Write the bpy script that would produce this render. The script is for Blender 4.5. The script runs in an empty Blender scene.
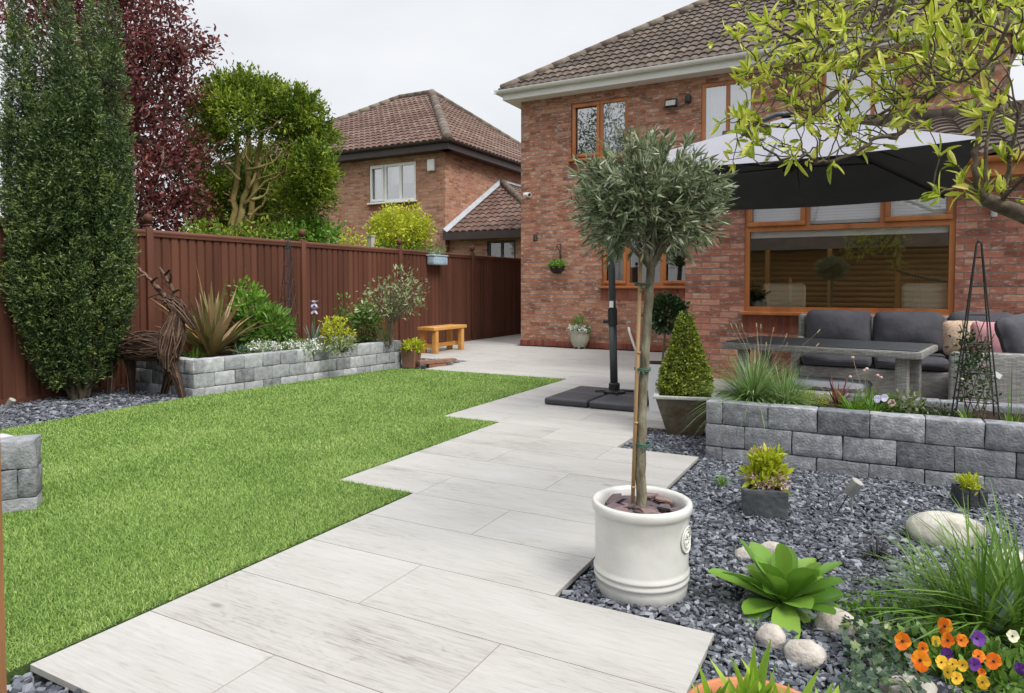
import bpy, math, random
import numpy as np
from mathutils import Vector, noise as mnoise
R = math.radians
rng = np.random.default_rng(11)
random.seed(5)
scene = bpy.context.scene
COL = scene.collection
sc_f = 683.0

# ------------------------------------------------------------------ camera
CAM = np.array([0, 0, 1.13])
YAW, PITCH = R(28.1), R(2.0)
PPY = 286 + sc_f * math.tan(PITCH)
FWD = np.array([-math.sin(YAW) * math.cos(PITCH), math.cos(YAW) * math.cos(PITCH), -math.sin(PITCH)])
RGT = np.array([math.cos(YAW), math.sin(YAW), 0])
UPV = np.cross(RGT, FWD)
def ray(px, py):
    return FWD + RGT * (px - 512) / sc_f + UPV * (PPY - py) / sc_f
def G(px, py, z=0.0):          # point of the photo standing on the level z
    d = ray(px, py); return CAM + d * ((z - CAM[2]) / d[2])
def WY(px, py, Y):             # point on a wall plane y = Y
    d = ray(px, py); return CAM + d * (Y / d[1])
def WX(px, py, X):
    d = ray(px, py); return CAM + d * (X / d[0])
def DP(px, py, Z):             # point at distance Z
    return CAM + ray(px, py) * Z
cd = bpy.data.cameras.new('camera'); cam = bpy.data.objects.new('camera', cd); COL.objects.link(cam)
cam.location = CAM
cam.rotation_euler = (math.pi / 2 - PITCH, 0, YAW)
cd.sensor_width = 36; cd.lens = sc_f / 1024 * 36
cd.shift_y = -(346.5 - PPY) / 1024
cd.clip_end = 3000; cd.clip_start = 0.05
scene.camera = cam

# ------------------------------------------------------------------ world
SUN_EL, SUN_AZ = R(52), R(105)     # azimuth clockwise from +Y
w = bpy.data.worlds.new('World'); scene.world = w; w.use_nodes = True
nt = w.node_tree; N = nt.nodes; L = nt.links
bg = N['Background']
sky = N.new('ShaderNodeTexSky'); sky.sky_type = 'NISHITA'; sky.sun_disc = False
sky.sun_elevation = SUN_EL; sky.sun_rotation = SUN_AZ
tc = N.new('ShaderNodeTexCoord')
mp = N.new('ShaderNodeMapping'); mp.inputs['Scale'].default_value = (1.2, 1.2, 3.2)
ns = N.new('ShaderNodeTexNoise'); ns.inputs['Scale'].default_value = 2.2; ns.inputs['Detail'].default_value = 5; ns.inputs['Roughness'].default_value = .5
cr = N.new('ShaderNodeValToRGB')
cr.color_ramp.elements[0].position = .3; cr.color_ramp.elements[0].color = (5.5, 5.68, 5.95, 1)
cr.color_ramp.elements[1].position = .72; cr.color_ramp.elements[1].color = (6.6, 6.66, 6.75, 1)
mx = N.new('ShaderNodeMix'); mx.data_type = 'RGBA'; mx.inputs[0].default_value = .93
L.new(tc.outputs['Generated'], mp.inputs[0]); L.new(mp.outputs[0], ns.inputs[0]); L.new(ns.outputs[0], cr.inputs[0])
L.new(sky.outputs[0], mx.inputs[6]); L.new(cr.outputs[0], mx.inputs[7]); 
sx = N.new('ShaderNodeSeparateXYZ'); L.new(tc.outputs['Generated'], sx.inputs[0])
mr = N.new('ShaderNodeMapRange'); mr.interpolation_type = 'SMOOTHSTEP'; mr.inputs[1].default_value = .38; mr.inputs[2].default_value = 1; mr.inputs[3].default_value = 1; mr.inputs[4].default_value = 2.4
L.new(sx.outputs[2], mr.inputs[0])          # an overcast sky is brightest overhead
vsc = N.new('ShaderNodeVectorMath'); vsc.operation = 'SCALE'; L.new(mx.outputs[2], vsc.inputs[0]); L.new(mr.outputs[0], vsc.inputs['Scale']); L.new(vsc.outputs[0], bg.inputs[0])
bg.inputs[1].default_value = .10
sd = bpy.data.lights.new('sun', 'SUN'); sd.energy = 2.3; sd.angle = R(26); sd.color = (1, .96, .9)
so = bpy.data.objects.new('sun', sd); COL.objects.link(so)
sdir = Vector((math.sin(SUN_AZ) * math.cos(SUN_EL), math.cos(SUN_AZ) * math.cos(SUN_EL), math.sin(SUN_EL)))
so.rotation_euler = sdir.to_track_quat('Z', 'Y').to_euler(); so.location = (5, 0, 12)
vs = scene.view_settings; vs.view_transform = 'Standard'; vs.look = 'None'; vs.gamma = 1; vs.use_curve_mapping = False
vs.exposure = 0.56

# ------------------------------------------------------------------ materials
def newmat(name):
    m = bpy.data.materials.new(name); m.use_nodes = True
    return m, m.node_tree.nodes, m.node_tree.links, m.node_tree.nodes['Principled BSDF']
def ramp(N, stops):
    c = N.new('ShaderNodeValToRGB'); e = c.color_ramp.elements
    e[0].position, e[0].color = stops[0][0], (*stops[0][1], 1)
    e[1].position, e[1].color = stops[-1][0], (*stops[-1][1], 1)
    for p, col in stops[1:-1]:
        x = e.new(p); x.color = (*col, 1)
    return c
def mat(name, stops, scale=5, rough=.7, bump=.2, bscale=None, spec=.5, metal=0, stretch=(1, 1, 1), attr=0.0, detail=6, dist=.02, coat=0):
    """noise-driven colour; attr mixes in the per-piece random value"""
    m, N, L, B = newmat(name)
    t = N.new('ShaderNodeTexCoord'); mp = N.new('ShaderNodeMapping'); mp.inputs['Scale'].default_value = stretch
    n = N.new('ShaderNodeTexNoise'); n.inputs['Scale'].default_value = scale; n.inputs['Detail'].default_value = detail; n.inputs['Roughness'].default_value = .6
    L.new(t.outputs['Object'], mp.inputs[0]); L.new(mp.outputs[0], n.inputs['Vector'])
    src = n.outputs[0]
    if attr:
        a = N.new('ShaderNodeAttribute'); a.attribute_name = 'rnd'
        x = N.new('ShaderNodeMix'); x.data_type = 'FLOAT'; x.inputs[0].default_value = attr
        L.new(n.outputs[0], x.inputs[2]); L.new(a.outputs['Fac'], x.inputs[3]); src = x.outputs[0]
    c = ramp(N, stops); L.new(src, c.inputs[0]); L.new(c.outputs[0], B.inputs['Base Color'])
    B.inputs['Roughness'].default_value = rough; B.inputs['Metallic'].default_value = metal
    B.inputs['Specular IOR Level'].default_value = spec
    B.inputs['Coat Weight'].default_value = coat
    if bump:
        n2 = N.new('ShaderNodeTexNoise'); n2.inputs['Scale'].default_value = bscale or scale * 6; n2.inputs['Detail'].default_value = 5
        L.new(mp.outputs[0], n2.inputs['Vector'])
        b = N.new('ShaderNodeBump'); b.inputs['Strength'].default_value = bump; b.inputs['Distance'].default_value = dist
        L.new(n2.outputs[0], b.inputs['Height']); L.new(b.outputs[0], B.inputs['Normal'])
    return m
def leafmat(name, stops, trans=.35, rough=.5, spec=.4, nscale=3.0, nmix=.35):
    m, N, L, B = newmat(name)
    a = N.new('ShaderNodeAttribute'); a.attribute_name = 'rnd'
    t = N.new('ShaderNodeTexCoord'); n = N.new('ShaderNodeTexNoise'); n.inputs['Scale'].default_value = nscale
    L.new(t.outputs['Object'], n.inputs['Vector'])
    x = N.new('ShaderNodeMix'); x.data_type = 'FLOAT'; x.inputs[0].default_value = nmix
    L.new(a.outputs['Fac'], x.inputs[2]); L.new(n.outputs[0], x.inputs[3])
    c = ramp(N, stops); L.new(x.outputs[0], c.inputs[0]); L.new(c.outputs[0], B.inputs['Base Color'])
    B.inputs['Roughness'].default_value = rough; B.inputs['Specular IOR Level'].default_value = spec
    if trans:
        tr = N.new('ShaderNodeBsdfTranslucent'); L.new(c.outputs[0], tr.inputs[0])
        ms = N.new('ShaderNodeMixShader'); ms.inputs[0].default_value = trans
        L.new(B.outputs[0], ms.inputs[1]); L.new(tr.outputs[0], ms.inputs[2])
        L.new(ms.outputs[0], N['Material Output'].inputs[0])
    return m
def brickmat(name, stops, mortar=(.34, .29, .25), bloom=.35, soldier=False):
    m, N, L, B = newmat(name)
    t = N.new('ShaderNodeTexCoord'); s = N.new('ShaderNodeSeparateXYZ'); L.new(t.outputs['Object'], s.inputs[0])
    ad = N.new('ShaderNodeMath'); ad.operation = 'ADD'; L.new(s.outputs[0], ad.inputs[0]); L.new(s.outputs[1], ad.inputs[1])
    cb = N.new('ShaderNodeCombineXYZ')
    if soldier: L.new(s.outputs[2], cb.inputs[0]); L.new(ad.outputs[0], cb.inputs[1])
    else: L.new(ad.outputs[0], cb.inputs[0]); L.new(s.outputs[2], cb.inputs[1])
    # ragged edges
    nd = N.new('ShaderNodeTexNoise'); nd.inputs['Scale'].default_value = 22; nd.inputs['Detail'].default_value = 3
    L.new(cb.outputs[0], nd.inputs['Vector'])
    vm = N.new('ShaderNodeVectorMath'); vm.operation = 'MULTIPLY_ADD'; vm.inputs[1].default_value = (.012, .012, 0)
    L.new(nd.outputs['Color'], vm.inputs[0]); L.new(cb.outputs[0], vm.inputs[2])
    b = N.new('ShaderNodeTexBrick'); L.new(vm.outputs[0], b.inputs['Vector'])
    b.inputs['Scale'].default_value = 1; b.inputs['Brick Width'].default_value = .225 if not soldier else .45; b.inputs['Row Height'].default_value = .075
    b.inputs['Mortar Size'].default_value = .0062; b.inputs['Mortar Smooth'].default_value = .25
    b.inputs['Color1'].default_value = (0, 0, 0, 1); b.inputs['Color2'].default_value = (1, 1, 1, 1); b.inputs['Mortar'].default_value = (.5, .5, .5, 1)
    b.offset = .5 if not soldier else 0
    n = N.new('ShaderNodeTexNoise'); n.inputs['Scale'].default_value = 17; n.inputs['Detail'].default_value = 9; n.inputs['Roughness'].default_value = .78
    mp = N.new('ShaderNodeMapping'); mp.inputs['Scale'].default_value = (.6, 1.6, 1); L.new(cb.outputs[0], mp.inputs[0]); L.new(mp.outputs[0], n.inputs['Vector'])
    x = N.new('ShaderNodeMix'); x.data_type = 'FLOAT'; x.inputs[0].default_value = .66
    L.new(b.outputs['Color'], x.inputs[2]); L.new(n.outputs[0], x.inputs[3])
    c = ramp(N, stops); L.new(x.outputs[0], c.inputs[0])
    # pale lime bloom on some bricks
    n3 = N.new('ShaderNodeTexNoise'); n3.inputs['Scale'].default_value = 13; n3.inputs['Detail'].default_value = 6; n3.inputs['Roughness'].default_value = .75
    L.new(mp.outputs[0], n3.inputs['Vector'])
    c3 = ramp(N, [(.52, (0, 0, 0)), (.63, (1, 1, 1))]); L.new(n3.outputs[0], c3.inputs[0])
    ml = N.new('ShaderNodeMath'); ml.operation = 'MULTIPLY'; ml.inputs[1].default_value = bloom; L.new(c3.outputs[0], ml.inputs[0])
    x3 = N.new('ShaderNodeMix'); x3.data_type = 'RGBA'; x3.inputs[7].default_value = (.60, .51, .44, 1)
    L.new(ml.outputs[0], x3.inputs[0]); L.new(c.outputs[0], x3.inputs[6])
    x2 = N.new('ShaderNodeMix'); x2.data_type = 'RGBA'; x2.inputs[7].default_value = (*mortar, 1)
    L.new(b.outputs['Fac'], x2.inputs[0]); L.new(x3.outputs[2], x2.inputs[6])
    L.new(x2.outputs[2], B.inputs['Base Color']); B.inputs['Roughness'].default_value = .9; B.inputs['Specular IOR Level'].default_value = .2
    inv = N.new('ShaderNodeMath'); inv.operation = 'MULTIPLY_ADD'; inv.inputs[1].default_value = -1.3; inv.inputs[2].default_value = 1
    L.new(b.outputs['Fac'], inv.inputs[0])
    ad2 = N.new('ShaderNodeMath'); ad2.operation = 'MULTIPLY_ADD'; ad2.inputs[1].default_value = .6
    L.new(n.outputs[0], ad2.inputs[0]); L.new(inv.outputs[0], ad2.inputs[2])
    bp = N.new('ShaderNodeBump'); bp.inputs['Strength'].default_value = .9; bp.inputs['Distance'].default_value = .012
    L.new(ad2.outputs[0], bp.inputs['Height']); L.new(bp.outputs[0], B.inputs['Normal'])
    return m
def flat(name, col, rough=.6, metal=0, spec=.5, bump=0.0, coat=0):
    v = .88
    return mat(name, [(.35, tuple(c * v for c in col)), (.65, col)], 12, rough, bump, 60, spec, metal, coat=coat, dist=.003)
def glassmat(name, refl=.18, tint=(1, 1, 1)):
    m, N, L, B = newmat(name)
    N.remove(B)
    g = N.new('ShaderNodeBsdfGlossy'); g.inputs['Roughness'].default_value = .01; g.inputs[0].default_value = (1, 1, 1, 1)
    t = N.new('ShaderNodeBsdfTransparent'); t.inputs[0].default_value = (*tint, 1)
    f = N.new('ShaderNodeFresnel'); f.inputs[0].default_value = 1.5
    a = N.new('ShaderNodeMath'); a.operation = 'ADD'; a.inputs[1].default_value = refl; a.use_clamp = True
    ms = N.new('ShaderNodeMixShader')
    # slightly wavy panes
    tcn = N.new('ShaderNodeTexCoord'); n = N.new('ShaderNodeTexNoise'); n.inputs['Scale'].default_value = 1.3; L.new(tcn.outputs['Object'], n.inputs['Vector'])
    bp = N.new('ShaderNodeBump'); bp.inputs['Strength'].default_value = .03; bp.inputs['Distance'].default_value = .01
    L.new(n.outputs[0], bp.inputs['Height']); L.new(bp.outputs[0], g.inputs['Normal'])
    L.new(f.outputs[0], a.inputs[0]); L.new(a.outputs[0], ms.inputs[0]); L.new(t.outputs[0], ms.inputs[1]); L.new(g.outputs[0], ms.inputs[2])
    L.new(ms.outputs[0], N['Material Output'].inputs[0])
    return m
M = {}
M['brick'] = brickmat('house brick', [(.24, (.15, .062, .042)), (.40, (.285, .115, .068)), (.54, (.385, .16, .095)), (.68, (.45, .235, .155)), (.82, (.38, .22, .165))], mortar=(.30, .245, .205), bloom=.75)
M['brick_ext'] = brickmat('extension brick', [(.28, (.16, .065, .048)), (.42, (.33, .125, .085)), (.56, (.44, .175, .12)), (.72, (.50, .27, .19))], mortar=(.22, .18, .155), bloom=.55)
M['brick_pale'] = brickmat('neighbour brick', [(.26, (.20, .085, .055)), (.45, (.38, .17, .105)), (.62, (.46, .235, .15)), (.8, (.5, .32, .23))], mortar=(.36, .29, .23), bloom=.4)
M['soldier'] = brickmat('soldier brick', [(.25, (.17, .05, .033)), (.55, (.29, .085, .055)), (.8, (.35, .14, .09))], mortar=(.2, .14, .11), bloom=.05, soldier=True)
M['tile'] = mat('roof tile', [(.25, (.045, .034, .029)), (.5, (.095, .073, .060)), (.75, (.175, .138, .11))], 4, .85, .4, 60, .3, attr=.35, dist=.006)
M['tile_n'] = mat('neighbour roof tile', [(.25, (.075, .044, .036)), (.5, (.135, .083, .066)), (.75, (.21, .145, .118))], 4, .85, .4, 60, .3, attr=.35, dist=.006)
M['hip'] = mat('mortared ridge', [(.3, (.085, .066, .055)), (.6, (.17, .135, .11)), (.8, (.24, .20, .155))], 7, .9, .5, 50, .3, attr=.3)
M['upvc'] = mat('white plastic', [(.3, (.74, .74, .72)), (.7, (.82, .82, .80))], 2, .35, .0)
M['oak'] = mat('golden oak frame', [(.3, (.30, .095, .028)), (.5, (.42, .145, .042)), (.7, (.50, .19, .06))], 6, .4, .05, 40, stretch=(1, 1, .12), attr=0)
M['brown'] = mat('brown fascia', [(.3, (.035, .022, .02)), (.7, (.055, .035, .032))], 3, .5, .0)
M['glass'] = glassmat('window glass', .13)
M['glass_up'] = glassmat('upstairs glass', .42)
M['room'] = mat('room wall', [(.3, (.20, .15, .08)), (.7, (.26, .20, .11))], 1.5, .9, 0)
M['curtain'] = mat('net curtain', [(.3, (.62, .64, .68)), (.7, (.8, .8, .8))], 4, .9, .1, 10)
M['blind'] = mat('white blind', [(.3, (.86, .88, .88)), (.7, (.9, .91, .91))], 3, .8, 0)
M['fence'] = mat('brown painted fence', [(.25, (.056, .018, .0095)), (.55, (.100, .034, .018)), (.8, (.145, .056, .032))], 1.3, .68, .12, 40, .4, stretch=(1, 1, .25), attr=.28, dist=.003)
M['stone'] = mat('tumbled walling block', [(.24, (.12, .127, .135)), (.42, (.26, .27, .285)), (.60, (.37, .382, .395)), (.80, (.58, .59, .60))], 21, .95, .9, 70, .2, attr=.38, detail=9, dist=.008)
M['stone_dark'] = mat('tumbled dark walling block', [(.24, (.085, .09, .10)), (.42, (.18, .187, .205)), (.60, (.275, .283, .305)), (.80, (.52, .53, .55))], 21, .95, .9, 70, .2, attr=.28, detail=9, dist=.008)
M['slate'] = mat('slate chippings', [(.15, (.030, .034, .043)), (.45, (.09, .099, .12)), (.72, (.17, .184, .214)), (.96, (.34, .352, .385))], 14, .6, .25, 80, .5, attr=.8, dist=.004)
M['bedbase'] = mat('dark ground under slate', [(.3, (.03, .033, .04)), (.7, (.09, .1, .12))], 40, .95, .5)
M['soil'] = mat('soil', [(.3, (.018, .012, .009)), (.7, (.06, .042, .03))], 22, 1, 1, 60, .2, dist=.03)
M['grassbase'] = mat('turf backing', [(.3, (.04, .08, .015)), (.7, (.08, .13, .025))], 60, .9, .6, 200)
M['blade'] = leafmat('lawn blades', [(.10, (.045, .10, .015)), (.34, (.125, .235, .034)), (.56, (.235, .375, .072)), (.76, (.40, .535, .155)), (.93, (.58, .61, .30))], .3, .5, .35, 1.9, .36)
M['field'] = mat('rough ground', [(.3, (.05, .08, .025)), (.7, (.09, .11, .04))], .5, 1, 0)
M['white_glaze'] = mat('cream glazed pot', [(.25, (.50, .49, .45)), (.5, (.62, .615, .585)), (.8, (.66, .655, .63))], 3.5, .28, .12, 14, .5, coat=.3)
M['bark_olive'] = mat('olive bark', [(.3, (.085, .07, .045)), (.5, (.19, .17, .12)), (.72, (.31, .30, .23))], 26, .9, 1, 60, .2, stretch=(1, 1, .35), dist=.01)
M['bark'] = mat('bark', [(.25, (.06, .05, .035)), (.55, (.14, .115, .08)), (.8, (.22, .2, .14))], 8, .9, .7, 40, .2, dist=.01)
M['bark_mag'] = mat('magnolia bark', [(.3, (.055, .042, .032)), (.5, (.12, .095, .065)), (.68, (.22, .20, .12)), (.8, (.28, .30, .14))], 14, .85, .7, 60, .25, dist=.006)
M['bark_yel'] = mat('pale conifer bark', [(.25, (.14, .105, .04)), (.55, (.30, .24, .09)), (.8, (.38, .34, .18))], 6, .9, .6, 30, .2)
M['olive'] = leafmat('olive leaves', [(.08, (.055, .085, .032)), (.40, (.155, .205, .095)), (.70, (.29, .34, .20)), (.92, (.50, .54, .41))], .28, .4, .5, 6, .2)
M['yew'] = leafmat('yew needles', [(.09, (.012, .030, .009)), (.38, (.043, .080, .023)), (.62, (.115, .168, .044)), (.86, (.28, .35, .085))], .15, .45, .5, 2.5, .4)
M['purple'] = leafmat('purple leaves', [(.1, (.035, .010, .012)), (.42, (.12, .032, .034)), (.72, (.26, .085, .075)), (.92, (.42, .20, .16))], .35, .45, .4, 2, .3)
M['conifer'] = leafmat('conifer sprays', [(.12, (.018, .042, .005)), (.40, (.085, .145, .013)), (.64, (.27, .36, .03)), (.86, (.50, .56, .07))], .3, .5, .3, 1.2, .5)
M['lime'] = leafmat('golden leaves', [(.1, (.22, .28, .015)), (.5, (.46, .52, .03)), (.9, (.68, .68, .10))], .35, .5, .3)
M['midgreen'] = leafmat('mid green leaves', [(.1, (.05, .12, .015)), (.5, (.13, .25, .04)), (.9, (.28, .42, .09))], .3, .4, .5)
M['fresh'] = leafmat('fresh green leaves', [(.1, (.06, .16, .015)), (.5, (.14, .30, .03)), (.9, (.3, .45, .08))], .35, .35, .5)
M['shoots'] = leafmat('bulb shoot leaves', [(.1, (.13, .27, .02)), (.5, (.27, .46, .04)), (.9, (.48, .62, .10))], .4, .35, .5)
M['dkgreen'] = leafmat('glossy dark leaves', [(.1, (.012, .035, .010)), (.5, (.035, .075, .022)), (.9, (.10, .15, .05))], .15, .3, .6)
M['box'] = leafmat('box leaves', [(.1, (.05, .085, .008)), (.45, (.15, .20, .02)), (.8, (.33, .38, .05)), (.95, (.55, .56, .18))], .2, .4, .5)
M['magleaf'] = leafmat('magnolia leaves', [(.1, (.20, .29, .02)), (.42, (.50, .57, .05)), (.8, (.72, .74, .15)), (.97, (.60, .44, .14))], .42, .4, .5, 4, .2)
M['bronze'] = leafmat('bronze flax leaves', [(.1, (.08, .05, .025)), (.4, (.19, .19, .06)), (.65, (.32, .19, .09)), (.9, (.55, .44, .28))], .25, .35, .5)
M['pinkflax'] = leafmat('red flax leaves', [(.1, (.10, .03, .025)), (.5, (.28, .10, .08)), (.95, (.50, .30, .24))], .25, .35, .5)
M['varieg'] = leafmat('variegated leaves', [(.1, (.09, .13, .05)), (.45, (.19, .25, .10)), (.7, (.4, .45, .24)), (.95, (.65, .66, .45))], .3, .45, .4)
M['fountain'] = leafmat('fountain grass', [(.1, (.07, .14, .03)), (.5, (.18, .31, .08)), (.9, (.45, .55, .28))], .3, .4, .5)
M['straw'] = leafmat('straw stems', [(.1, (.28, .22, .12)), (.9, (.5, .42, .26))], .2, .7, .2)
M['blackgrass'] = leafmat('black mondo leaves', [(.1, (.012, .010, .014)), (.7, (.035, .03, .035)), (.95, (.12, .12, .12))], .05, .35, .5)
M['primula'] = leafmat('broad basal leaves', [(.1, (.06, .16, .018)), (.5, (.16, .32, .04)), (.9, (.32, .50, .09))], .3, .3, .5)
M['glauc'] = leafmat('grey green leaves', [(.1, (.08, .14, .10)), (.9, (.25, .35, .26))], .2, .45, .4)
M['ivy'] = leafmat('ivy leaves', [(.15, (.015, .04, .02)), (.55, (.035, .075, .035)), (.75, (.08, .13, .05)), (.92, (.36, .42, .08))], .15, .4, .5)
M['white_fl'] = leafmat('white petals', [(.1, (.65, .66, .62)), (.9, (.85, .85, .82))], .2, .6, .2)
M['lilac_fl'] = leafmat('lilac petals', [(.1, (.45, .42, .62)), (.9, (.68, .66, .78))], .2, .6, .2)
M['pinkish_fl'] = leafmat('pink petals', [(.1, (.6, .38, .34)), (.9, (.75, .6, .52))], .2, .6, .2)
M['orange_fl'] = leafmat('orange petals', [(.1, (.75, .13, .005)), (.6, (.85, .24, .01)), (.9, (.9, .42, .02))], .25, .5, .3)
M['yellow_fl'] = leafmat('yellow petals', [(.1, (.8, .4, .02)), (.9, (.88, .6, .05))], .25, .5, .3)
M['purple_fl'] = leafmat('purple petals', [(.1, (.05, .01, .12)), (.9, (.16, .04, .32))], .2, .5, .3)
M['cream_fl'] = leafmat('cream petals', [(.1, (.75, .72, .5)), (.9, (.85, .82, .6))], .2, .5, .3)
M['dark_heart'] = flat('dark flower heart', (.03, .008, .02), .7)
M['willow'] = mat('woven willow', [(.2, (.028, .014, .009)), (.5, (.085, .046, .030)), (.8, (.20, .13, .095))], 8, .8, .4, 60, .3, attr=.6)
M['willow_core'] = mat('dark willow core', [(.3, (.022, .013, .009)), (.7, (.055, .033, .023))], 30, .95, .5)
M['anthracite'] = mat('anthracite metal', [(.3, (.048, .055, .064)), (.7, (.062, .07, .08))], 4, .45, .05, 60)
M['blackmetal'] = mat('black metal', [(.3, (.012, .012, .013)), (.7, (.022, .022, .023))], 8, .5, .05)
M['slabblack'] = mat('black textured slab', [(.3, (.028, .028, .036)), (.7, (.05, .05, .06))], 5, .55, .4, 120, .5, dist=.004)
M['canopy'] = mat('skylit canopy fabric', [(.3, (.24, .24, .275)), (.7, (.29, .29, .325))], 2, .85, .15, 300, .2, dist=.002)  # sky light on the top of the fabric put into its pale colour
M['shaded_underside'] = mat('shaded canopy fabric', [(.3, (.055, .057, .064)), (.7, (.075, .077, .085))], 3, .85, .1, 300, .2)  # darker copy of the fabric: underside shade put into the colour
M['cushion'] = mat('charcoal cushion', [(.3, (.062, .062, .074)), (.7, (.095, .095, .11))], 4, .9, .45, 7, .2, dist=.03)
M['cushion_lt'] = mat('faded grey cushion', [(.3, (.19, .2, .23)), (.7, (.27, .28, .31))], 6, .9, .5, 250, .2, dist=.004)
M['pinkcush'] = mat('pink cushion', [(.3, (.52, .24, .27)), (.7, (.62, .33, .36))], 6, .9, .4, 250, .2)
M['floralcush'] = mat('floral cushion', [(.35, (.52, .30, .20)), (.5, (.62, .48, .34)), (.6, (.42, .30, .26))], 30, .9, .2, 250, .2)
M['timber'] = mat('orange stained timber', [(.25, (.36, .145, .03)), (.5, (.52, .25, .06)), (.8, (.64, .36, .12))], 5, .5, .15, 30, stretch=(1, 1, 3), attr=.3)
M['post'] = mat('weathered post', [(.25, (.16, .065, .02)), (.5, (.26, .11, .035)), (.8, (.36, .17, .06))], 12, .75, .3, 60, stretch=(1, 1, .08))
M['cane'] = mat('bamboo cane', [(.3, (.30, .18, .08)), (.7, (.46, .31, .16))], 8, .6, .1, stretch=(1, 1, .3))
M['tie'] = flat('green plant tie', (.03, .12, .085), .6)
M['flaredpot'] = mat('rusty stone planter', [(.22, (.05, .038, .024)), (.45, (.12, .092, .058)), (.62, (.17, .15, .12)), (.85, (.26, .26, .25))], 7, .55, .5, 30, .5, attr=0, detail=9, dist=.008)
M['rim'] = mat('pale planter rim', [(.3, (.30, .30, .28)), (.7, (.4, .4, .37))], 12, .7, .3)
M['slatepot'] = mat('slate planter', [(.25, (.035, .04, .045)), (.55, (.075, .083, .09)), (.85, (.17, .18, .19))], 10, .7, .6, 40, .4, dist=.008)
M['blackpot'] = mat('black planter', [(.3, (.018, .022, .026)), (.7, (.04, .045, .05))], 10, .6, .4, 50)
M['terracotta'] = mat('terracotta', [(.25, (.36, .12, .05)), (.55, (.5, .19, .085)), (.85, (.6, .3, .17))], 8, .75, .2, 60)
M['brownpot'] = mat('brown clay pot', [(.25, (.14, .07, .04)), (.7, (.28, .15, .10))], 8, .8, .2, 60)
M['bluetrough'] = mat('pale blue trough', [(.3, (.26, .36, .44)), (.7, (.36, .47, .54))], 8, .6, .1)
M['sagepot'] = mat('pale sage pot', [(.3, (.33, .33, .25)), (.7, (.41, .41, .33))], 5, .35, .05, coat=.3)
M['whitepot'] = mat('white planter', [(.3, (.66, .67, .68)), (.7, (.75, .76, .77))], 3, .4, 0)
M['plum_slate'] = mat('plum slate', [(.12, (.055, .042, .05)), (.55, (.12, .085, .095)), (.92, (.26, .16, .13))], 8, .65, .4, 60, attr=.7)
M['boulder'] = mat('pale boulder', [(.30, (.12, .11, .08)), (.42, (.36, .34, .29)), (.58, (.52, .50, .45)), (.75, (.66, .65, .61))], 11, .9, .6, 40, .2, detail=9, dist=.01)
M['cobble'] = mat('pinkish cobble', [(.30, (.34, .30, .27)), (.5, (.46, .42, .38)), (.72, (.58, .54, .50))], 15, .85, .45, 70, .25)
M['steel'] = mat('brushed steel', [(.3, (.42, .41, .39)), (.7, (.55, .54, .52))], 10, .35, .05, metal=.7)
M['cream'] = mat('cream upholstery', [(.3, (.86, .80, .64)), (.7, (.9, .84, .68))], 4, .9, .2, 100)
M['lead'] = mat('lead flashing', [(.3, (.30, .33, .37)), (.7, (.42, .45, .49))], 6, .6, .3)
M['cabin'] = mat('log cabin timber', [(.25, (.22, .10, .03)), (.55, (.42, .22, .07)), (.8, (.55, .32, .11))], 3, .7, .4, 30, stretch=(.4, .4, 3))
M['lens'] = flat('lamp glass', (.42, .42, .38), .15)
M['concrete'] = mat('pale concrete post', [(.3, (.36, .35, .30)), (.7, (.5, .48, .42))], 8, .9, .3)
def wickermat():
    m, N, L, B = newmat('grey rattan')
    t = N.new('ShaderNodeTexCoord'); s = N.new('ShaderNodeSeparateXYZ'); L.new(t.outputs['Object'], s.inputs[0])
    ad = N.new('ShaderNodeMath'); ad.operation = 'ADD'; L.new(s.outputs[0], ad.inputs[0]); L.new(s.outputs[1], ad.inputs[1])
    cb = N.new('ShaderNodeCombineXYZ'); L.new(ad.outputs[0], cb.inputs[0]); L.new(s.outputs[2], cb.inputs[1])
    b = N.new('ShaderNodeTexBrick'); L.new(cb.outputs[0], b.inputs['Vector']); b.inputs['Scale'].default_value = 1
    b.inputs['Brick Width'].default_value = .05; b.inputs['Row Height'].default_value = .011; b.inputs['Mortar Size'].default_value = .0014; b.inputs['Mortar Smooth'].default_value = 1
    b.inputs['Color1'].default_value = (.22, .215, .205, 1); b.inputs['Color2'].default_value = (.36, .355, .34, 1); b.inputs['Mortar'].default_value = (.045, .045, .045, 1)
    L.new(b.outputs[0], B.inputs['Base Color']); B.inputs['Roughness'].default_value = .55
    inv = N.new('ShaderNodeMath'); inv.operation = 'SUBTRACT'; inv.inputs[0].default_value = 1; L.new(b.outputs['Fac'], inv.inputs[1])
    bp = N.new('ShaderNodeBump'); bp.inputs['Strength'].default_value = 1; bp.inputs['Distance'].default_value = .004
    L.new(inv.outputs[0], bp.inputs['Height']); L.new(bp.outputs[0], B.inputs['Normal'])
    return m
M['wicker'] = wickermat()
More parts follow.
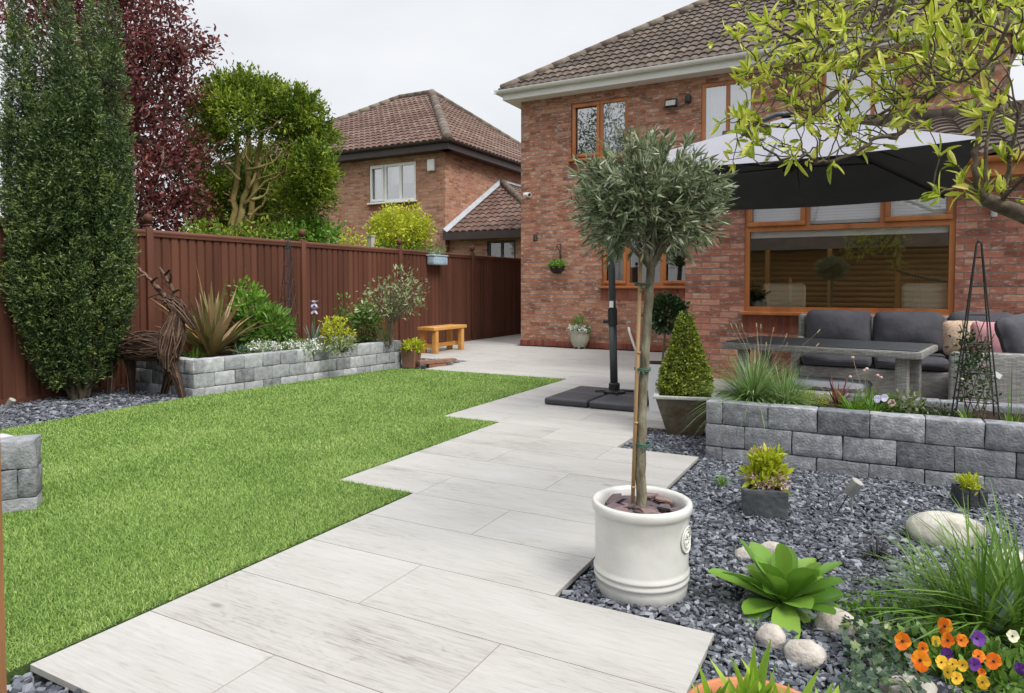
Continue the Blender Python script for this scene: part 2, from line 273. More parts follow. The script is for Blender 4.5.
def pavermat():
    m, N, L, B = newmat('pale wood-grain porcelain')
    t = N.new('ShaderNodeTexCoord'); a = N.new('ShaderNodeAttribute'); a.attribute_name = 'rnd'
    ml = N.new('ShaderNodeMath'); ml.operation = 'MULTIPLY'; ml.inputs[1].default_value = 37; L.new(a.outputs['Fac'], ml.inputs[0])
    cb = N.new('ShaderNodeCombineXYZ'); L.new(ml.outputs[0], cb.inputs[0]); L.new(ml.outputs[0], cb.inputs[1]); L.new(ml.outputs[0], cb.inputs[2])
    va = N.new('ShaderNodeVectorMath'); va.operation = 'ADD'; L.new(t.outputs['Object'], va.inputs[0]); L.new(cb.outputs[0], va.inputs[1])
    mp = N.new('ShaderNodeMapping'); mp.inputs['Scale'].default_value = (1.2, 7.5, 1); L.new(va.outputs[0], mp.inputs[0])
    n = N.new('ShaderNodeTexNoise'); n.inputs['Scale'].default_value = 1.1; n.inputs['Detail'].default_value = 3; n.inputs['Distortion'].default_value = .8
    L.new(mp.outputs[0], n.inputs['Vector'])
    # growth rings read from the distorted field
    s1 = N.new('ShaderNodeMath'); s1.operation = 'MULTIPLY'; s1.inputs[1].default_value = 85; L.new(n.outputs[0], s1.inputs[0])
    s2 = N.new('ShaderNodeMath'); s2.operation = 'SINE'; L.new(s1.outputs[0], s2.inputs[0])
    mp2 = N.new('ShaderNodeMapping'); mp2.inputs['Scale'].default_value = (3.5, 90, 1); L.new(va.outputs[0], mp2.inputs[0])
    n2 = N.new('ShaderNodeTexNoise'); n2.inputs['Scale'].default_value = 1.6; n2.inputs['Detail'].default_value = 6; n2.inputs['Roughness'].default_value = .7; L.new(mp2.outputs[0], n2.inputs['Vector'])
    n3 = N.new('ShaderNodeTexNoise'); n3.inputs['Scale'].default_value = 1.7; n3.inputs['Detail'].default_value = 4
    mp3 = N.new('ShaderNodeMapping'); mp3.inputs['Scale'].default_value = (1, 3.2, 1); L.new(va.outputs[0], mp3.inputs[0]); L.new(mp3.outputs[0], n3.inputs['Vector'])
    def madd(x, k, y):
        q = N.new('ShaderNodeMath'); q.operation = 'MULTIPLY_ADD'; q.inputs[1].default_value = k; L.new(x, q.inputs[0]); L.new(y, q.inputs[2]); return q.outputs[0]
    n4 = N.new('ShaderNodeTexNoise'); n4.inputs['Scale'].default_value = 2.2; n4.inputs['Detail'].default_value = 8; n4.inputs['Roughness'].default_value = .75; mp5 = N.new('ShaderNodeMapping'); mp5.inputs['Scale'].default_value = (4, 34, 1); L.new(va.outputs[0], mp5.inputs[0]); L.new(mp5.outputs[0], n4.inputs['Vector'])
    zz = N.new('ShaderNodeMath'); zz.operation = 'MULTIPLY'; zz.inputs[1].default_value = .42; L.new(n3.outputs[0], zz.inputs[0]); base0 = madd(n2.outputs[0], .50, zz.outputs[0]); base = madd(n4.outputs[0], .55, base0)
    rg = N.new('ShaderNodeMapRange'); rg.interpolation_type = 'SMOOTHSTEP'; rg.inputs[1].default_value = .35; rg.inputs[2].default_value = 1; L.new(s2.outputs[0], rg.inputs[0])
    v = madd(rg.outputs[0], -.055, base)
    ro = madd(a.outputs['Fac'], .08, v)
    c = ramp(N, [(.50, (.17, .155, .135)), (.62, (.305, .29, .268)), (.72, (.365, .352, .332)), (.92, (.42, .408, .39))])
    L.new(ro, c.inputs[0])
    # small dark knots
    vo = N.new('ShaderNodeTexVoronoi'); vo.inputs['Scale'].default_value = 2.3; vo.inputs['Randomness'].default_value = 1
    mp4 = N.new('ShaderNodeMapping'); mp4.inputs['Scale'].default_value = (.7, 1.5, .01); L.new(va.outputs[0], mp4.inputs[0]); L.new(mp4.outputs[0], vo.inputs['Vector'])
    ck = ramp(N, [(.0, (.42, .42, .42)), (.028, (.65, .63, .6)), (.07, (1, 1, 1))]); L.new(vo.outputs[0], ck.inputs[0])
    mm = N.new('ShaderNodeMix'); mm.data_type = 'RGBA'; mm.blend_type = 'MULTIPLY'; mm.inputs[0].default_value = 1
    L.new(c.outputs[0], mm.inputs[6]); L.new(ck.outputs[0], mm.inputs[7])
    L.new(mm.outputs[2], B.inputs['Base Color']); B.inputs['Roughness'].default_value = .62; B.inputs['Specular IOR Level'].default_value = .4
    bp = N.new('ShaderNodeBump'); bp.inputs['Strength'].default_value = .12; bp.inputs['Distance'].default_value = .004
    L.new(v, bp.inputs['Height']); L.new(bp.outputs[0], B.inputs['Normal'])
    return m
M['paver'] = pavermat()
M['grout'] = mat('sandy grout', [(.3, (.22, .14, .095)), (.7, (.36, .25, .18))], 6, .95, .2)
M['tile_edge'] = M['anthracite']

# ------------------------------------------------------------------ mesh builder
class MB:
    def __init__(s): s.v, s.f, s.r, s.n = [], [], [], 0
    def add(s, V, F, r=None):
        V = np.asarray(V, float).reshape(-1, 3)
        if r is None: r = random.random()
        s.r.append(np.broadcast_to(np.asarray(r, float), (len(V),)).copy() if np.ndim(r) == 0 else np.asarray(r, float))
        if isinstance(F, np.ndarray): s.f.append(F + s.n)
        else:
            by = {}
            for f in F: by.setdefault(len(f), []).append(f)
            for k, q in by.items(): s.f.append(np.array(q) + s.n)
        s.v.append(V); s.n += len(V)
    def build(s, name, m, parent=None, smooth=False, angle=None, local=False, base=None):
        V = np.concatenate(s.v)
        me = bpy.data.meshes.new(name)
        o = bpy.data.objects.new(name, me); COL.objects.link(o)
        if parent is not None:
            if not local:
                p = parent; off = Vector((0, 0, 0))
                while p is not None: off += p.location; p = p.parent
                V = V - np.array(off)
            o.parent = parent
        else:
            if base is None:
                mn, mxx = V.min(0), V.max(0); base = ((mn[0] + mxx[0]) / 2, (mn[1] + mxx[1]) / 2, mn[2])
            V = V - np.array(base); o.location = base
        me.vertices.add(len(V)); me.vertices.foreach_set('co', V.astype(np.float32).ravel())
        li = np.concatenate([f.ravel() for f in s.f]); tot = np.concatenate([np.full(len(f), f.shape[1]) for f in s.f])
        me.loops.add(len(li)); me.loops.foreach_set('vertex_index', li.astype(np.int32))
        me.polygons.add(len(tot)); st = np.concatenate([[0], np.cumsum(tot)[:-1]])
        me.polygons.foreach_set('loop_start', st.astype(np.int32))
        me.polygons.foreach_set('use_smooth', np.full(len(tot), smooth or angle is not None))
        a = me.attributes.new('rnd', 'FLOAT', 'POINT'); a.data.foreach_set('value', np.concatenate(s.r).astype(np.float32))
        me.update(calc_edges=True)
        if angle is not None: me.set_sharp_from_angle(angle=R(angle))
        me.materials.append(m)
        return o
BOXF = np.array([[0, 3, 2, 1], [4, 5, 6, 7], [0, 1, 5, 4], [1, 2, 6, 5], [2, 3, 7, 6], [3, 0, 4, 7]])
def rotz(V, a):
    c, s = math.cos(a), math.sin(a); V = np.array(V, float)
    return np.stack([V[..., 0] * c - V[..., 1] * s, V[..., 0] * s + V[..., 1] * c, V[..., 2]], -1)
def box(mb, x0, x1, y0, y1, z0, z1, r=None, rz=0, about=None):
    V = np.array([[x0, y0, z0], [x1, y0, z0], [x1, y1, z0], [x0, y1, z0], [x0, y0, z1], [x1, y0, z1], [x1, y1, z1], [x0, y1, z1]], float)
    if rz:
        c = np.array(about if about is not None else [(x0 + x1) / 2, (y0 + y1) / 2, 0], float); c = np.array([c[0], c[1], 0])
        V = rotz(V - c, rz) + c
    mb.add(V, BOXF, r)
def quad(mb, a, b, c, d, r=None): mb.add([a, b, c, d], [(0, 1, 2, 3)], r)
# rounded box template
def _tmpl(n):
    idx = {}; pts = []; F = []
    def vid(i, j, k):
        if (i, j, k) not in idx: idx[(i, j, k)] = len(pts); pts.append((i, j, k))
        return idx[(i, j, k)]
    for a in range(n):
        for b in range(n):
            for s in (0, n):
                q = [(a, b), (a + 1, b), (a + 1, b + 1), (a, b + 1)]
                if s == 0: q = q[::-1]
                F.append([vid(i, j, s) for i, j in q]); F.append([vid(s, i, j) for i, j in q]); F.append([vid(j, s, i) for i, j in q])
    return np.array(pts), np.array(F)
T5 = _tmpl(5); T7 = _tmpl(7); T9 = _tmpl(9)
def rbox(mb, c, size, bev=.015, jit=0., rz=0., r=None, T=T5, tilt=(0, 0), seed=None, puff=0.):
    n = T[0].max(); h = np.array(size) / 2.
    bev = min(bev, h.min() * .95)
    if n == 5: par = lambda H: np.array([-H, -H + bev, -H / 3 + 0, H / 3, H - bev, H])
    else:
        def par(H):
            x = np.linspace(-(H - bev), H - bev, n - 1); return np.concatenate([[-H], x, [H]])
    V = np.stack([par(h[k])[T[0][:, k]] for k in range(3)], 1)
    inner = np.clip(V, -(h - bev), (h - bev)); d = V - inner; ln = np.linalg.norm(d, axis=1, keepdims=True)
    V = inner + d / np.maximum(ln, 1e-9) * np.minimum(ln, bev)
    if puff:
        u = V / h
        k = np.clip(1 - u[:, 0] ** 2, 0, 1) * np.clip(1 - u[:, 2] ** 2, 0, 1)
        V[:, 1] *= 1 + puff * (k - .45)
    if jit:
        ph = random.random() * 100 if seed is None else seed
        V = V + np.array([mnoise.noise_vector(Vector(p * 9) + Vector((ph, ph, ph))) for p in V]) * jit + rng.normal(0, jit * .25, V.shape)
    if tilt != (0, 0):
        a, b = tilt; c_, s_ = math.cos(a), math.sin(a)
        V = np.stack([V[:, 0], V[:, 1] * c_ - V[:, 2] * s_, V[:, 1] * s_ + V[:, 2] * c_], 1)
        c_, s_ = math.cos(b), math.sin(b)
        V = np.stack([V[:, 0] * c_ + V[:, 2] * s_, V[:, 1], -V[:, 0] * s_ + V[:, 2] * c_], 1)
    if rz: V = rotz(V, rz)
    mb.add(V + np.array(c), T[1], r)
def tube(mb, pts, rad, seg=6, r=None, cap=True):
    P = np.array(pts, float); n = len(P)
    rad = np.broadcast_to(np.asarray(rad, float), (n,)) if np.ndim(rad) == 0 else np.asarray(rad, float)
    T = np.gradient(P, axis=0); T /= np.linalg.norm(T, axis=1, keepdims=True) + 1e-9
    a = np.array([0, 0, 1.]) if abs(T[0][2]) < .9 else np.array([1., 0, 0])
    V = []
    ang = np.linspace(0, 2 * math.pi, seg, endpoint=False); ca, sa = np.cos(ang)[:, None], np.sin(ang)[:, None]
    for i in range(n):
        a = a - T[i] * a.dot(T[i]); a /= np.linalg.norm(a) + 1e-9
        b = np.cross(T[i], a)
        V.append(P[i] + (ca * a + sa * b) * rad[i])
    V = np.concatenate(V)
    i = np.arange(n - 1)[:, None] * seg; j = np.arange(seg)[None]; k = (np.arange(seg) + 1) % seg
    F = np.stack([i + j, i + k[None], i + seg + k[None], i + seg + j], -1).reshape(-1, 4)
    mb.add(V, F, r)
    if cap:
        mb.f.append(np.array([list(range(seg))[::-1]]) + mb.n - len(V)); mb.f.append(np.array([list(range((n - 1) * seg, n * seg))]) + mb.n - len(V))
def cyl(mb, p0, p1, rad, seg=12, r=None): tube(mb, [p0, p1], rad, seg, r)
def lathe(mb, c, prof, seg=48, r=None, close=False):
    c = np.array(c, float); ang = np.linspace(0, 2 * math.pi, seg, endpoint=False)
    V = np.concatenate([np.stack([c[0] + p[0] * np.cos(ang), c[1] + p[0] * np.sin(ang), np.full(seg, c[2] + p[1])], 1) for p in prof])
    n = len(prof); i = np.arange(n - 1)[:, None] * seg; j = np.arange(seg)[None]; k = ((np.arange(seg) + 1) % seg)[None]
    F = np.stack([i + j, i + k, i + seg + k, i + seg + j], -1).reshape(-1, 4)
    mb.add(V, F, r)
def blob(mb, c, rad, seed=0, rough=.12, fr=1.6, seg=28, rings=18, rz=0, flatb=None, r=None, tilt=0):
    V = []; c = np.array(c, float)
    for i in range(rings + 1):
        th = math.pi * i / rings
        for j in range(seg):
            ph = 2 * math.pi * j / seg
            d = Vector((math.sin(th) * math.cos(ph), math.sin(th) * math.sin(ph), math.cos(th)))
            k = 1 + rough * mnoise.noise(d * fr + Vector((seed * 7.1, seed, 0))) + rough * .35 * mnoise.noise(d * fr * 3.3 + Vector((seed, 3, 0)))
            V.append((d.x * k * rad[0], d.y * k * rad[1], d.z * k * rad[2]))
    V = np.array(V)
    if flatb is not None: V[:, 2] = np.maximum(V[:, 2], flatb * rad[2])
    if tilt:
        c_, s_ = math.cos(tilt), math.sin(tilt); V = np.stack([V[:, 0] * c_ + V[:, 2] * s_, V[:, 1], -V[:, 0] * s_ + V[:, 2] * c_], 1)
    V = rotz(V, rz) + c
    i = np.arange(rings)[:, None] * seg; j = np.arange(seg)[None]; k = ((np.arange(seg) + 1) % seg)[None]
    F = np.stack([i + j, i + seg + j, i + seg + k, i + k], -1).reshape(-1, 4)
    mb.add(V, F, r)
def norm(a): return a / (np.linalg.norm(a, axis=-1, keepdims=True) + 1e-9)
PROF = {'lance': ([0, .3, .65, 1], [.18, .95, .8, .03]), 'oval': ([0, .25, .6, .85, 1], [.15, .85, 1, .65, .05]),
        'blade': ([0, .4, .75, 1], [1, .85, .55, .05]), 'diamond': ([0, .5, 1], [.1, 1, .05]), 'spoon': ([0, .3, .6, .85, 1], [.22, .45, 1, .85, .1]),
        'broad': ([0, .22, .45, .65, .82, .94, 1], [.22, .38, .80, 1, .92, .60, .18]), 'short': ([0, .55, 1], [1, .8, .08]), 'tri': ([0, 1], [1, .1]), 'strap': ([0, .2, .4, .6, .8, 1], [.8, 1, .95, .8, .5, .03])}
def leaves(mb, P, D, Nn, Ln, Wd, prof='lance', bend=.15, fold=0., r=None):
    """many leaves at once: P base, D direction, Nn face normal"""
    P = np.asarray(P, float); n = len(P); D = norm(np.asarray(D, float)); Nn = np.asarray(Nn, float)
    S = norm(np.cross(D, Nn)); Nn = np.cross(S, D)
    Ln = np.broadcast_to(Ln, (n,)).astype(float); Wd = np.broadcast_to(Wd, (n,)).astype(float); bend = np.broadcast_to(bend, (n,)).astype(float)
    s, wv = PROF[prof]; K = len(s); cols = 3 if fold else 2
    V = np.zeros((n, K, cols, 3))
    for k in range(K):
        ctr = P + D * (Ln * s[k] * (1 - .25 * np.abs(bend) * s[k]))[:, None] - Nn * (bend * Ln * s[k] ** 2)[:, None]
        hw = (Wd * .5 * wv[k])[:, None]
        if fold:
            V[:, k, 0] = ctr - S * hw + Nn * hw * fold; V[:, k, 1] = ctr; V[:, k, 2] = ctr + S * hw + Nn * hw * fold
        else:
            V[:, k, 0] = ctr - S * hw; V[:, k, 1] = ctr + S * hw
    per = K * cols; base = (np.arange(n) * per)[:, None, None]
    k = np.arange(K - 1)[:, None]; c = np.arange(cols - 1)[None]
    q = np.stack([k * cols + c, k * cols + c + 1, (k + 1) * cols + c + 1, (k + 1) * cols + c], -1).reshape(1, -1, 4)
    F = (q + base).reshape(-1, 4)
    if r is None: r = rng.random(n)
    mb.add(V.reshape(-1, 3), F, np.repeat(np.broadcast_to(r, (n,)), per))
def rdir(n): return norm(rng.normal(size=(n, 3)))
def crown(mb, lobes, nclump, per, spread, Ln, Wd, up=.3, prof='lance', shell=.55, bend=.2, outw=1.0, rnd_clump=.5, vstretch=1.0, mirror=None):
    """leaf clumps spread through a set of ellipsoid lobes (centre, radii)"""
    wts = np.array([l[1][0] * l[1][1] + l[1][0] * l[1][2] + l[1][1] * l[1][2] for l in lobes]); wts = wts / wts.sum()
    li = rng.choice(len(lobes), nclump, p=wts)
    C = np.array([l[0] for l in lobes])[li]; Ra = np.array([l[1] for l in lobes])[li]
    d = rdir(nclump); k = shell + (1 - shell) * rng.random(nclump) ** .6
    cp = C + d * Ra * k[:, None]
    out = norm(d / Ra)
    cr_ = rng.random(nclump)
    P = np.repeat(cp, per, 0) + rng.normal(size=(nclump * per, 3)) * spread * np.array([1, 1, vstretch])
    o = np.repeat(out, per, 0)
    D = norm(o * outw + rdir(len(P)) * .9 + np.array([0, 0, up]))
    Nn = rdir(len(P)) + np.array([0, 0, .8])
    r = np.clip(np.repeat(cr_, per) * rnd_clump + rng.random(len(P)) * (1 - rnd_clump), 0, 1)
    leaves(mb, P, D, Nn, Ln * rng.uniform(.6, 1.25, len(P)), Wd * rng.uniform(.7, 1.2, len(P)), prof, bend=bend * rng.uniform(-.5, 1.5, len(P)), r=r)
    return cp
def tuft(mb, c, n, h, spread, wd, lean=.6, bend=.8, prof='strap', hv=.3, fold=0., az=None):
    """leaves rising from one point and arching over"""
    a = rng.uniform(0, 2 * math.pi, n) if az is None else az[0] + rng.uniform(-az[1], az[1], n)
    out = np.stack([np.cos(a), np.sin(a), np.zeros(n)], 1)
    P = np.array(c) + out * (rng.random(n) * spread)[:, None]
    l = rng.random(n) * lean
    D = norm(out * l[:, None] + np.array([0, 0, 1.]) + rng.normal(size=(n, 3)) * .07)
    Nn = np.array([0, 0, 1.]) - out * .01 + rng.normal(size=(n, 3)) * .02
    # face normal that lets the leaf arch outward
    Nn = norm(np.cross(np.cross(D, out + 1e-3), D)) * -1
    leaves(mb, P, D, Nn, h * rng.uniform(1 - hv, 1 + hv * .6, n), wd * rng.uniform(.7, 1.2, n), prof, bend=bend * rng.uniform(.3, 1.2, n) * (l / max(lean, .01) * .7 + .3), fold=fold)

# ------------------------------------------------------------------ things
def props(o, label, cat, group=None, kind=None):
    if label: o['label'] = label
    if cat: o['category'] = cat
    if group: o['group'] = group
    if kind: o['kind'] = kind
    return o
def thing(name, label, cat, loc, group=None, rz=0):
    o = bpy.data.objects.new(name, None); COL.objects.link(o); o.location = tuple(float(x) for x in loc); o.rotation_euler = (0, 0, rz)
    o.empty_display_size = .1
    return props(o, label, cat, group)
def inpoly(X, Y, poly):
    ins = np.zeros(len(X), bool); j = len(poly) - 1
    for i in range(len(poly)):
        xi, yi = poly[i]; xj, yj = poly[j]
        c = ((yi > Y) != (yj > Y)) & (X < (xj - xi) * (Y - yi) / (yj - yi + 1e-12) + xi); ins ^= c; j = i
    return ins

# ================================================================== GROUND
P0, PIT = 1.087, .3835                      # near edge of paving, row pitch
LX = [(-2.225, 0, 5), (-2.75, 5, 10), (-3.31, 10, 17)]   # stepped left edges by row
def row_y(k): return P0 + PIT * k
mb = MB()
for s in (1,):
    quad(mb, (-300, -300, -.12), (300, -300, -.12), (300, 300, -.12), (-300, 300, -.12))
props(mb.build('ground', M['field'], base=(0, 0, -.12)), None, None, kind='structure')
mb = MB(); quad(mb, (-7.5, -3, -.052), (3.8, -3, -.052), (3.8, 8.4, -.052), (-7.5, 8.4, -.052)); quad(mb, (-7.5, 8.4, -.058), (-2.2, 8.4, -.058), (-2.2, 17, -.058), (-7.5, 17, -.058))
props(mb.build('garden_bed_floor', M['bedbase'], base=(0, 0, -.058)), None, None, kind='structure')
# paving of wood-grain planks
mb = MB(); gb = MB(); TL = 1.165; gap = .0017
def row_limits(k):
    y = row_y(k) + PIT / 2
    if k < 5: xl = -2.215
    elif k < 10: xl = -2.75
    elif k < 17: xl = -3.31
    elif k < 20: xl = -5.42
    else: xl = -7.40
    if k < 3: xr = -.447
    elif k < 9: xr = -1.02
    elif k < 11: xr = -1.59
    else: xr = 3.6
    if y > 11.6: xr = -6.08
    return xl, xr
for k in range(0, 36):
    xl, xr = row_limits(k); y0, y1 = row_y(k), row_y(k + 1)
    if k == 27: y1 = 11.62
    if k == 28: y0 = 11.62
    off = -1.61 if k % 2 == 0 else -1.03
    js = [j for j in off + TL * np.arange(-8, 8) if xl + .02 < j < xr - .02]
    xs = [xl] + js + [xr]
    for a, b in zip(xs[:-1], xs[1:]):
        if b - a < .03: continue
        box(mb, a + gap, b - gap, y0 + gap, y1 - gap, -.020, 0, r=random.random())
    box(gb, xl + .03, xr - .03, y0 + (.04 if k == 0 else 0), y1 , -.05, -.002)
patio = props(mb.build('patio', M['paver'], base=(0, 0, 0)), None, None, kind='structure')
gr = props(gb.build('patio_bedding', M['grout'], base=(0, 0, -.05)), None, None, kind='structure')

# lawn
LAWN = [(-2.235, P0 - .06), (-2.235, row_y(5)), (-2.76, row_y(5)), (-2.76, row_y(10)), (-3.32, row_y(10)), (-3.32, row_y(17)), (-5.45, row_y(17) - .02),
        (-5.83, 7.45), (-6.14, 4.55), (-6.12, 3.6), (-6.03, 2.6), (-5.7, 1.6), (-5.2, .8), (-4.2, P0 - .4), (-3.2, P0 - .10)]
mb = MB(); mb.add([(x, y, -.006) for x, y in LAWN] + [(x, y, -.05) for x, y in LAWN], [tuple(range(len(LAWN)))[::-1]] + [(i, (i + 1) % len(LAWN), (i + 1) % len(LAWN) + len(LAWN), i + len(LAWN)) for i in range(len(LAWN))])
lawn_base = props(mb.build('lawn_backing', M['grassbase'], base=(0, 0, -.05)), None, None, kind='structure')
mb = MB()
n = 1600000; X = rng.uniform(-6.2, -2.2, n); Y = rng.uniform(.7, 7.8, n)
d = np.hypot(X, Y); keep = inpoly(X, Y, LAWN) & (rng.random(n) < np.clip((3.3 / d) ** 1.6, .12, 1)); 
keep &= (X > -1.16 * (Y + .0) * 2.02 - .6)          # only what can be seen from about here
keep &= ~inpoly(X, Y, [(-3.70, 1.9), (-5.3, 1.9), (-5.3, .5), (-4.8, .5)])
X, Y, d = X[keep], Y[keep], d[keep]; n = len(X)
P = np.stack([X, Y, np.full(n, -.006)], 1)
flow = np.array([mnoise.noise(Vector((x * 1.3, y * 1.3, 0))) for x, y in zip(X[::40], Y[::40])]); flow = np.repeat(flow, 40)[:n]
a = rng.uniform(0, 2 * math.pi, n); ln = rng.uniform(.2, 1.5, n)
D = np.stack([np.cos(a) * ln + .12, np.sin(a) * ln - .1, np.ones(n)], 1); Nn = np.stack([-np.cos(a), -np.sin(a), rng.normal(0, .3, n)], 1)
sc = np.clip(d / 3.3, 1, 2.3)
leaves(mb, P, D, Nn, rng.uniform(.014, .028, n), .0023 * sc * rng.uniform(.7, 1.3, n), 'short', bend=rng.uniform(-.1, .5, n))
lawn = props(mb.build('lawn', M['blade'], base=(0, 0, 0)), 'short bright green artificial grass lawn with stepped edge along the paving', 'grass', kind='stuff')
lawn.parent = None

# slate chippings
def chips(mb, polys, dens, size, z0, zj, holes=()):
    for poly in polys:
        px = [p[0] for p in poly]; py = [p[1] for p in poly]
        A = (max(px) - min(px)) * (max(py) - min(py)); n = int(A * dens)
        X = rng.uniform(min(px), max(px), n); Y = rng.uniform(min(py), max(py), n)
        k = inpoly(X, Y, poly)
        for h in holes: k &= ~((np.hypot(X - h[0], Y - h[1])) < h[2])
        X, Y = X[k], Y[k]; n = len(X)
        K = 5; ang = np.linspace(0, 2 * math.pi, K, endpoint=False)[None] + rng.uniform(-.35, .35, (n, K)); 
        s = size * rng.lognormal(0, .42, (n, 1)).clip(.4, 2.1); el = rng.uniform(.35, .9, (n, 1))
        rr = s * rng.uniform(.6, 1, (n, K)) * .5
        x = np.cos(ang) * rr; y = np.sin(ang) * rr * el; th = s[:, 0] * rng.uniform(.10, .22, n)
        top = np.stack([x * .9, y * .9, np.repeat(th[:, None] * .5, K, 1)], -1); bot = np.stack([x, y, np.repeat(-th[:, None] * .5, K, 1)], -1)
        V = np.concatenate([top, bot], 1)
        # random tilt + spin
        az = rng.uniform(0, 2 * math.pi, n); tl = np.abs(rng.normal(0, .46, n)); ta = rng.uniform(0, 2 * math.pi, n)
        ax = np.stack([np.cos(ta), np.sin(ta), np.zeros(n)], 1)
        ca, sa = np.cos(az)[:, None], np.sin(az)[:, None]
        V = np.stack([V[..., 0] * ca - V[..., 1] * sa, V[..., 0] * sa + V[..., 1] * ca, V[..., 2]], -1)
        c, s_ = np.cos(tl)[:, None, None], np.sin(tl)[:, None, None]; A_ = ax[:, None]
        V = V * c + np.cross(np.broadcast_to(A_, V.shape), V) * s_ + A_ * (V * A_).sum(-1, keepdims=True) * (1 - c)
        V += np.stack([X, Y, z0 + rng.uniform(0, zj, n)], 1)[:, None]
        b = (np.arange(n) * 2 * K)[:, None, None]
        i = np.arange(K); sd = np.stack([i, i + K, (i + 1) % K + K, (i + 1) % K], 1)[None]
        mb.add(V.reshape(-1, 3), (sd + b).reshape(-1, 4), np.repeat(rng.random(n), 2 * K))
        tp = (i[None, None] + b).reshape(-1, K); mb.f.append(tp + mb.n - len(V.reshape(-1, 3)))
mb = MB()
RBED = [(-1.0, row_y(3) + .01), (-.44, row_y(3) + .01), (-.44, 1.0), (1.7, 1.0), (1.7, 4.57), (-1.0, 4.57)]
chips(mb, [RBED], 9500, .027, -.029, .022)
chips(mb, [[(-1.575, row_y(9) + .01), (-.96, row_y(9) + .01), (-.96, 5.36), (-1.575, 5.36)], [(-1.02, 4.5), (-.9, 4.5), (-.9, 4.7), (-1.02, 4.7)]], 8500, .027, -.029, .022)
slate_r = props(mb.build('slate_chippings', M['slate'], base=(0, 0, -.045)), 'blue grey slate chippings filling the bed right of the paving', 'gravel', kind='stuff')
mb = MB()
LSTRIP = [(-7.38, .9), (-5.2, .8), (-5.7, 1.6), (-6.03, 2.6), (-6.12, 3.6), (-6.15, 4.62), (-7.38, 4.62)]
chips(mb, [LSTRIP], 3400, .04, -.04, .035)
props(mb.build('slate_chippings', M['slate'], base=(0, 0, -.045)), 'grey slate chippings beneath the tall yew beside the brown fence', 'gravel', kind='stuff')
mb = MB(); chips(mb, [[(-2.9, .6), (-1.2, .6), (-1.2, P0 - .01), (-2.225, P0 - .01), (-2.24, P0 - .07), (-2.9, P0 - .09)]], 4600, .042, -.038, .026)
props(mb.build('slate_chippings', M['slate'], base=(0, 0, -.045)), 'dark slate chippings at the near corner of the lawn', 'gravel', kind='stuff')
mb = MB(); chips(mb, [[(-7.38, 7.72), (-5.85, 7.72), (-5.43, 7.73), (-5.43, 8.86), (-7.38, 8.86)]], 1500, .05, -.04, .035)
props(mb.build('slate_chippings', M['slate'], base=(0, 0, -.045)), 'far patch of slate chippings in front of the wooden bench', 'gravel', kind='stuff')

# ================================================================== WALLS OF TUMBLED BLOCK
def blockwall(mb, p0, p1, ztop, ncourse, hh, ln, th, off=0., side=1, lastshort=True):
    p0 = np.array(p0, float); p1 = np.array(p1, float); d = p1 - p0; T = np.linalg.norm(d); u = d / T; nrm = np.array([u[1], -u[0]]) * side
    az = math.atan2(u[1], u[0])
    for c in range(ncourse):
        zt = ztop - c * hh; o = off + (ln / 2 if c % 2 else 0)
        cuts = [0.] + [x for x in np.arange(o % ln, T, ln) if .06 < x < T - .06] + [T]
        for a, b in zip(cuts[:-1], cuts[1:]):
            m = (a + b) / 2; ctr = p0 + u * m - nrm * (th / 2 + random.uniform(-.004, .004))
            rbox(mb, (ctr[0], ctr[1], zt - hh / 2), (b - a - .003, th, hh - .003),   .0075, .0042, az + random.uniform(-.008, .008), r=random.random())
def soil_sheet(poly, z):
    b = MB()
    xs = [p[0] for p in poly]; ys = [p[1] for p in poly]; nx = 40; ny = 16
    # bilinear between four corners
    A, B_, C_, D_ = [np.array(p, float) for p in poly]
    V = []; 
    for j in range(ny + 1):
        for i in range(nx + 1):
            s, t = i / nx, j / ny; p = A * (1 - s) * (1 - t) + B_ * s * (1 - t) + C_ * s * t + D_ * (1 - s) * t
            V.append((p[0], p[1], z + .03 * mnoise.noise(Vector((p[0] * 7, p[1] * 7, 1))) + .012 * mnoise.noise(Vector((p[0] * 40, p[1] * 40, 1)))))
    F = np.array([(j * (nx + 1) + i, j * (nx + 1) + i + 1, (j + 1) * (nx + 1) + i + 1, (j + 1) * (nx + 1) + i) for j in range(ny) for i in range(nx)])
    b.add(V, F); return b
BY0, BY1 = 4.56, 5.40
t = thing('raised_bed', 'raised planting bed of dark tumbled blocks in front of the rattan sofa', 'raised bed', (0.4, BY0, -.05))
mb = MB(); blockwall(mb, (-.985, BY0), (2.6, BY0), .372, 3, .149, .285, .13, off=.105)
blockwall(mb, (-.985, BY1), (-.985, BY0 + .13), .372, 3, .149, .285, .13)
mb.build('front_wall', M['stone_dark'], t, angle=50)
mb = MB(); blockwall(mb, (-.855, BY1 - .13), (2.6, BY1 - .13), .372, 3, .149, .285, .13, off=.1); mb.build('back_wall', M['stone_dark'], t, angle=50)
soil_sheet([(-.86, BY0 + .12), (2.6, BY0 + .12), (2.6, BY1 - .12), (-.86, BY1 - .12)], .325).build('soil', M['soil'], t, smooth=True)
LW0, LW1 = (-6.17, 4.62), (-5.84, 7.66)
t = thing('raised_bed', 'long raised bed of pale tumbled blocks along the brown fence', 'raised bed', (-6.4, 6.1, -.05))
mb = MB(); blockwall(mb, LW0, LW1, .372, 3, .149, .235, .13, off=.12); blockwall(mb, (-7.38, 4.70), (-6.17, 4.62), .372, 3, .149, .235, .13, off=.1)
blockwall(mb, (-5.84, 7.66), (-7.38, 7.74), .372, 3, .149, .235, .13)
mb.build('block_wall', M['stone'], t, angle=50)
soil_sheet([(-7.38, 4.8), (-6.28, 4.72), (-5.95, 7.56), (-7.38, 7.64)], .33).build('soil', M['soil'], t, smooth=True)
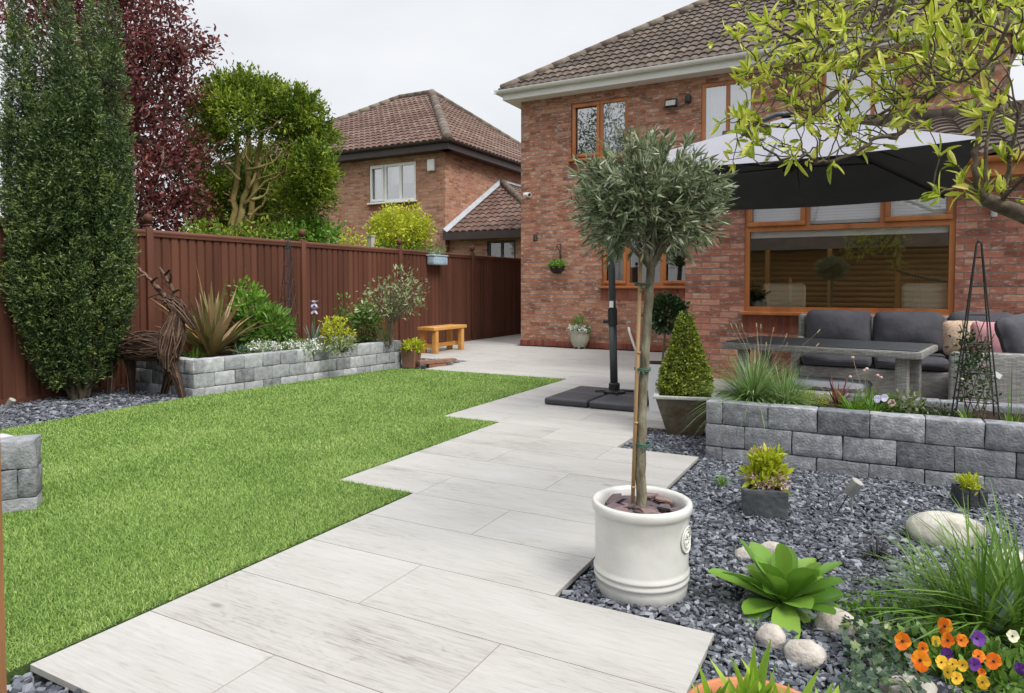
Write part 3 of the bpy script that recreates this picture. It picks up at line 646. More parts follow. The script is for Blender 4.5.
t = thing('raised_bed', 'corner of a grey block bed at the left edge of the lawn', 'raised bed', (-4.4, 1.5, -.05))
mb = MB(); blockwall(mb, (-3.95, 1.90), (-5.3, 1.90), .352, 3, .149, .235, .14, off=.02, side=1)
blockwall(mb, (-4.81, .55), (-3.76, 1.90), .352, 3, .149, .235, .14, off=.1); mb.build('block_wall', M['stone'], t, angle=50)
soil_sheet([(-5.25, .6), (-4.78, .62), (-3.95, 1.75), (-5.25, 1.8)], .33).build('soil', M['soil'], t, smooth=True)

# ================================================================== FENCE
FX, FH = -7.46, 1.78
fence = thing('garden_fence', 'long brown ribbed fence with ball topped posts behind the lawn', 'fence', (FX, 8, -.06))
PY = [0.2, 2.6, 5.01, 7.41, 9.72, 12.18, 14.6, 17.0]
for a, b in zip(PY[:-1], PY[1:]):
    mb = MB(); y = a + .045; pit = .118; V = []; z0, z1 = .03, FH - .03
    prof = []
    while y < b - .05:
        for dy, dx in ((0, 0), (.012, .022), (.092, .022), (.104, 0)):
            if y + dy <= b - .045: prof.append((FX + dx, y + dy))
        y += pit
    prof.append((FX + .01, b - .03)); prof.insert(0, (FX + .01, a + .03))
    for (x, yy) in prof: V += [(x, yy, z0), (x, yy, z1)]
    F = np.array([(2 * i, 2 * i + 2, 2 * i + 3, 2 * i + 1) for i in range(len(prof) - 1)])
    mb.add(V, F, np.repeat(np.repeat(rng.random(len(prof) // 4 + 2), 4)[:len(prof)], 2))
    mb.build('panel', M['fence'], fence)
    mb = MB(); cyl(mb, (FX + .012, a + .045, FH - .03), (FX + .012, b - .045, FH - .03), .034, 10); box(mb, FX - .02, FX + .04, a + .045, b - .045, FH - .075, FH - .03)
    mb.build('top_rail', M['fence'], fence, angle=40)
    mb = MB(); box(mb, FX - .02, FX + .045, a + .045, b - .045, -.04, .03); mb.build('gravel_board', M['fence'], fence)
for y in PY:
    mb = MB(); rbox(mb, (FX + .015, y, (FH + .03) / 2 - .02), (.085, .085, FH + .07), .01); po = mb.build('post', M['fence'], fence, angle=40)
    mb = MB(); lathe(mb, (FX + .015, y, FH + .045), [(.0, 0), (.048, 0), (.048, .012), (.02, .02), (.02, .028), (.04, .04), (.052, .065), (.055, .085), (.05, .108), (.035, .13), (.012, .141), (0, .142)], 20)
    mb.build('ball_finial', M['fence'], po, smooth=True)

# ================================================================== ROOFS
def tiles(mb, A, B, inw, pitch, run, kl, kr, roll=.15, course=.27, amp=.028, lip=.03):
    """tiled slope: eave A-B, horizontal direction inw, hips cut kl/kr per metre of run"""
    A = np.array(A, float); B = np.array(B, float); e = B - A; Ln = np.linalg.norm(e); e /= Ln; inw = np.array([*inw, 0.])
    tp = math.tan(pitch); c = course * math.cos(pitch); nr = int(math.ceil(run / c))
    nrm = np.array([-inw[0] * math.sin(pitch), -inw[1] * math.sin(pitch), math.cos(pitch)])
    U = np.arange(0, Ln + .001, roll / 6)
    wav = amp * (np.abs(np.cos(U / roll * math.pi)) ** .7)
    for j in range(nr):
        v0 = j * c; v1 = min((j + 1) * c, run)
        lo0, hi0 = kl * v0, Ln - kr * v0; lo1, hi1 = kl * v1, Ln - kr * v1
        if hi0 - lo0 < .02: break
        u0 = np.clip(U, lo0, hi0); u1 = np.clip(U, lo1, max(hi1, lo1))
        w_ = wav + rng.normal(0, .0015, len(U))
        base = lambda u, v: A + np.outer(u, e) + inw * v + np.array([0, 0, tp * v])
        b0 = base(u0, v0); b1 = base(u1, v1)
        rowr = .5 * rng.random() + .5 * rng.random(len(U) // 6 + 1).repeat(6)[:len(U)]
        V = np.concatenate([b0 + np.outer(w_ - .012, nrm), b0 + np.outer(w_ + lip, nrm), b1 + np.outer(w_ + .004, nrm)])
        n = len(U); i = np.arange(n - 1)
        ok = (u0[1:] - u0[:-1]) + (u1[1:] - u1[:-1]) > 1e-4; i = i[ok]
        F = np.concatenate([np.stack([i, i + 1, i + 1 + n, i + n], 1), np.stack([i + n, i + 1 + n, i + 1 + 2 * n, i + 2 * n], 1)])
        mb.add(V, F, np.tile(rowr, 3))
def ridge_caps(mb, p0, p1, rad=.10, ln=.38):
    p0 = np.array(p0, float); p1 = np.array(p1, float); T = np.linalg.norm(p1 - p0); u = (p1 - p0) / T; k = int(T / ln) + 1
    for i in range(k):
        a = p0 + u * (i * T / k - .01); b = p0 + u * ((i + 1) * T / k)
        tube(mb, [a, b], [rad, rad * .95], 12)
def solid_hip(mb, x0, x1, y0, y1, z, pitch):     # closed deck below the tiles
    run = (y1 - y0) / 2; h = run * math.tan(pitch); ym = (y0 + y1) / 2
    V = [(x0, y0, z), (x1, y0, z), (x1, y1, z), (x0, y1, z), (x0 + run, ym, z + h), (x1 - run, ym, z + h)]
    mb.add(V, [(0, 1, 5, 4), (1, 2, 5), (2, 3, 4, 5), (3, 0, 4), (0, 3, 2, 1)])

# ------- wall with openings on a plane y = Y (facing -y)
def wall_y(mb, x0, x1, z0, z1, Y, holes, depth=.1, base=0):
    xs = sorted({x0, x1, *[h[0] for h in holes], *[h[1] for h in holes]}); zs = sorted({z0, z1, *[h[2] for h in holes], *[h[3] for h in holes]})
    for a, b in zip(xs[:-1], xs[1:]):
        for c, d in zip(zs[:-1], zs[1:]):
            m, k = (a + b) / 2, (c + d) / 2
            if any(h[0] < m < h[1] and h[2] < k < h[3] for h in holes): continue
            quad(mb, (a, Y, c), (b, Y, c), (b, Y, d), (a, Y, d))
    for h in holes:
        a, b, c, d = h; E = Y + depth
        quad(mb, (a, Y, c), (a, Y, d), (a, E, d), (a, E, c)); quad(mb, (b, Y, c), (b, E, c), (b, E, d), (b, Y, d))
        quad(mb, (a, Y, d), (b, Y, d), (b, E, d), (a, E, d)); quad(mb, (a, Y, c), (a, E, c), (b, E, c), (b, Y, c))
def window(parent, x0, x1, z0, z1, Y, mull, m, glass, fw=.06, transom=None, sashes=(), sill=True, name='window', curtain=None, casing=True):
    """frame with mullions; sashes = list of (x0,x1,z0,z1) opening lights with thicker frames"""
    y0, y1 = Y + .03, Y + .085
    mb = MB()
    for a, b, c, d in ((x0, x1, z0, z0 + fw), (x0, x1, z1 - fw, z1), (x0, x0 + fw, z0 + fw, z1 - fw), (x1 - fw, x1, z0 + fw, z1 - fw)): box(mb, a, b, y0, y1, c, d)
    zt = z1 - fw
    if transom: box(mb, x0 + fw, x1 - fw, y0 + .002, y1, transom - fw * .5, transom + fw * .5)
    for k in mull:
        xm, za, zb = (k, z0 + fw, z1 - fw) if not isinstance(k, tuple) else k
        box(mb, xm - fw * .5, xm + fw * .5, y0 + .003, y1 - .001, za, zb)
    fr = mb.build(name, m, parent)
    mb = MB(); quad(mb, (x0 + fw * .5, Y + .062, z0 + fw * .5), (x1 - fw * .5, Y + .062, z0 + fw * .5), (x1 - fw * .5, Y + .062, z1 - fw * .5), (x0 + fw * .5, Y + .062, z1 - fw * .5)); mb.build('pane', glass, fr)
    for (a, b, c, d) in sashes:
        s = MB(); f2 = .055
        for q in ((a, b, c, c + f2), (a, b, d - f2, d), (a, a + f2, c + f2, d - f2), (b - f2, b, c + f2, d - f2)):
            rbox(s, ((q[0] + q[1]) / 2, Y + .018, (q[2] + q[3]) / 2), (q[1] - q[0], .05, q[3] - q[2]), .008)
        s.build('sash', m, fr, angle=40)
    if sill:
        s = MB(); rbox(s, ((x0 + x1) / 2, Y - .01, z0 - .022), (x1 - x0 + .08, .12, .04), .008); s.build('sill', m, fr, angle=40)
    return fr
def curtain_part(parent, x0, x1, z0, z1, Y, m, folds=9, amp=.025, name='curtain'):
    n = 60; V = []
    for i in range(n + 1):
        x = x0 + (x1 - x0) * i / n; y = Y + amp * math.sin(i / n * folds * 2 * math.pi) + amp * .5 * math.sin(i * .9)
        V += [(x, y, z0), (x, y, z1)]
    b = MB(); b.add(V, np.array([(2 * i, 2 * i + 2, 2 * i + 3, 2 * i + 1) for i in range(n)])); b.build(name, m, parent, smooth=True)

# ================================================================== MAIN HOUSE
HY, EY = 11.64, 8.5                      # main facade, extension facade
HX0, HX1 = -6.02, 1.57; EX0, EX1 = -2.10, 3.3; WT = 4.62
house = thing('brick_house', 'red brick house with brown tiled roof and oak coloured windows', 'house', (-2, HY, 0))
H_holes = [(-4.38, -2.72, 1.13, 2.12), (-4.99, -3.91, 3.44, 4.46), (-2.635, -1.79, 3.44, 4.50), (-.80, .28, 3.44, 4.50)]
mb = MB(); wall_y(mb, HX0, HX1, 0, WT, HY, H_holes)
quad(mb, (HX0, HY + 9, 0), (HX0, HY, 0), (HX0, HY, WT), (HX0, HY + 9, WT)); quad(mb, (HX1, HY, 0), (HX1, HY + 9, 0), (HX1, HY + 9, WT), (HX1, HY, WT)); quad(mb, (HX1, HY + 9, 0), (HX0, HY + 9, 0), (HX0, HY + 9, WT), (HX1, HY + 9, WT))
mb.build('wall', M['brick'], house)
E_hole = (-1.40, .72, .83, 2.20)
mb = MB(); wall_y(mb, EX0, EX1, 0, 2.36, EY, [E_hole])
quad(mb, (EX0, HY, 0), (EX0, EY, 0), (EX0, EY, 2.36), (EX0, HY, 2.36)); quad(mb, (EX1, EY, 2.15), (EX1, HY, 2.15), (EX1, HY, 2.36), (EX1, EY, 2.36))
mb.add([(EX0, EY, 2.36), (EX0, HY, 2.36), (EX0, HY, 3.52)], [(0, 1, 2)]); mb.add([(EX1, EY, 2.36), (EX1, HY, 3.52), (EX1, HY, 2.36)], [(0, 1, 2)])
mb.build('extension_wall', M['brick_ext'], house)
# plinth and soldier courses
mb = MB(); box(mb, HX0 - .004, EX0 - .003, HY - .028, HY + .01, 0, .10); mb.build('plinth', M['soldier'], house)
mb = MB(); box(mb, -4.40, -2.70, HY - .006, HY + .02, .87, 1.085); mb.build('brick_apron', M['soldier'], house)
mb = MB(); box(mb, -5.01, -3.89, HY - .006, HY + .02, 3.20, 3.395); mb.build('brick_apron', M['soldier'], house)
mb = MB(); box(mb, -1.42, .74, EY - .006, EY + .02, .58, .785); mb.build('brick_apron', M['soldier'], house)
# windows
w1 = window(house, *H_holes[0], HY, [(-3.90, 1.19, 2.06), (-3.29, 1.19, 2.06)], M['oak'], M['glass'], sashes=[(-4.35, -3.93, 1.17, 2.08), (-3.26, -2.76, 1.17, 2.08)])
w2 = window(house, *H_holes[1], HY, [-4.42], M['oak'], M['glass_up'], sashes=[(-4.96, -4.44, 3.475, 4.43)])
w3 = window(house, *H_holes[2], HY, [-2.21], M['oak'], M['glass_up'])
w4 = window(house, *H_holes[3], HY, [-.1], M['oak'], M['glass_up'])
for wnd, h in ((w2, H_holes[1]), (w3, H_holes[2]), (w4, H_holes[3])):
    curtain_part(wnd, h[0] + (.5 if wnd is w2 else .05), h[1] - .05, h[2] + .02, h[3] - .03, HY + .2, M['curtain'], folds=7)
curtain_part(w1, H_holes[0][0] + .05, H_holes[0][0] + .5, 1.15, 2.1, HY + .22, M['curtain'], folds=4)
w5 = window(house, *E_hole, EY, [(-.715, 1.83, 2.14), (.045, 1.83, 2.14)], M['oak'], M['glass'], fw=.055, transom=1.80, sashes=[(-1.37, -.735, 1.83, 2.17), (.065, .69, 1.83, 2.17)])
mb = MB()
for a, b in ((-1.34, -.74), (-.69, .02), (.07, .66)):
    for k in range(9): box(mb, a, b, EY + .125, EY + .131, 1.845 + k * .033, 1.845 + k * .033 + .031)
box(mb, -1.34, .66, EY + .105, EY + .16, 1.70, 1.775)
mb.build('blind', M['blind'], w5)
# room boxes behind the glass
mb = MB()
def room(mb, x0, x1, y0, y1, z0, z1):
    quad(mb, (x0, y1, z0), (x0, y1, z1), (x1, y1, z1), (x1, y1, z0)); quad(mb, (x0, y0, z0), (x0, y0, z1), (x0, y1, z1), (x0, y1, z0)); quad(mb, (x1, y0, z0), (x1, y1, z0), (x1, y1, z1), (x1, y0, z1))
    quad(mb, (x0, y0, z0), (x0, y1, z0), (x1, y1, z0), (x1, y0, z0)); quad(mb, (x0, y0, z1), (x1, y0, z1), (x1, y1, z1), (x0, y1, z1))
room(mb, EX0 + .1, EX1 - .02, EY + .11, EY + 3.0, .02, 2.3); mb.f = mb.f[:2] + mb.f[3:4]; quad(mb, (EX0 + .1, EY + .11, 2.3), (1.95, EY + .11, 2.3), (1.95, EY + 3, 2.3), (EX0 + .1, EY + 3, 2.3))  # right side and ceiling end left open for added daylight
pd = MB()
for yy in (EY + .03, EY + 1.05, EY + 2.07, EY + 3.07): box(pd, EX1 - .06, EX1 - .005, yy, yy + .07, .02, 2.148)
box(pd, EX1 - .059, EX1 - .006, EY + .1, EY + 3.07, 2.07, 2.147)
pd = pd.build('added_daylight_opening', M['oak'], house)  # unseen side opening, added to let daylight onto the indoor chairs
for h in H_holes[:1]: room(mb, h[0] - .6, h[1] + .5, HY + .11, HY + 3, .3, 2.4)
room(mb, HX0 + .2, HX1 - .2, HY + .11, HY + 3.2, 2.9, 4.55)
mb.build('room_wall', M['room'], house)
# main roof
PT = R(34.5); ov = .31
rx0, rx1, ry0, ry1, rz = HX0 - ov, HX1 + ov, HY - ov, HY + 9 + ov, 4.78
runm = (ry1 - ry0) / 2; k_ = runm
hw = (rx1 - rx0) / 2
# ridge runs along Y (house is narrower than deep)
mb = MB()
tiles(mb, (rx0, ry0, rz), (rx1, ry0, rz), (0, 1), PT, hw, 1, 1)
tiles(mb, (rx0, ry1, rz), (rx0, ry0, rz), (1, 0), PT, hw, 1, 1)
roof = mb.build('roof', M['tile'], house)
mb = MB(); hgt = hw * math.tan(PT); xm = (rx0 + rx1) / 2
mb.add([(rx0, ry0, rz - .02), (rx1, ry0, rz - .02), (rx1, ry1, rz - .02), (rx0, ry1, rz - .02), (xm, ry0 + hw, rz - .02 + hgt), (xm, ry1 - hw, rz - .02 + hgt)], [(0, 1, 4), (1, 2, 5, 4), (2, 3, 5), (3, 0, 4, 5), (0, 3, 2, 1)])
mb.build('deck', M['tile'], roof)
mb = MB(); ridge_caps(mb, (rx0 + .05, ry0 + .05, rz + .06), (xm, ry0 + hw, rz + hgt + .05), .085); ridge_caps(mb, (rx1 - .05, ry0 + .05, rz + .06), (xm, ry0 + hw, rz + hgt + .05), .085); mb.build('hip_tiles', M['hip'], roof, smooth=True)
# fascia, soffit, gutter
mb = MB()
box(mb, rx0 + .06, rx1 - .06, ry0 + .045, ry0 + .07, WT + .0, rz - .02); box(mb, rx0 + .06, rx0 + .085, ry0 + .071, ry1, WT, rz - .02); box(mb, rx1 - .085, rx1 - .06, ry0 + .071, ry1, WT, rz - .02)
box(mb, rx0 + .086, rx1 - .086, ry0 + .071, HY + .02, WT - .002, WT + .012)
box(mb, rx0 + .086, HX0 + .02, HY + .021, ry1, WT - .002, WT + .012)
mb.build('fascia', M['upvc'], house)
def gutter(p0, p1, parent, m, rad=.062, out=(0, -1)):
    mb = MB(); p0 = np.array(p0, float); p1 = np.array(p1, float); o = np.array([*out, 0.]); V = []
    angs = np.linspace(0, math.pi, 11)
    for rr in (rad, rad - .006):
        for p in (p0, p1):
            for a in angs: V.append(p + o * (math.cos(a) * rr) + np.array([0, 0, -math.sin(a) * rr * .95]))
    F = [(i, i + 1, 11 + i + 1, 11 + i) for i in range(10)] + [(22 + i, 33 + i, 33 + i + 1, 22 + i + 1) for i in range(10)] + [(0, 11, 33, 22), (10, 32, 43, 21)]
    F += [tuple(range(11)), tuple(range(11, 22))]
    mb.add(V, F)
    T = np.linalg.norm(p1 - p0); u = (p1 - p0) / T
    g = mb.build("gutter", m, parent, angle=50)
    k = int(T / 1.1)
    for i in range(k + 1):
        c = p0 + u * (i * T / max(k, 1)); mb = MB(); rr = rad + .007; V = []
        for sgn in (-.022, .022):
            for a in angs: V.append(c + u * sgn + o * math.cos(a) * rr + np.array([0, 0, -math.sin(a) * rr * .95]))
        mb.add(V, [(j, j + 1, 11 + j + 1, 11 + j) for j in range(10)]); mb.build('bracket', m, g)
gutter((rx0 - .02, ry0 - .03, rz + .005), (rx1 + .02, ry0 - .03, rz + .005), house, M['upvc'])
gutter((rx0 - .03, ry1, rz + .005), (rx0 - .03, ry0 - .08, rz + .005), house, M['upvc'], out=(-1, 0))
# lean-to roof of the extension; unseen right end glazing added to light the room
RL = 1.95
mb = MB(); lp = math.atan((3.52 - 2.42) / (HY - (EY - .28)))
tiles(mb, (EX0 - .15, EY - .28, 2.42), (RL, EY - .28, 2.42), (0, 1), lp, (HY - EY + .27), 0, 0, roll=.30, course=.33, amp=.045)
er = mb.build('extension_roof', M['tile'], house)
mb = MB(); mb.add([(EX0 - .15, EY - .28, 2.395), (RL, EY - .28, 2.395), (RL, HY, 3.50), (EX0 - .15, HY, 3.50), (EX0 - .15, EY - .28, 2.36), (RL, EY - .28, 2.36), (RL, HY, 3.46), (EX0 - .15, HY, 3.46)], BOXF[[0, 1, 2, 3, 4, 5]]); mb.build('deck', M['tile'], er)
mb = MB()
for xx in (RL + .002, RL + .62, RL + 1.04, EX1 + .09): mb.add([(xx, EY - .28, 2.40), (xx + .06, EY - .28, 2.40), (xx + .06, HY, 3.50), (xx, HY, 3.50), (xx, EY - .28, 2.34), (xx + .06, EY - .28, 2.34), (xx + .06, HY, 3.44), (xx, HY, 3.44)], BOXF)
rf = mb.build('added_rooflight', M['oak'], er); mb = MB(); quad(mb, (RL, EY - .27, 2.39), (EX1 + .14, EY - .27, 2.39), (EX1 + .14, HY, 3.49), (RL, HY, 3.49)); mb.build('pane', M['glass'], rf)  # unseen rooflight, added to bring daylight into the dining room
mb = MB(); ridge_caps(mb, (EX0 - .15, HY - .06, 3.56), (EX1 + .15, HY - .06, 3.56), .11); mb.build('ridge_tiles', M['tile'], er, smooth=True)
mb = MB(); box(mb, EX0 - .12, EX1 + .12, EY - .27, EY - .245, 2.22, 2.375); box(mb, EX0 - .12, EX1 + .12, EY - .244, EY - .003, 2.225, 2.24); mb.build('extension_fascia', M['oak'], house)
gutter((EX0 - .15, EY - .335, 2.40), (EX1 + .15, EY - .335, 2.40), house, M['oak'], .055)

# fittings on the house
def small(name, label, cat, c, group=None): return thing(name, label, cat, c, group)
p = WY(528, 195, HY - .06); t = small('security_camera', 'small white security camera on the corner of the brick house', 'camera', (p[0], HY, p[2]))
mb = MB(); cyl(mb, (p[0], HY, p[2]), (p[0], HY - .02, p[2]), .045, 20); cyl(mb, (p[0], HY - .02, p[2]), (p[0] + .02, HY - .09, p[2]), .02, 12); mb.build('mount', M['upvc'], t, angle=40)
mb = MB(); cyl(mb, (p[0] - .06, HY - .07, p[2] + .005), (p[0] + .08, HY - .16, p[2] - .01), .042, 20); mb.build('housing', M['upvc'], t, angle=40)
mb = MB(); cyl(mb, (p[0] + .075, HY - .158, p[2] - .0095), (p[0] + .09, HY - .167, p[2] - .012), .028, 16); mb.build('lens', M['blackmetal'], t)
p = WY(535, 238, HY - .08); t = small('wall_spotlight', 'small black spotlight on the brick wall near the corner', 'wall light', (p[0], HY, p[2]))
mb = MB(); cyl(mb, (p[0], HY, p[2]), (p[0], HY - .05, p[2]), .022, 12); mb.build('mount', M['blackmetal'], t)
mb = MB(); cyl(mb, (p[0] - .005, HY - .06, p[2] + .06), (p[0] + .005, HY - .08, p[2] - .05), .038, 16); mb.build('lamp_head', M['blackmetal'], t, angle=40)
p = WY(671, 103, HY - .08); t = small('floodlight', 'black floodlight with sensor below the gutter between the upstairs windows', 'floodlight', (p[0], HY, p[2]))
mb = MB(); rbox(mb, (p[0], HY - .09, p[2]), (.21, .05, .15), .012, tilt=(R(-20), 0)); mb.build('housing', M['blackmetal'], t, angle=40)
mb = MB(); rbox(mb, (p[0], HY - .113, p[2] - .006), (.165, .014, .10), .004, tilt=(R(-20), 0)); mb.build('lens', M['lens'], t)
mb = MB(); cyl(mb, (p[0], HY, p[2] - .02), (p[0], HY - .07, p[2] - .02), .025, 10); tube(mb, [(p[0] + .05, HY - .06, p[2] - .06), (p[0] + .16, HY - .03, p[2] - .07), (p[0] + .26, HY - .03, p[2] + .0)], .008, 6); mb.build('bracket', M['blackmetal'], t)
mb = MB(); rbox(mb, (p[0] + .28, HY - .05, p[2] + .04), (.10, .09, .13), .025); mb.build('sensor', M['blackmetal'], t, angle=40)
p = WY(994, 208, EY - .06); t = small('wall_lamp', 'chrome cylinder wall lamp right of the large window', 'wall light', (p[0], EY, p[2]))
mb = MB(); cyl(mb, (p[0], EY - .07, p[2] - .09), (p[0], EY - .07, p[2] + .09), .035, 20); mb.build('lamp_body', M['steel'], t, angle=40)
mb = MB(); rbox(mb, (p[0], EY - .02, p[2]), (.06, .04, .08), .006); mb.build('mount', M['steel'], t)
# hanging basket
p = WY(557, 266, HY - .17); t = small('hanging_basket', 'wire hanging basket of greenery on a bracket on the brick wall', 'hanging basket', (p[0], HY, p[2]))
mb = MB(); tube(mb, [(p[0], HY, p[2] + .42), (p[0], HY - .012, p[2] + .02)], .008, 6); tube(mb, [(p[0], HY - .01, p[2] + .40), (p[0], HY - .12, p[2] + .40), (p[0], HY - .19, p[2] + .36)], .008, 6)
tube(mb, [(p[0], HY - .01, p[2] + .12), (p[0], HY - .08, p[2] + .3), (p[0], HY - .17, p[2] + .37)], .006, 6); mb.build('bracket', M['blackmetal'], t)
mb = MB(); lathe(mb, (p[0], HY - .17, p[2] - .14), [(0, 0), (.06, .01), (.11, .06), (.14, .13)], 20); mb.build('bowl', M['willow_core'], t, smooth=True)
mb = MB()
for k in range(10):
    a = k * math.pi / 5; tube(mb, [(p[0] + r_ * math.cos(a), HY - .17 + r_ * math.sin(a), p[2] - .145 + z_) for r_, z_ in ((.01, 0), (.07, .01), (.12, .06), (.15, .14))], .003, 4)
for z_, r_ in ((.14, .15), (.06, .12)): tube(mb, [(p[0] + r_ * math.cos(a), HY - .17 + r_ * math.sin(a), p[2] - .145 + z_) for a in np.linspace(0, 2 * math.pi, 17)], .004, 4)
for a in (0, 2.1, 4.2): tube(mb, [(p[0] + .15 * math.cos(a), HY - .17 + .15 * math.sin(a), p[2]), (p[0], HY - .18, p[2] + .36)], .002, 3)
mb.build('wire', M['blackmetal'], t)
mb = MB(); crown(mb, [((p[0], HY - .17, p[2] + .02), (.14, .14, .06))], 60, 8, .02, .05, .02, .6); mb.build('foliage', M['fresh'], t)
# hose pipe against wall
p = G(637, 352); t0 = MB(); a0 = WY(630, 333, HY - .06)
tube(t0, [(a0[0] - .03, HY - .05, a0[2] + .1), (a0[0], HY - .07, a0[2]), (a0[0] + .13, HY - .10, a0[2] - .33), (a0[0] + .2, HY - .11, a0[2] - .62)], .022, 10)
props(t0.build('waste_pipe', M['upvc'], None, smooth=True), 'white pipe end curving down the brick wall below the kitchen window', 'pipe')

# furniture indoors, seen through the big window
def dining_chair(lbl, x, y, rz, wd=.52):
    t = thing('upholstered_chair', lbl, 'chair', (x, y, .02), 'cream chairs inside the dining room', rz)
    mb = MB(); rbox(mb, (0, .0, .82), (wd, .09, .64), .045, 0, puff=.35, T=T7); mb.build('backrest', M['cream'], t, smooth=True, local=True)
    mb = MB(); rbox(mb, (0, .25, .45), (wd, .5, .12), .04, T=T7); mb.build('seat', M['cream'], t, smooth=True, local=True)
    for sx in (-1, 1):
        for yy in (.05, .45):
            mb = MB(); cyl(mb, (sx * (wd / 2 - .04), yy, 0), (sx * (wd / 2 - .04), yy, .42), .02, 8); mb.build('leg', M['oak'], t, local=True)
p = WY(783, 300, EY + .25); dining_chair('cream upholstered chair at the left behind the large window', p[0], EY + .25, R(8), .50)
p = WY(930, 300, EY + .25); dining_chair('cream upholstered chair at the right behind the large window', p[0], EY + .25, R(-6), .55)
p = WY(757, 310, EY + .22); t = thing('potted_houseplant', 'leafy houseplant in a pale pot on the left of the window sill', 'plant', (p[0], EY + .22, .83))
mb = MB(); box(mb, -1.37, .69, EY + .12, EY + .32, .795, .828); mb.build('window_board', M['upvc'], w5)
mb = MB(); lathe(mb, (p[0], EY + .22, .83), [(0, .0), (.055, 0), (.07, .12), (.065, .12), (.06, .10), (0, .10)], 20); mb.build('pot', M['white_glaze'], t, smooth=True)
mb = MB(); crown(mb, [((p[0], EY + .22, 1.04), (.09, .09, .1))], 40, 6, .02, .07, .03, .4); tube(mb, [(p[0], EY + .22, .92), (p[0], EY + .22, 1.04)], .008); mb.build('foliage', M['dkgreen'], t)

# ================================================================== NEIGHBOUR'S HOUSE
NY, NX1, NX0, NE = 14.55, -9.69, -17.6, 4.62
nh = thing('brick_house', 'paler brick neighbouring house with hipped roof beyond the fence', 'house', (-13, NY, -.12))
ND = 8.4; nhole = (-12.14, -10.60, 3.36, 4.37)
mb = MB(); wall_y(mb, NX0, NX1, -.12, NE, NY, [nhole])
quad(mb, (NX1, NY, -.12), (NX1, NY + ND, -.12), (NX1, NY + ND, NE), (NX1, NY, NE)); quad(mb, (NX0, NY + ND, -.12), (NX0, NY, -.12), (NX0, NY, NE), (NX0, NY + ND, NE)); quad(mb, (NX1, NY + ND, -.12), (NX0, NY + ND, -.12), (NX0, NY + ND, NE), (NX1, NY + ND, NE))
room(mb, NX0 + .2, NX1 - .2, NY + .12, NY + 3, 2.7, 4.55)
mb.build('wall', M['brick_pale'], nh)
nw = window(nh, *nhole, NY, [-11.62, -11.12], M['upvc'], M['glass_up'], fw=.075, sashes=[(-12.1, -11.66, 3.4, 4.33)])
curtain_part(nw, -12.1, -11.7, 3.4, 4.35, NY + .2, M['curtain'], folds=3); curtain_part(nw, -11.55, -10.65, 3.85, 4.35, NY + .2, M['curtain'], folds=6)
mb = MB(); box(mb, -12.16, -10.58, NY - .006, NY + .02, 3.16, 3.315); mb.build('brick_apron', M['soldier'], nh)
NP = R(30.8); no = .3; a0, a1, b0, b1 = NX0 - no, NX1 + no, NY - no, NY + ND + no; nr_ = (b1 - b0) / 2; nz = NE + .12; nhh = nr_ * math.tan(NP)
kk = (nr_ - .9) / nr_
mb = MB(); tiles(mb, (a0, b0, nz), (a1, b0, nz), (0, 1), NP, nr_, kk, kk, roll=.20, amp=.045)
NP2 = math.atan(nhh / (kk * nr_))
tiles(mb, (a1, b0, nz), (a1, b1, nz), (-1, 0), NP2, kk * nr_, 1 / kk, 1 / kk, roll=.20, amp=.045)
nroof = mb.build('roof', M['tile_n'], nh)
apx = a1 - kk * nr_; apl = a0 + kk * nr_; ym = (b0 + b1) / 2
mb = MB(); mb.add([(a0, b0, nz - .02), (a1, b0, nz - .02), (a1, b1, nz - .02), (a0, b1, nz - .02), (apl, ym, nz + nhh - .02), (apx, ym, nz + nhh - .02)], [(0, 1, 5, 4), (1, 2, 5), (2, 3, 4, 5), (3, 0, 4), (0, 3, 2, 1)]); mb.build('deck', M['tile_n'], nroof)
mb = MB(); ridge_caps(mb, (a1 - .03, b0 + .03, nz + .05), (apx, ym, nz + nhh + .05), .13); ridge_caps(mb, (a0, b0, nz + .05), (apl, ym, nz + nhh + .05), .11); ridge_caps(mb, (apl, ym, nz + nhh + .05), (apx, ym, nz + nhh + .05), .11); ridge_caps(mb, (a1, b1, nz + .05), (apx, ym, nz + nhh + .05), .11)
mb.build('hip_tiles', M['hip'], nroof, smooth=True)
mb = MB(); box(mb, a0, a1, b0, b0 + .025, NE - .10, nz); box(mb, a1 - .025, a1, b0 + .026, b1, NE - .10, nz); box(mb, a0, a1 - .026, b0 + .026, NY - .002, NE - .1, NE - .085); box(mb, NX1 + .002, a1 - .026, b0 + .026, b1, NE - .1, NE - .085); mb.build('fascia', M['brown'], nh)
gutter((a0, b0 - .05, nz), (a1 + .05, b0 - .05, nz), nh, M['brown'], .06); gutter((a1 + .05, b0 - .1, nz), (a1 + .05, b1, nz), nh, M['brown'], .06, out=(1, 0))
p = WY(431, 165, NY - .05); mb = MB(); rbox(mb, (p[0], NY - .04, p[2]), (.22, .08, .3), .02); props(mb.build('alarm_box', M['upvc'], None, angle=40), 'white alarm box high on the neighbouring house wall', 'alarm box')
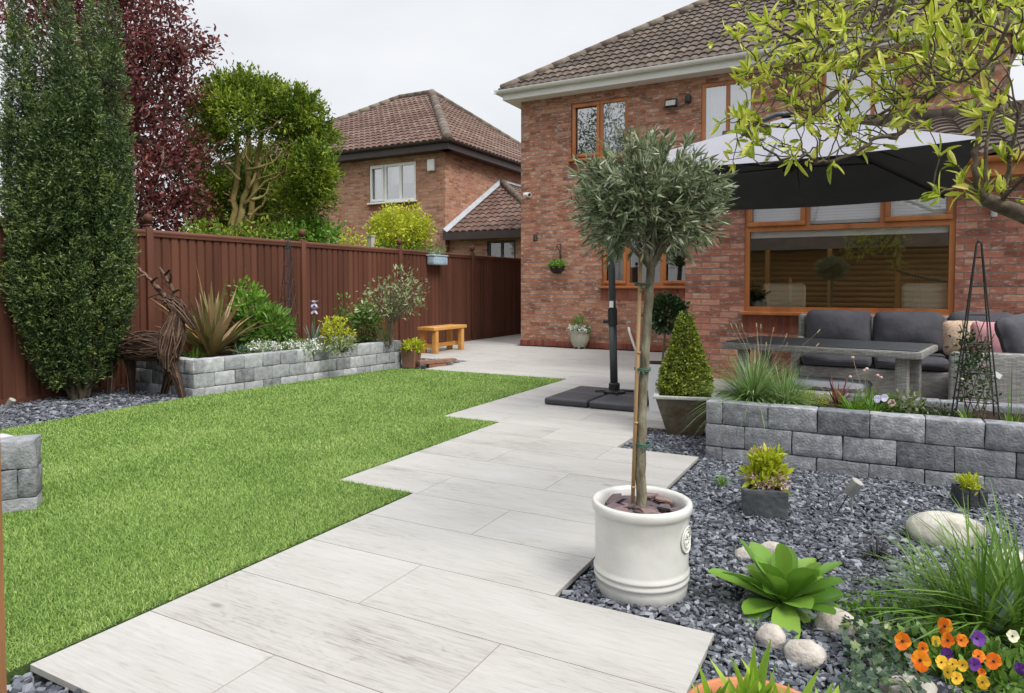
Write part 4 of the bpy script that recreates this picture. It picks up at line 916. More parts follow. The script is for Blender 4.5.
# lean-to with hipped tiled roof against that house
lsl = .55
lt = thing('lean_to_garage', 'single storey lean-to with hipped tiled roof behind the far fence', 'outbuilding', (-8.3, NY + 1, -.12))
LX1 = -6.72; lw = LX1 - NX1; le = 2.42; lr = lw * lsl
ly0, ly1 = NY, NY + 6.5
mb = MB(); wall_y(mb, NX1 + .003, LX1 - .2, -.12, le, ly0 + .15, [(-8.55, -7.75, 1.5, 2.25)]); quad(mb, (LX1 - .2, ly0 + .15, -.12), (LX1 - .2, ly1, -.12), (LX1 - .2, ly1, le), (LX1 - .2, ly0 + .15, le)); mb.build('wall', M['brick_pale'], lt)
window(lt, -8.55, -7.75, 1.5, 2.25, ly0 + .15, [-8.15], M['brown'], M['glass'])
mb = MB(); lpitch = math.atan(lsl)
tiles(mb, (NX1 + .02, ly0 - .1, le + .03), (LX1, ly0 - .1, le + .03), (0, 1), lpitch, lw, 0, 1, roll=.20, amp=.045); tiles(mb, (LX1, ly0 - .1, le + .03), (LX1, ly1, le + .03), (-1, 0), lpitch, lw, 1, 0, roll=.20, amp=.045)
lroof = mb.build('roof', M['tile_n'], lt)
zt = le + .03 + lw * lsl
mb = MB(); mb.add([(NX1 + .02, ly0 - .1, le), (LX1, ly0 - .1, le), (NX1 + .02, ly0 - .1 + lw, zt - .03), (LX1, ly1, le), (NX1 + .02, ly1, zt - .03)], [(0, 1, 2), (1, 3, 4, 2)]); mb.build('deck', M['tile_n'], lroof)
mb = MB(); ridge_caps(mb, (LX1, ly0 - .1, le + .08), (NX1 + .05, ly0 - .1 + lw, zt + .06), .10); mb.build('hip_tiles', M['hip'], lroof, smooth=True)
mb = MB(); tube(mb, [(NX1 + .03, ly0 - .1, le + .07), (NX1 + .03, ly0 - .1 + lw, zt + .06)], .09, 4); tube(mb, [(NX1 + .03, ly0 - .1 + lw, zt + .06), (NX1 + .03, ly1, zt + .06)], .08, 4); mb.build('flashing', M['lead'], lroof)
mb = MB(); box(mb, NX1 + .01, LX1, ly0 - .13, ly0 - .1, le - .13, le + .05); box(mb, LX1 - .02, LX1 + .01, ly0 - .099, ly1, le - .13, le + .05); mb.build('fascia', M['brown'], lt)

# ================================================================== TREES beyond the fence and the yew
def limb(mb, pts, r0, r1, seg=8, wob=.03, sub=5):
    pts = np.array(pts, float); n = len(pts); tt = np.linspace(0, n - 1, (n - 1) * sub + 1); out = []
    for x in tt:   # catmull-rom
        i = min(int(x), n - 2); f = x - i; p0 = pts[max(i - 1, 0)]; p1 = pts[i]; p2 = pts[i + 1]; p3 = pts[min(i + 2, n - 1)]
        out.append(.5 * ((2 * p1) + (-p0 + p2) * f + (2 * p0 - 5 * p1 + 4 * p2 - p3) * f * f + (-p0 + 3 * p1 - 3 * p2 + p3) * f ** 3))
    out = np.array(out); L_ = np.linalg.norm(pts[-1] - pts[0])
    out[1:-1] += rng.normal(0, wob * L_ * .12, (len(out) - 2, 3))
    tube(mb, out, np.linspace(r0, r1, len(out)), seg); return out
# yew: tight upright plumes
yb = G(80, 400, -.03)
t = thing('yew_tree', 'tall dark green columnar yew in front of the brown fence', 'tree', (yb[0], yb[1], -.05))
mb = MB(); stems = []
yw = MB()
def yew_plume(dx, dy, zb, zt, rad):
    """one upright plume: dx, dy = where it stands inside the crown"""
    nz_ = int((zt - zb) / .045)
    for i in range(nz_):
        f = i / nz_; z = zb + (zt - zb) * f; g = .18 + .82 * min(1, max(0, z / 1.0)) ** .6
        x, y = yb[0] - .10 * g + dx * g, yb[1] + dy * g
        rr = rad * (.55 + .45 * min(1, z / .9)) * (1 - max(0, (f - .62) / .38) ** 1.7 * .93)
        n = int(115 * rr / .2) + 6
        a = rng.uniform(0, 2 * math.pi, n); k = rng.uniform(.62, 1.1, n)
        nz1 = np.array([mnoise.noise(Vector((math.cos(q) * 2.6 + x * 5, math.sin(q) * 2.6 + y * 5, z * 11))) for q in a])
        lump = (1 + .5 * nz1) * (1 + .30 * mnoise.noise(Vector((x * 4, y * 4, z * 3.2))))
        o = np.stack([np.cos(a), np.sin(a), np.zeros(n)], 1)
        P = np.array([x, y, z]) + o * (rr * k * lump)[:, None] + rng.normal(0, .010, (n, 3))
        D = o * .8 + np.array([0, 0, .7]) + rng.normal(0, .4, (n, 3))
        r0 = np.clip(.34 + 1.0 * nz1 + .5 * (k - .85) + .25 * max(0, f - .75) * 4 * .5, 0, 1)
        for q in range(2):
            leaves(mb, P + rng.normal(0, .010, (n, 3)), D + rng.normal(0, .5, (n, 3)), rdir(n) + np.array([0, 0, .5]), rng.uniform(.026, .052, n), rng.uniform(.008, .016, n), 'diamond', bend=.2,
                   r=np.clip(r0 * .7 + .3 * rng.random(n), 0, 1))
ypl = [(.41, i * 2 * math.pi / 11 + rng.uniform(-.12, .12), rng.uniform(2.9, 4.15), rng.uniform(.105, .14)) for i in range(11)]
ypl += [(.24, i * 2 * math.pi / 5 + .3, rng.uniform(3.5, 4.3), .13) for i in range(5)] + [(.0, 0, 4.1, .12)]
ypl += [(rng.uniform(.44, .53), rng.uniform(0, 6.28), rng.uniform(1.2, 3.3), rng.uniform(.06, .09)) for i in range(22)]
for rr, a, zt_, rd in ypl:
    dx, dy = rr * math.cos(a), rr * math.sin(a)
    yew_plume(dx, dy, (.03 + .25 * rr + rng.uniform(0, .15)) if rd > .11 else zt_ - rng.uniform(.8, 1.4), zt_, rd)
    if rd > .1: limb(yw, [(yb[0] + dx * .15, yb[1] + dy * .15, -.04), (yb[0] + dx * .4, yb[1] + dy * .4, .5), (yb[0] - .05 + dx * .55, yb[1] + dy * .55, 1.3), (yb[0] - .05 + dx * .6, yb[1] + dy * .6, 2.4)], .026, .008, 6)
for _ in range(230):      # short side shoots that break up the outline
    a = rng.uniform(0, 6.28); z = rng.uniform(.5, 3.7); g = .18 + .82 * min(1, z / 1.0) ** .6; R0 = .50 * g * (1 - max(0, z - 2.9) * .35)
    q0 = np.array([yb[0] - .10 * g + R0 * math.cos(a), yb[1] + R0 * math.sin(a), z]); q1 = q0 + np.array([math.cos(a) * .09, math.sin(a) * .09, rng.uniform(.10, .26)]); m_n = 70
    f_ = rng.random(m_n)[:, None]; P_ = q0 * (1 - f_) + q1 * f_ + rng.normal(0, .03, (m_n, 3)) * (1.15 - f_)
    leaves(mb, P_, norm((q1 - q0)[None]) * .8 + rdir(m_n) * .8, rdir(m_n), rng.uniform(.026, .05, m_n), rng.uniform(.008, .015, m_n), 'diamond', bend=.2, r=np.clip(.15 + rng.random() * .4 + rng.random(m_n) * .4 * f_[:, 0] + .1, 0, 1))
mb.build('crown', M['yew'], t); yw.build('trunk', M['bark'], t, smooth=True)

def lobes_px(lst, Z, dz=.6):
    out = []
    for (px, py, rx, ry) in lst:
        c = DP(px, py, Z + rng.uniform(-.3, .3)); out.append((c, (rx * Z / sc_f, rx * Z / sc_f * dz + .2, ry * Z / sc_f)))
    return out
# purple-leaved tree
Z = 10.5; tb = DP(120, 286, Z); tb[2] = -.12
t = thing('purple_leaved_tree', 'purple leaved plum tree rising behind the yew and fence', 'tree', (tb[0], tb[1], -.12))
mb = MB(); tw = MB()
lp_ = lobes_px([(130, 30, 55, 40), (95, 15, 50, 40), (20, 10, 50, 28), (60, -20, 60, 40), (155, 85, 38, 45), (165, 45, 38, 26), (135, 130, 40, 40), (160, 175, 42, 35), (175, 210, 40, 30), (140, 205, 40, 40), (100, 80, 50, 60), (190, 45, 22, 10), (140, -20, 50, 30), (178, 150, 26, 22), (182, 95, 24, 14)], Z)
cp = crown(mb, lp_, 1350, 17, .12, .08, .034, .1, 'oval', shell=.3, bend=.3)
def branches_to(tw, base, targets, r0=.05, n=60, knee=.5, jitter=.15):
    base = np.array(base, float)
    for i in rng.choice(len(targets), min(n, len(targets)), replace=False):
        q = targets[i]; m_ = base * (1 - knee) + q * knee; m_[2] = base[2] + (q[2] - base[2]) * .45; m_ += rng.normal(0, jitter, 3)
        limb(tw, [base, m_, q], r0 * rng.uniform(.4, 1), .006, 5, .1, 4)
limb(tw, [tb, tb + np.array([.1, 0, 1.6]), DP(125, 130, Z)], .13, .07); limb(tw, [tb + np.array([.1, 0, 1.4]), DP(160, 160, Z), DP(165, 80, Z)], .07, .02); 
branches_to(tw, DP(125, 130, Z), cp, .035, 70); branches_to(tw, tb + np.array([.1, 0, 1.4]), cp, .03, 15)
# wandering top spray
sp = [DP(160, 70, Z), DP(180, 52, Z), DP(200, 46, Z), DP(220, 41, Z)]; limb(tw, sp, .02, .005)
P = np.array([sp[1] * (1 - f) + sp[3] * f for f in rng.random(60)]) + rng.normal(0, .06, (60, 3)); leaves(mb, P, rdir(60), rdir(60), .09, .045, 'oval')
mb.build('crown', M['purple'], t); tw.build('trunk', M['bark'], t, smooth=True)
# conifer with bare yellowish limbs
Z = 11.5; tb = DP(234, 286, Z); tb[2] = -.12
t = thing('cypress_tree', 'green cypress with bare yellowish trunks left of the neighbouring house', 'tree', (tb[0], tb[1], -.12))
mb = MB(); tw = MB()
lp_ = lobes_px([(215, 110, 32, 30), (245, 115, 45, 28), (285, 120, 40, 22), (305, 135, 28, 26), (310, 165, 26, 35), (295, 205, 26, 30), (205, 150, 20, 45), (212, 200, 18, 38), (315, 150, 18, 30), (262, 100, 44, 20), (222, 95, 26, 16), (198, 112, 20, 24), (275, 232, 30, 14), (318, 175, 18, 34), (312, 205, 20, 28), (300, 112, 30, 20), (200, 170, 14, 40), (245, 90, 40, 14), (285, 98, 34, 14), (325, 130, 14, 16)], Z) + lobes_px([(258, 175, 46, 50), (285, 190, 36, 40), (240, 200, 46, 40), (280, 210, 40, 34)], Z + 1.3)
lp_ = [(c_ + rng.normal(0, .06, 3) - np.array([0, 0, .08]), tuple(np.array(r_) * rng.uniform(.72, .95))) for c_, r_ in lp_] + lobes_px([(206, 215, 18, 24), (202, 185, 14, 24), (225, 232, 22, 12)], Z + .8)
cp = crown(mb, lp_, 2300, 22, .07, .075, .030, .6, 'diamond', shell=.45, bend=.4, rnd_clump=.75)
for _ in range(900):      # feathery sprays standing out of the crown
    li = rng.integers(len(lp_) - 2); c_, r_ = lp_[li]; d_ = rdir(1)[0]; d_[2] = abs(d_[2]) * .8 + d_[2] * .2; q0 = c_ + d_ * np.array(r_) * .8; q1 = q0 + norm((d_ + np.array([0, 0, .5]) + rdir(1)[0] * .4)[None])[0] * rng.uniform(.12, .28)
    m_n = 22; f_ = rng.random(m_n)[:, None]; P_ = q0 * (1 - f_) + q1 * f_ + rng.normal(0, .022, (m_n, 3)) * (1.2 - f_); leaves(mb, P_, norm((q1 - q0)[None]) * .9 + rdir(m_n) * .7, rdir(m_n), .07, .026, 'diamond', bend=.2, r=np.clip(rng.random() * .6 + rng.random(m_n) * .4, 0, 1))
for x0, x1, xt, yt in ((228, 232, 238, 120), (238, 240, 250, 110), (246, 248, 262, 105)):
    limb(tw, [DP(x0, 340, Z), DP(x1, 240, Z), DP((x1 + xt) / 2 + 2, 175, Z), DP(xt, yt, Z)], .075, .03, 8, .04)
for pl in ([(244, 205), (262, 185), (285, 172), (306, 165)], [(244, 225), (262, 205), (280, 190), (292, 178)], [(246, 235), (262, 225), (278, 205), (285, 190)], [(248, 190), (262, 160), (275, 150)], [(240, 180), (225, 165), (215, 150)],
           [(248, 215), (268, 214), (285, 212), (298, 205)], [(246, 170), (268, 165), (286, 150), (298, 138)], [(250, 235), (270, 232), (290, 228)], [(242, 160), (250, 140), (270, 128), (282, 118)], [(252, 200), (265, 195), (270, 182)]):
    zz = Z + rng.uniform(-.5, .1); q = limb(tw, [DP(x, y, zz) for x, y in pl], .03, .008, 6, .08)
    for _ in range(6):
        i = rng.integers(4, len(q)); e = q[i] + rng.normal(0, .28, 3); limb(tw, [q[i], (q[i] + e) / 2 + rng.normal(0, .05, 3), e], .009, .003, 4, .1, 3)
mb.build('crown', M['conifer'], t); tw.build('trunk', M['bark_yel'], t, smooth=True)
# shrubs behind the fence
def shrub(name, label, cat, m, lb, Z, nc, per, spread, ln, wd, group=None, prof='oval', zb=-.12, up=.3):
    lp_ = lobes_px(lb, Z); c0 = lp_[0][0]
    t = thing(name, label, cat, (c0[0], c0[1], zb), group); mb = MB(); cp = crown(mb, lp_, nc, per, spread, ln, wd, up, prof, shell=.4, bend=.3)
    tw = MB(); base = np.array([c0[0], c0[1], zb])
    branches_to(tw, base, cp, .02, 22, jitter=.05); mb.build('foliage', m, t); tw.build('stem', M['bark'], t, smooth=True)
shrub('golden_shrub', 'bright golden rounded shrub in front of the neighbouring house window', 'shrub', M['lime'], [(402, 235, 30, 20), (388, 228, 18, 20), (412, 225, 18, 18), (400, 290, 26, 50)], 14.0, 620, 14, .07, .07, .035)
shrub('leafy_shrub', 'fresh green shrub above the fence right of the cypress', 'shrub', M['fresh'], [(318, 235, 20, 16), (298, 240, 24, 14), (308, 290, 24, 40)], 11.6, 420, 13, .07, .07, .035)
shrub('leafy_shrub', 'thin yellow green shrub above the fence below the pale brick wall', 'shrub', M['lime'], [(348, 240, 14, 8), (365, 242, 12, 6), (352, 285, 20, 40)], 12.6, 150, 8, .06, .06, .028)
shrub('leafy_shrub', 'low green hedge just over the fence beside the golden shrub', 'shrub', M['midgreen'], [(425, 250, 22, 6), (385, 248, 20, 5), (405, 290, 30, 40)], 13.8, 260, 10, .06, .05, .025)
shrub('leafy_shrub', 'dark shrub over the fence below the cypress trunks', 'shrub', M['conifer'], [(262, 235, 22, 10), (215, 235, 24, 12), (240, 285, 40, 44)], 10.2, 260, 12, .08, .07, .03)
# neighbour's timber trellis posts peeping over
for k, (px, lbl) in enumerate(((336, 'pale post behind the fence right of the fresh green shrub'), (371, 'pale post behind the fence left of the golden shrub'))):
    p = DP(px, 240, 12.8); mb = MB(); box(mb, p[0] - .05, p[0] + .05, p[1] - .05, p[1] + .05, -.12, p[2] + .06); box(mb, p[0] - .06, p[0] + .06, p[1] - .06, p[1] + .06, p[2] + .061, p[2] + .09); props(mb.build('concrete_post', M['concrete']), lbl, 'post', 'pale posts behind the fence')

# ================================================================== OLIVE IN POT
pc = G(641, 591, -.03); pc[2] = -.03; PR = .178
pot = thing('plant_pot', 'large cream glazed round pot holding the olive tree', 'pot', (pc[0], pc[1], -.03))
mb = MB(); Hh = .355
prof = [(0, .0), (PR * .90, 0), (PR * .955, .008), (PR * .97, .05), (PR * .975, .066), (PR * 1.0, .070), (PR * 1.005, .077), (PR * .985, .084), (PR * .985, .090), (PR * 1.008, .094), (PR * 1.012, .101), (PR * .985, .108), (PR * .98, .12),
        (PR * .985, .22), (PR * .99, Hh - .045), (PR * 1.0, Hh - .042), (PR * 1.045, Hh - .034), (PR * 1.06, Hh - .018), (PR * 1.045, Hh - .004), (PR * 1.0, Hh), (PR * .94, Hh - .002), (PR * .90, Hh - .012), (PR * .885, Hh - .04), (PR * .88, Hh - .07)]
lathe(mb, pc, prof, 72); mb.build('pot_body', M['white_glaze'], pot, smooth=True)
mb = MB(); lathe(mb, (pc[0], pc[1], pc[2] + Hh - .06), [(PR * .88, 0), (PR * .5, .01), (0, .012)], 30); mb.build('soil', M['soil'], pot, smooth=True)
# round seal on the side facing right
ca = math.atan2(-pc[1], -pc[0]) + R(68)
mb = MB(); cdir = np.array([math.cos(ca), math.sin(ca), 0]); sdirv = np.array([-math.sin(ca), math.cos(ca), 0]); cc = pc + cdir * PR * .972 + np.array([0, 0, .235])
def curved(u, v, h): return pc + np.array([math.cos(ca + u / PR), math.sin(ca + u / PR), 0]) * (PR * .985 + h) + np.array([0, 0, .235 + v])
for (r_, h_) in ((.047, .007), (.030, .006)):
    tube(mb, [curved(r_ * math.cos(a), r_ * math.sin(a), h_ - .003) for a in np.linspace(0, 2 * math.pi, 33)], .0032, 6)
V = [curved(.045 * k / 4 * math.cos(a), .045 * k / 4 * math.sin(a), .002) for k in range(5) for a in np.linspace(0, 2 * math.pi, 24, endpoint=False)]
mb.add(V, np.array([(k * 24 + i, k * 24 + (i + 1) % 24, (k + 1) * 24 + (i + 1) % 24, (k + 1) * 24 + i) for k in range(4) for i in range(24)]))
for a in np.linspace(0, 2 * math.pi, 22, endpoint=False):
    q0 = curved(.034 * math.cos(a), .034 * math.sin(a), .002); q1 = curved(.042 * math.cos(a + .06), .042 * math.sin(a + .06), .002); tube(mb, [q0, q1], .0017, 4)
for a in np.linspace(0, 2 * math.pi, 7, endpoint=False): tube(mb, [curved(.006 * math.cos(a), .006 * math.sin(a), .002), curved(.022 * math.cos(a), .022 * math.sin(a), .003)], .003, 5)
mb.build('emblem', M['white_glaze'], pot, smooth=True)
mb = MB()
for k in range(34):
    a = rng.uniform(0, 6.28); rr = PR * .78 * math.sqrt(rng.random()); s = rng.uniform(.025, .055)
    K = 6; an = np.linspace(0, 2 * math.pi, K, endpoint=False) + rng.uniform(-.3, .3, K); x = np.cos(an) * s * rng.uniform(.6, 1, K); y = np.sin(an) * s * rng.uniform(.5, .9, K)
    c = np.array([pc[0] + rr * math.cos(a), pc[1] + rr * math.sin(a), pc[2] + Hh - .048 + rng.uniform(0, .028)]); tx, ty = rng.normal(0, .16, 2)
    top = np.stack([x, y, x * tx + y * ty + .004], 1) + c; bot = top - np.array([0, 0, .008])
    mb.add(np.concatenate([top, bot]), [tuple(range(K))] + [(i, i + K, (i + 1) % K + K, (i + 1) % K) for i in range(K)])
props(mb.build('slate_mulch', M['plum_slate']), 'plum slate pieces covering the soil in the cream pot', 'slate', kind='stuff')
ot = thing('olive_tree', 'standard olive tree with round grey green crown in the cream pot', 'tree', (pc[0], pc[1], pc[2] + Hh - .06))
ZO = float(np.dot(pc - CAM, FWD)); oc = DP(646, 205, ZO); 
mb = MB(); tb0 = np.array([pc[0], pc[1], pc[2] + Hh - .08]); fork = DP(651, 262, ZO)
limb(mb, [tb0, DP(641, 440, ZO), DP(645, 350, ZO), fork], .0205, .0165, 16, .010, 8)
tops = []
for k in range(11):
    a = k * 2.4; e = oc + np.array([math.cos(a) * .16, math.sin(a) * .16, rng.uniform(-.02, .15)]); q = limb(mb, [fork - np.array([0, 0, .03]), (fork + e) / 2 + np.array([math.cos(a) * .03, math.sin(a) * .03, 0]), e], .009, .004, 6, .05)
    tops.append(q)
mb.build('trunk', M['bark_olive'], ot, smooth=True)
tw = MB(); mb = MB(); allq = np.concatenate(tops)
for k in range(640):
    d = rdir(1)[0]; 
    if d[2] < -.9: continue
    rr_ = np.array([.268, .268, .228]) * (rng.uniform(.80, 1.16) if k % 4 else rng.uniform(.5, .8))
    e = oc + d * rr_; s = oc + d * rr_ * rng.uniform(.35, .6); e = e + np.array([0, 0, rng.uniform(0, .03)])
    m_ = (s + e) / 2 + rng.normal(0, .012, 3); q = limb(tw, [s, m_, e], .0026, .0012, 4, .05, 5)
    for i in range(2, len(q)):
        nn = 2; T_ = norm((q[i] - q[i - 1])[None])[0]; dd = norm(T_ * .9 + rdir(nn) * .85)
        leaves(mb, np.repeat(q[i][None], nn, 0), dd, rdir(nn), rng.uniform(.026, .052, nn), rng.uniform(.0055, .0095, nn), 'lance', bend=rng.uniform(-.1, .25, nn))
    leaves(mb, q[-1][None], norm((q[-1] - q[-2])[None]), rdir(1), .05, .009, 'lance')
for q in tops:
    tw_n = 10
tw.build('twigs', M['bark_olive'], ot); mb.build('crown', M['olive'], ot)
# few dangling low shoots
mb = MB(); cn0 = tb0 + np.array([-.033, -.012, 0]); cyl(mb, cn0, DP(641, 250, ZO - .02), .0075, 8)
for f in (.12, .36, .62, .85):
    q = cn0 * (1 - f) + DP(642, 250, ZO - .02) * f; cyl(mb, q - np.array([0, 0, .004]), q + np.array([0, 0, .004]), .0095, 8)
props(mb.build('bamboo_cane', M['cane'], None, smooth=True, base=tuple(cn0)), 'bamboo cane supporting the olive tree trunk', 'cane')
for py, lbl in ((444, 'green plant tie low on the olive trunk'), (369, 'green plant tie halfway up the olive trunk'), (284, 'green plant tie just below the olive crown')):
    q = DP(643.5, py, ZO - .005); mb = MB()
    for dz in (-.004, .002): tube(mb, [q + np.array([.030 * math.cos(a) - .004, .026 * math.sin(a), dz + .002 * math.sin(a * 2)]) for a in np.linspace(0, 2 * math.pi, 21)], .0028, 5)
    tube(mb, [q + np.array([.0, -.024, 0]), q + np.array([.012, -.03, -.018]), q + np.array([.002, -.03, -.03])], .0022, 5)
    props(mb.build('plant_tie', M['tie'], None, smooth=True), lbl, 'plant tie', 'green ties on the olive tree')

# ================================================================== PARASOL
PX, PYY = -2.29, 6.45
par = thing('cantilever_parasol', 'large square cantilever parasol with sky-lit pale top and shaded dark underside', 'parasol', (PX, PYY, 0))
CN = dict(x0=-1.97, x1=.57, y0=5.12, y1=7.72); zn, zf = 2.045, 1.985; ap = np.array([-.70, 6.42, 2.60])
def canopy(off):
    mb = MB(); cs = [np.array([CN['x0'], CN['y0'], zn]), np.array([CN['x1'], CN['y0'], zn]), np.array([CN['x1'], CN['y1'], zf]), np.array([CN['x0'], CN['y1'], zf])]
    n = 14; md = []
    for k in range(4):
        a, b = cs[k], cs[(k + 1) % 4]; V = []
        for i in range(n + 1):
            for j in range(n + 1):
                f = i / n; g = j / n; e = a * (1 - g) + b * g
                p = ap * (1 - f) + e * f; s = 4 * g * (1 - g); p = p + np.array([0, 0, -.035 * s * math.sin(math.pi * min(f, .5) * 1) * f]) ; inwd = norm((ap - e)[None])[0]; p = p + np.array([inwd[0], inwd[1], 0]) * .03 * s * f
                V.append(p + np.array([0, 0, off]))
        F = np.array([(i * (n + 1) + j, i * (n + 1) + j + 1, (i + 1) * (n + 1) + j + 1, (i + 1) * (n + 1) + j) for i in range(n) for j in range(n)]); mb.add(V, F)
    return mb, cs
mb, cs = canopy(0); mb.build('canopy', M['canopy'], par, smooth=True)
mb, _ = canopy(-.006); ln_ = mb.build('shaded_underside', M['shaded_underside'], par, smooth=True)  # extra sheet below the canopy carrying its shade as colour
hub = np.array([-.70, 6.42, 2.13])
mids = [(cs[i] + cs[(i + 1) % 4]) / 2 for i in range(4)]
for e in cs + mids:
    mb = MB(); a = ap + np.array([0, 0, -.05]); b = e + np.array([0, 0, -.025]); a2 = a * .96 + b * .04
    tube(mb, [a2, a * .5 + b * .5 + np.array([0, 0, -.005]), b * .985 + a * .015], .011, 6)
    m_ = a * .5 + b * .5 + np.array([0, 0, -.012]); tube(mb, [hub + np.array([0, 0, .03]), m_], .009, 6); mb.build('rib', M['blackmetal'], par)
mb = MB(); cyl(mb, hub, ap + np.array([0, 0, -.03]), .022, 12); lathe(mb, hub, [(0, -.03), (.02, -.03), (.03, -.015), (.045, -.01), (.045, .03), (.02, .05)], 16); mb.build('hub', M['blackmetal'], par, angle=40)
mb = MB(); lathe(mb, ap + np.array([0, 0, .0]), [(.06, 0), (.06, .02), (.03, .04), (0, .045)], 16); mb.build('finial', M['blackmetal'], par)
pb = np.array([PX, PYY, .07]); pt = np.array([PX - .05, PYY - .02, 2.16])
mb = MB(); tube(mb, [pb, pb * .62 + pt * .38], .038, 20); tube(mb, [pb * .62 + pt * .38, pt], .034, 20); mb.build('pole', M['anthracite'], par, smooth=True)
q = pb * .66 + pt * .34
mb = MB(); cyl(mb, pb * .68 + pt * .32, pb * .60 + pt * .40, .046, 20); cyl(mb, q + np.array([-.09, -.02, 0]), q + np.array([-.04, -.01, 0]), .02, 10); mb.build('collar', M['blackmetal'], par, angle=40)
q = pb * .585 + pt * .415; mb = MB(); 
for a in np.linspace(R(-125), R(-55), 6)[:-1]:
    b = a + R(14); V = [q + np.array([.0365 * math.cos(x), .0365 * math.sin(x), z]) for z in (-.02, .045) for x in (a, b)]; mb.add([V[0], V[1], V[3], V[2]], [(0, 1, 2, 3)], .5)
mb.build('sticker', M['upvc'], par)
mb = MB(); tube(mb, [pt + np.array([0, 0, -.1]), pt + np.array([.25, 0, .0]), pt * .5 + ap * .5 + np.array([0, 0, .02]), ap + np.array([-.1, 0, .03]), ap + np.array([0, 0, .03])], .02, 10); cyl(mb, pt + np.array([0, 0, -.16]), pt + np.array([0, 0, .03]), .05, 14); mb.build('arm', M['anthracite'], par, smooth=True)
mb = MB(); lathe(mb, (PX, PYY, .07), [(0, 0), (.11, 0), (.11, .018), (.055, .03), (.055, .09), (.04, .1)], 20)
for a in (.5, 2.1, 3.6, 5.2): cyl(mb, (PX, PYY, .095), (PX + .19 * math.cos(a), PYY + .19 * math.sin(a), .085), .011, 8)
mb.build('pole_bracket', M['blackmetal'], par, angle=40)
for sx in (0, 1):
    for sy in (0, 1):
        mb = MB(); s = .44; c = (PX - .05 - s / 2 - .006 + sx * (s + .012), PYY - .14 - s / 2 - .006 + sy * (s + .012) , .034)
        rbox(mb, c, (s, s, .066), .02, .0, T=T7); b_ = mb.build('base_slab', M['slabblack'], par, angle=50)

# ================================================================== FURNITURE
def cushion(name, parent, c, size, m, rz=0, tilt=(0, 0), bev=.055, puff=.5, jit=.008):
    mb = MB(); rbox(mb, c, size, bev, jit, rz, T=T9, tilt=tilt, puff=puff); return mb.build(name, m, parent, smooth=True)
sf = thing('rattan_corner_sofa', 'grey rattan corner sofa with charcoal cushions below the large window', 'sofa', (.4, 7.6, 0))
SX0, SX1, SY0, SY1 = -.68, 2.0, 7.52, 8.30
mb = MB(); rbox(mb, ((SX0 + SX1) / 2, (SY0 + SY1) / 2, .17), (SX1 - SX0, SY1 - SY0, .30), .02); mb.build('base', M['wicker'], sf, angle=40)
mb = MB(); rbox(mb, ((SX0 + SX1) / 2, SY1 + .03, .42), (SX1 - SX0, .10, .80), .03); rbox(mb, (SX0 - .045, (SY0 + SY1) / 2 + .06, .30), (.09, SY1 - SY0 + .04, .56), .03); rbox(mb, (SX0 - .04, SY1 - .02, .42), (.085, .2, .8), .03); mb.build('back_frame', M['wicker'], sf, angle=40)
for i, (a, b) in enumerate(((SX0, -.03), (-.02, .62), (.63, 1.25))):
    cushion('seat_cushion', sf, ((a + b) / 2, 7.83, .385), (b - a - .01, .66, .13), M['cushion'], puff=0.15, bev=.045)
for (a, b, m_) in ((SX0, -.04, 'cushion'), (-.03, .61, 'cushion'), (.63, 1.2, 'cushion')):
    cushion('back_cushion', sf, ((a + b) / 2, 8.13, .66), (b - a - .01, .20, .42), M[m_], tilt=(R(-12), 0), bev=.07, puff=.7)
# wing on the right coming towards the camera
mb = MB(); rbox(mb, (1.0, 6.82, .17), (.80, 1.36, .30), .02); mb.build('base', M['wicker'], sf, angle=40)
mb = MB(); rbox(mb, (1.44, 6.9, .38), (.10, 1.7, .72), .03); mb.build('back_frame', M['wicker'], sf, angle=40)
mb = MB(); rbox(mb, (.98, 6.10, .33), (.98, .10, .62), .04, T=T7); mb.build('armrest', M['wicker'], sf, angle=40)
cushion('seat_cushion', sf, (.98, 6.85, .385), (.72, 1.28, .13), M['cushion'], puff=0.15, bev=.045)
for yy in (6.55, 7.2): cushion('back_cushion', sf, (1.28, yy, .68), (.20, .60, .42), M['cushion'], tilt=(0, R(12)), bev=.07)
qq = WY(1022, 335, 6.45)
cushion('back_cushion', sf, (qq[0], 6.45, .70), (.30, .17, .42), M['cushion'], rz=R(30), tilt=(R(-16), R(-10)), bev=.07)
def scatter_cushion(lbl, c, size, m, rz, tilt):
    mb = MB(); rbox(mb, c, size, .05, .006, rz, T=T9, tilt=tilt, puff=.8); props(mb.build('scatter_cushion', m, None, smooth=True), lbl, 'cushion', 'scatter cushions on the rattan sofa')
p = WY(994, 336, 7.2); scatter_cushion('pink scatter cushion on the right of the rattan sofa', (p[0], 7.2, .64), (.34, .14, .36), M['pinkcush'], R(-4), (R(-15), 0))
p = WY(961, 336, 7.75); scatter_cushion('floral cream scatter cushion in the sofa corner behind the obelisk', (p[0] + .02, 7.75, .63), (.34, .13, .34), M['floralcush'], R(6), (R(-14), 0))
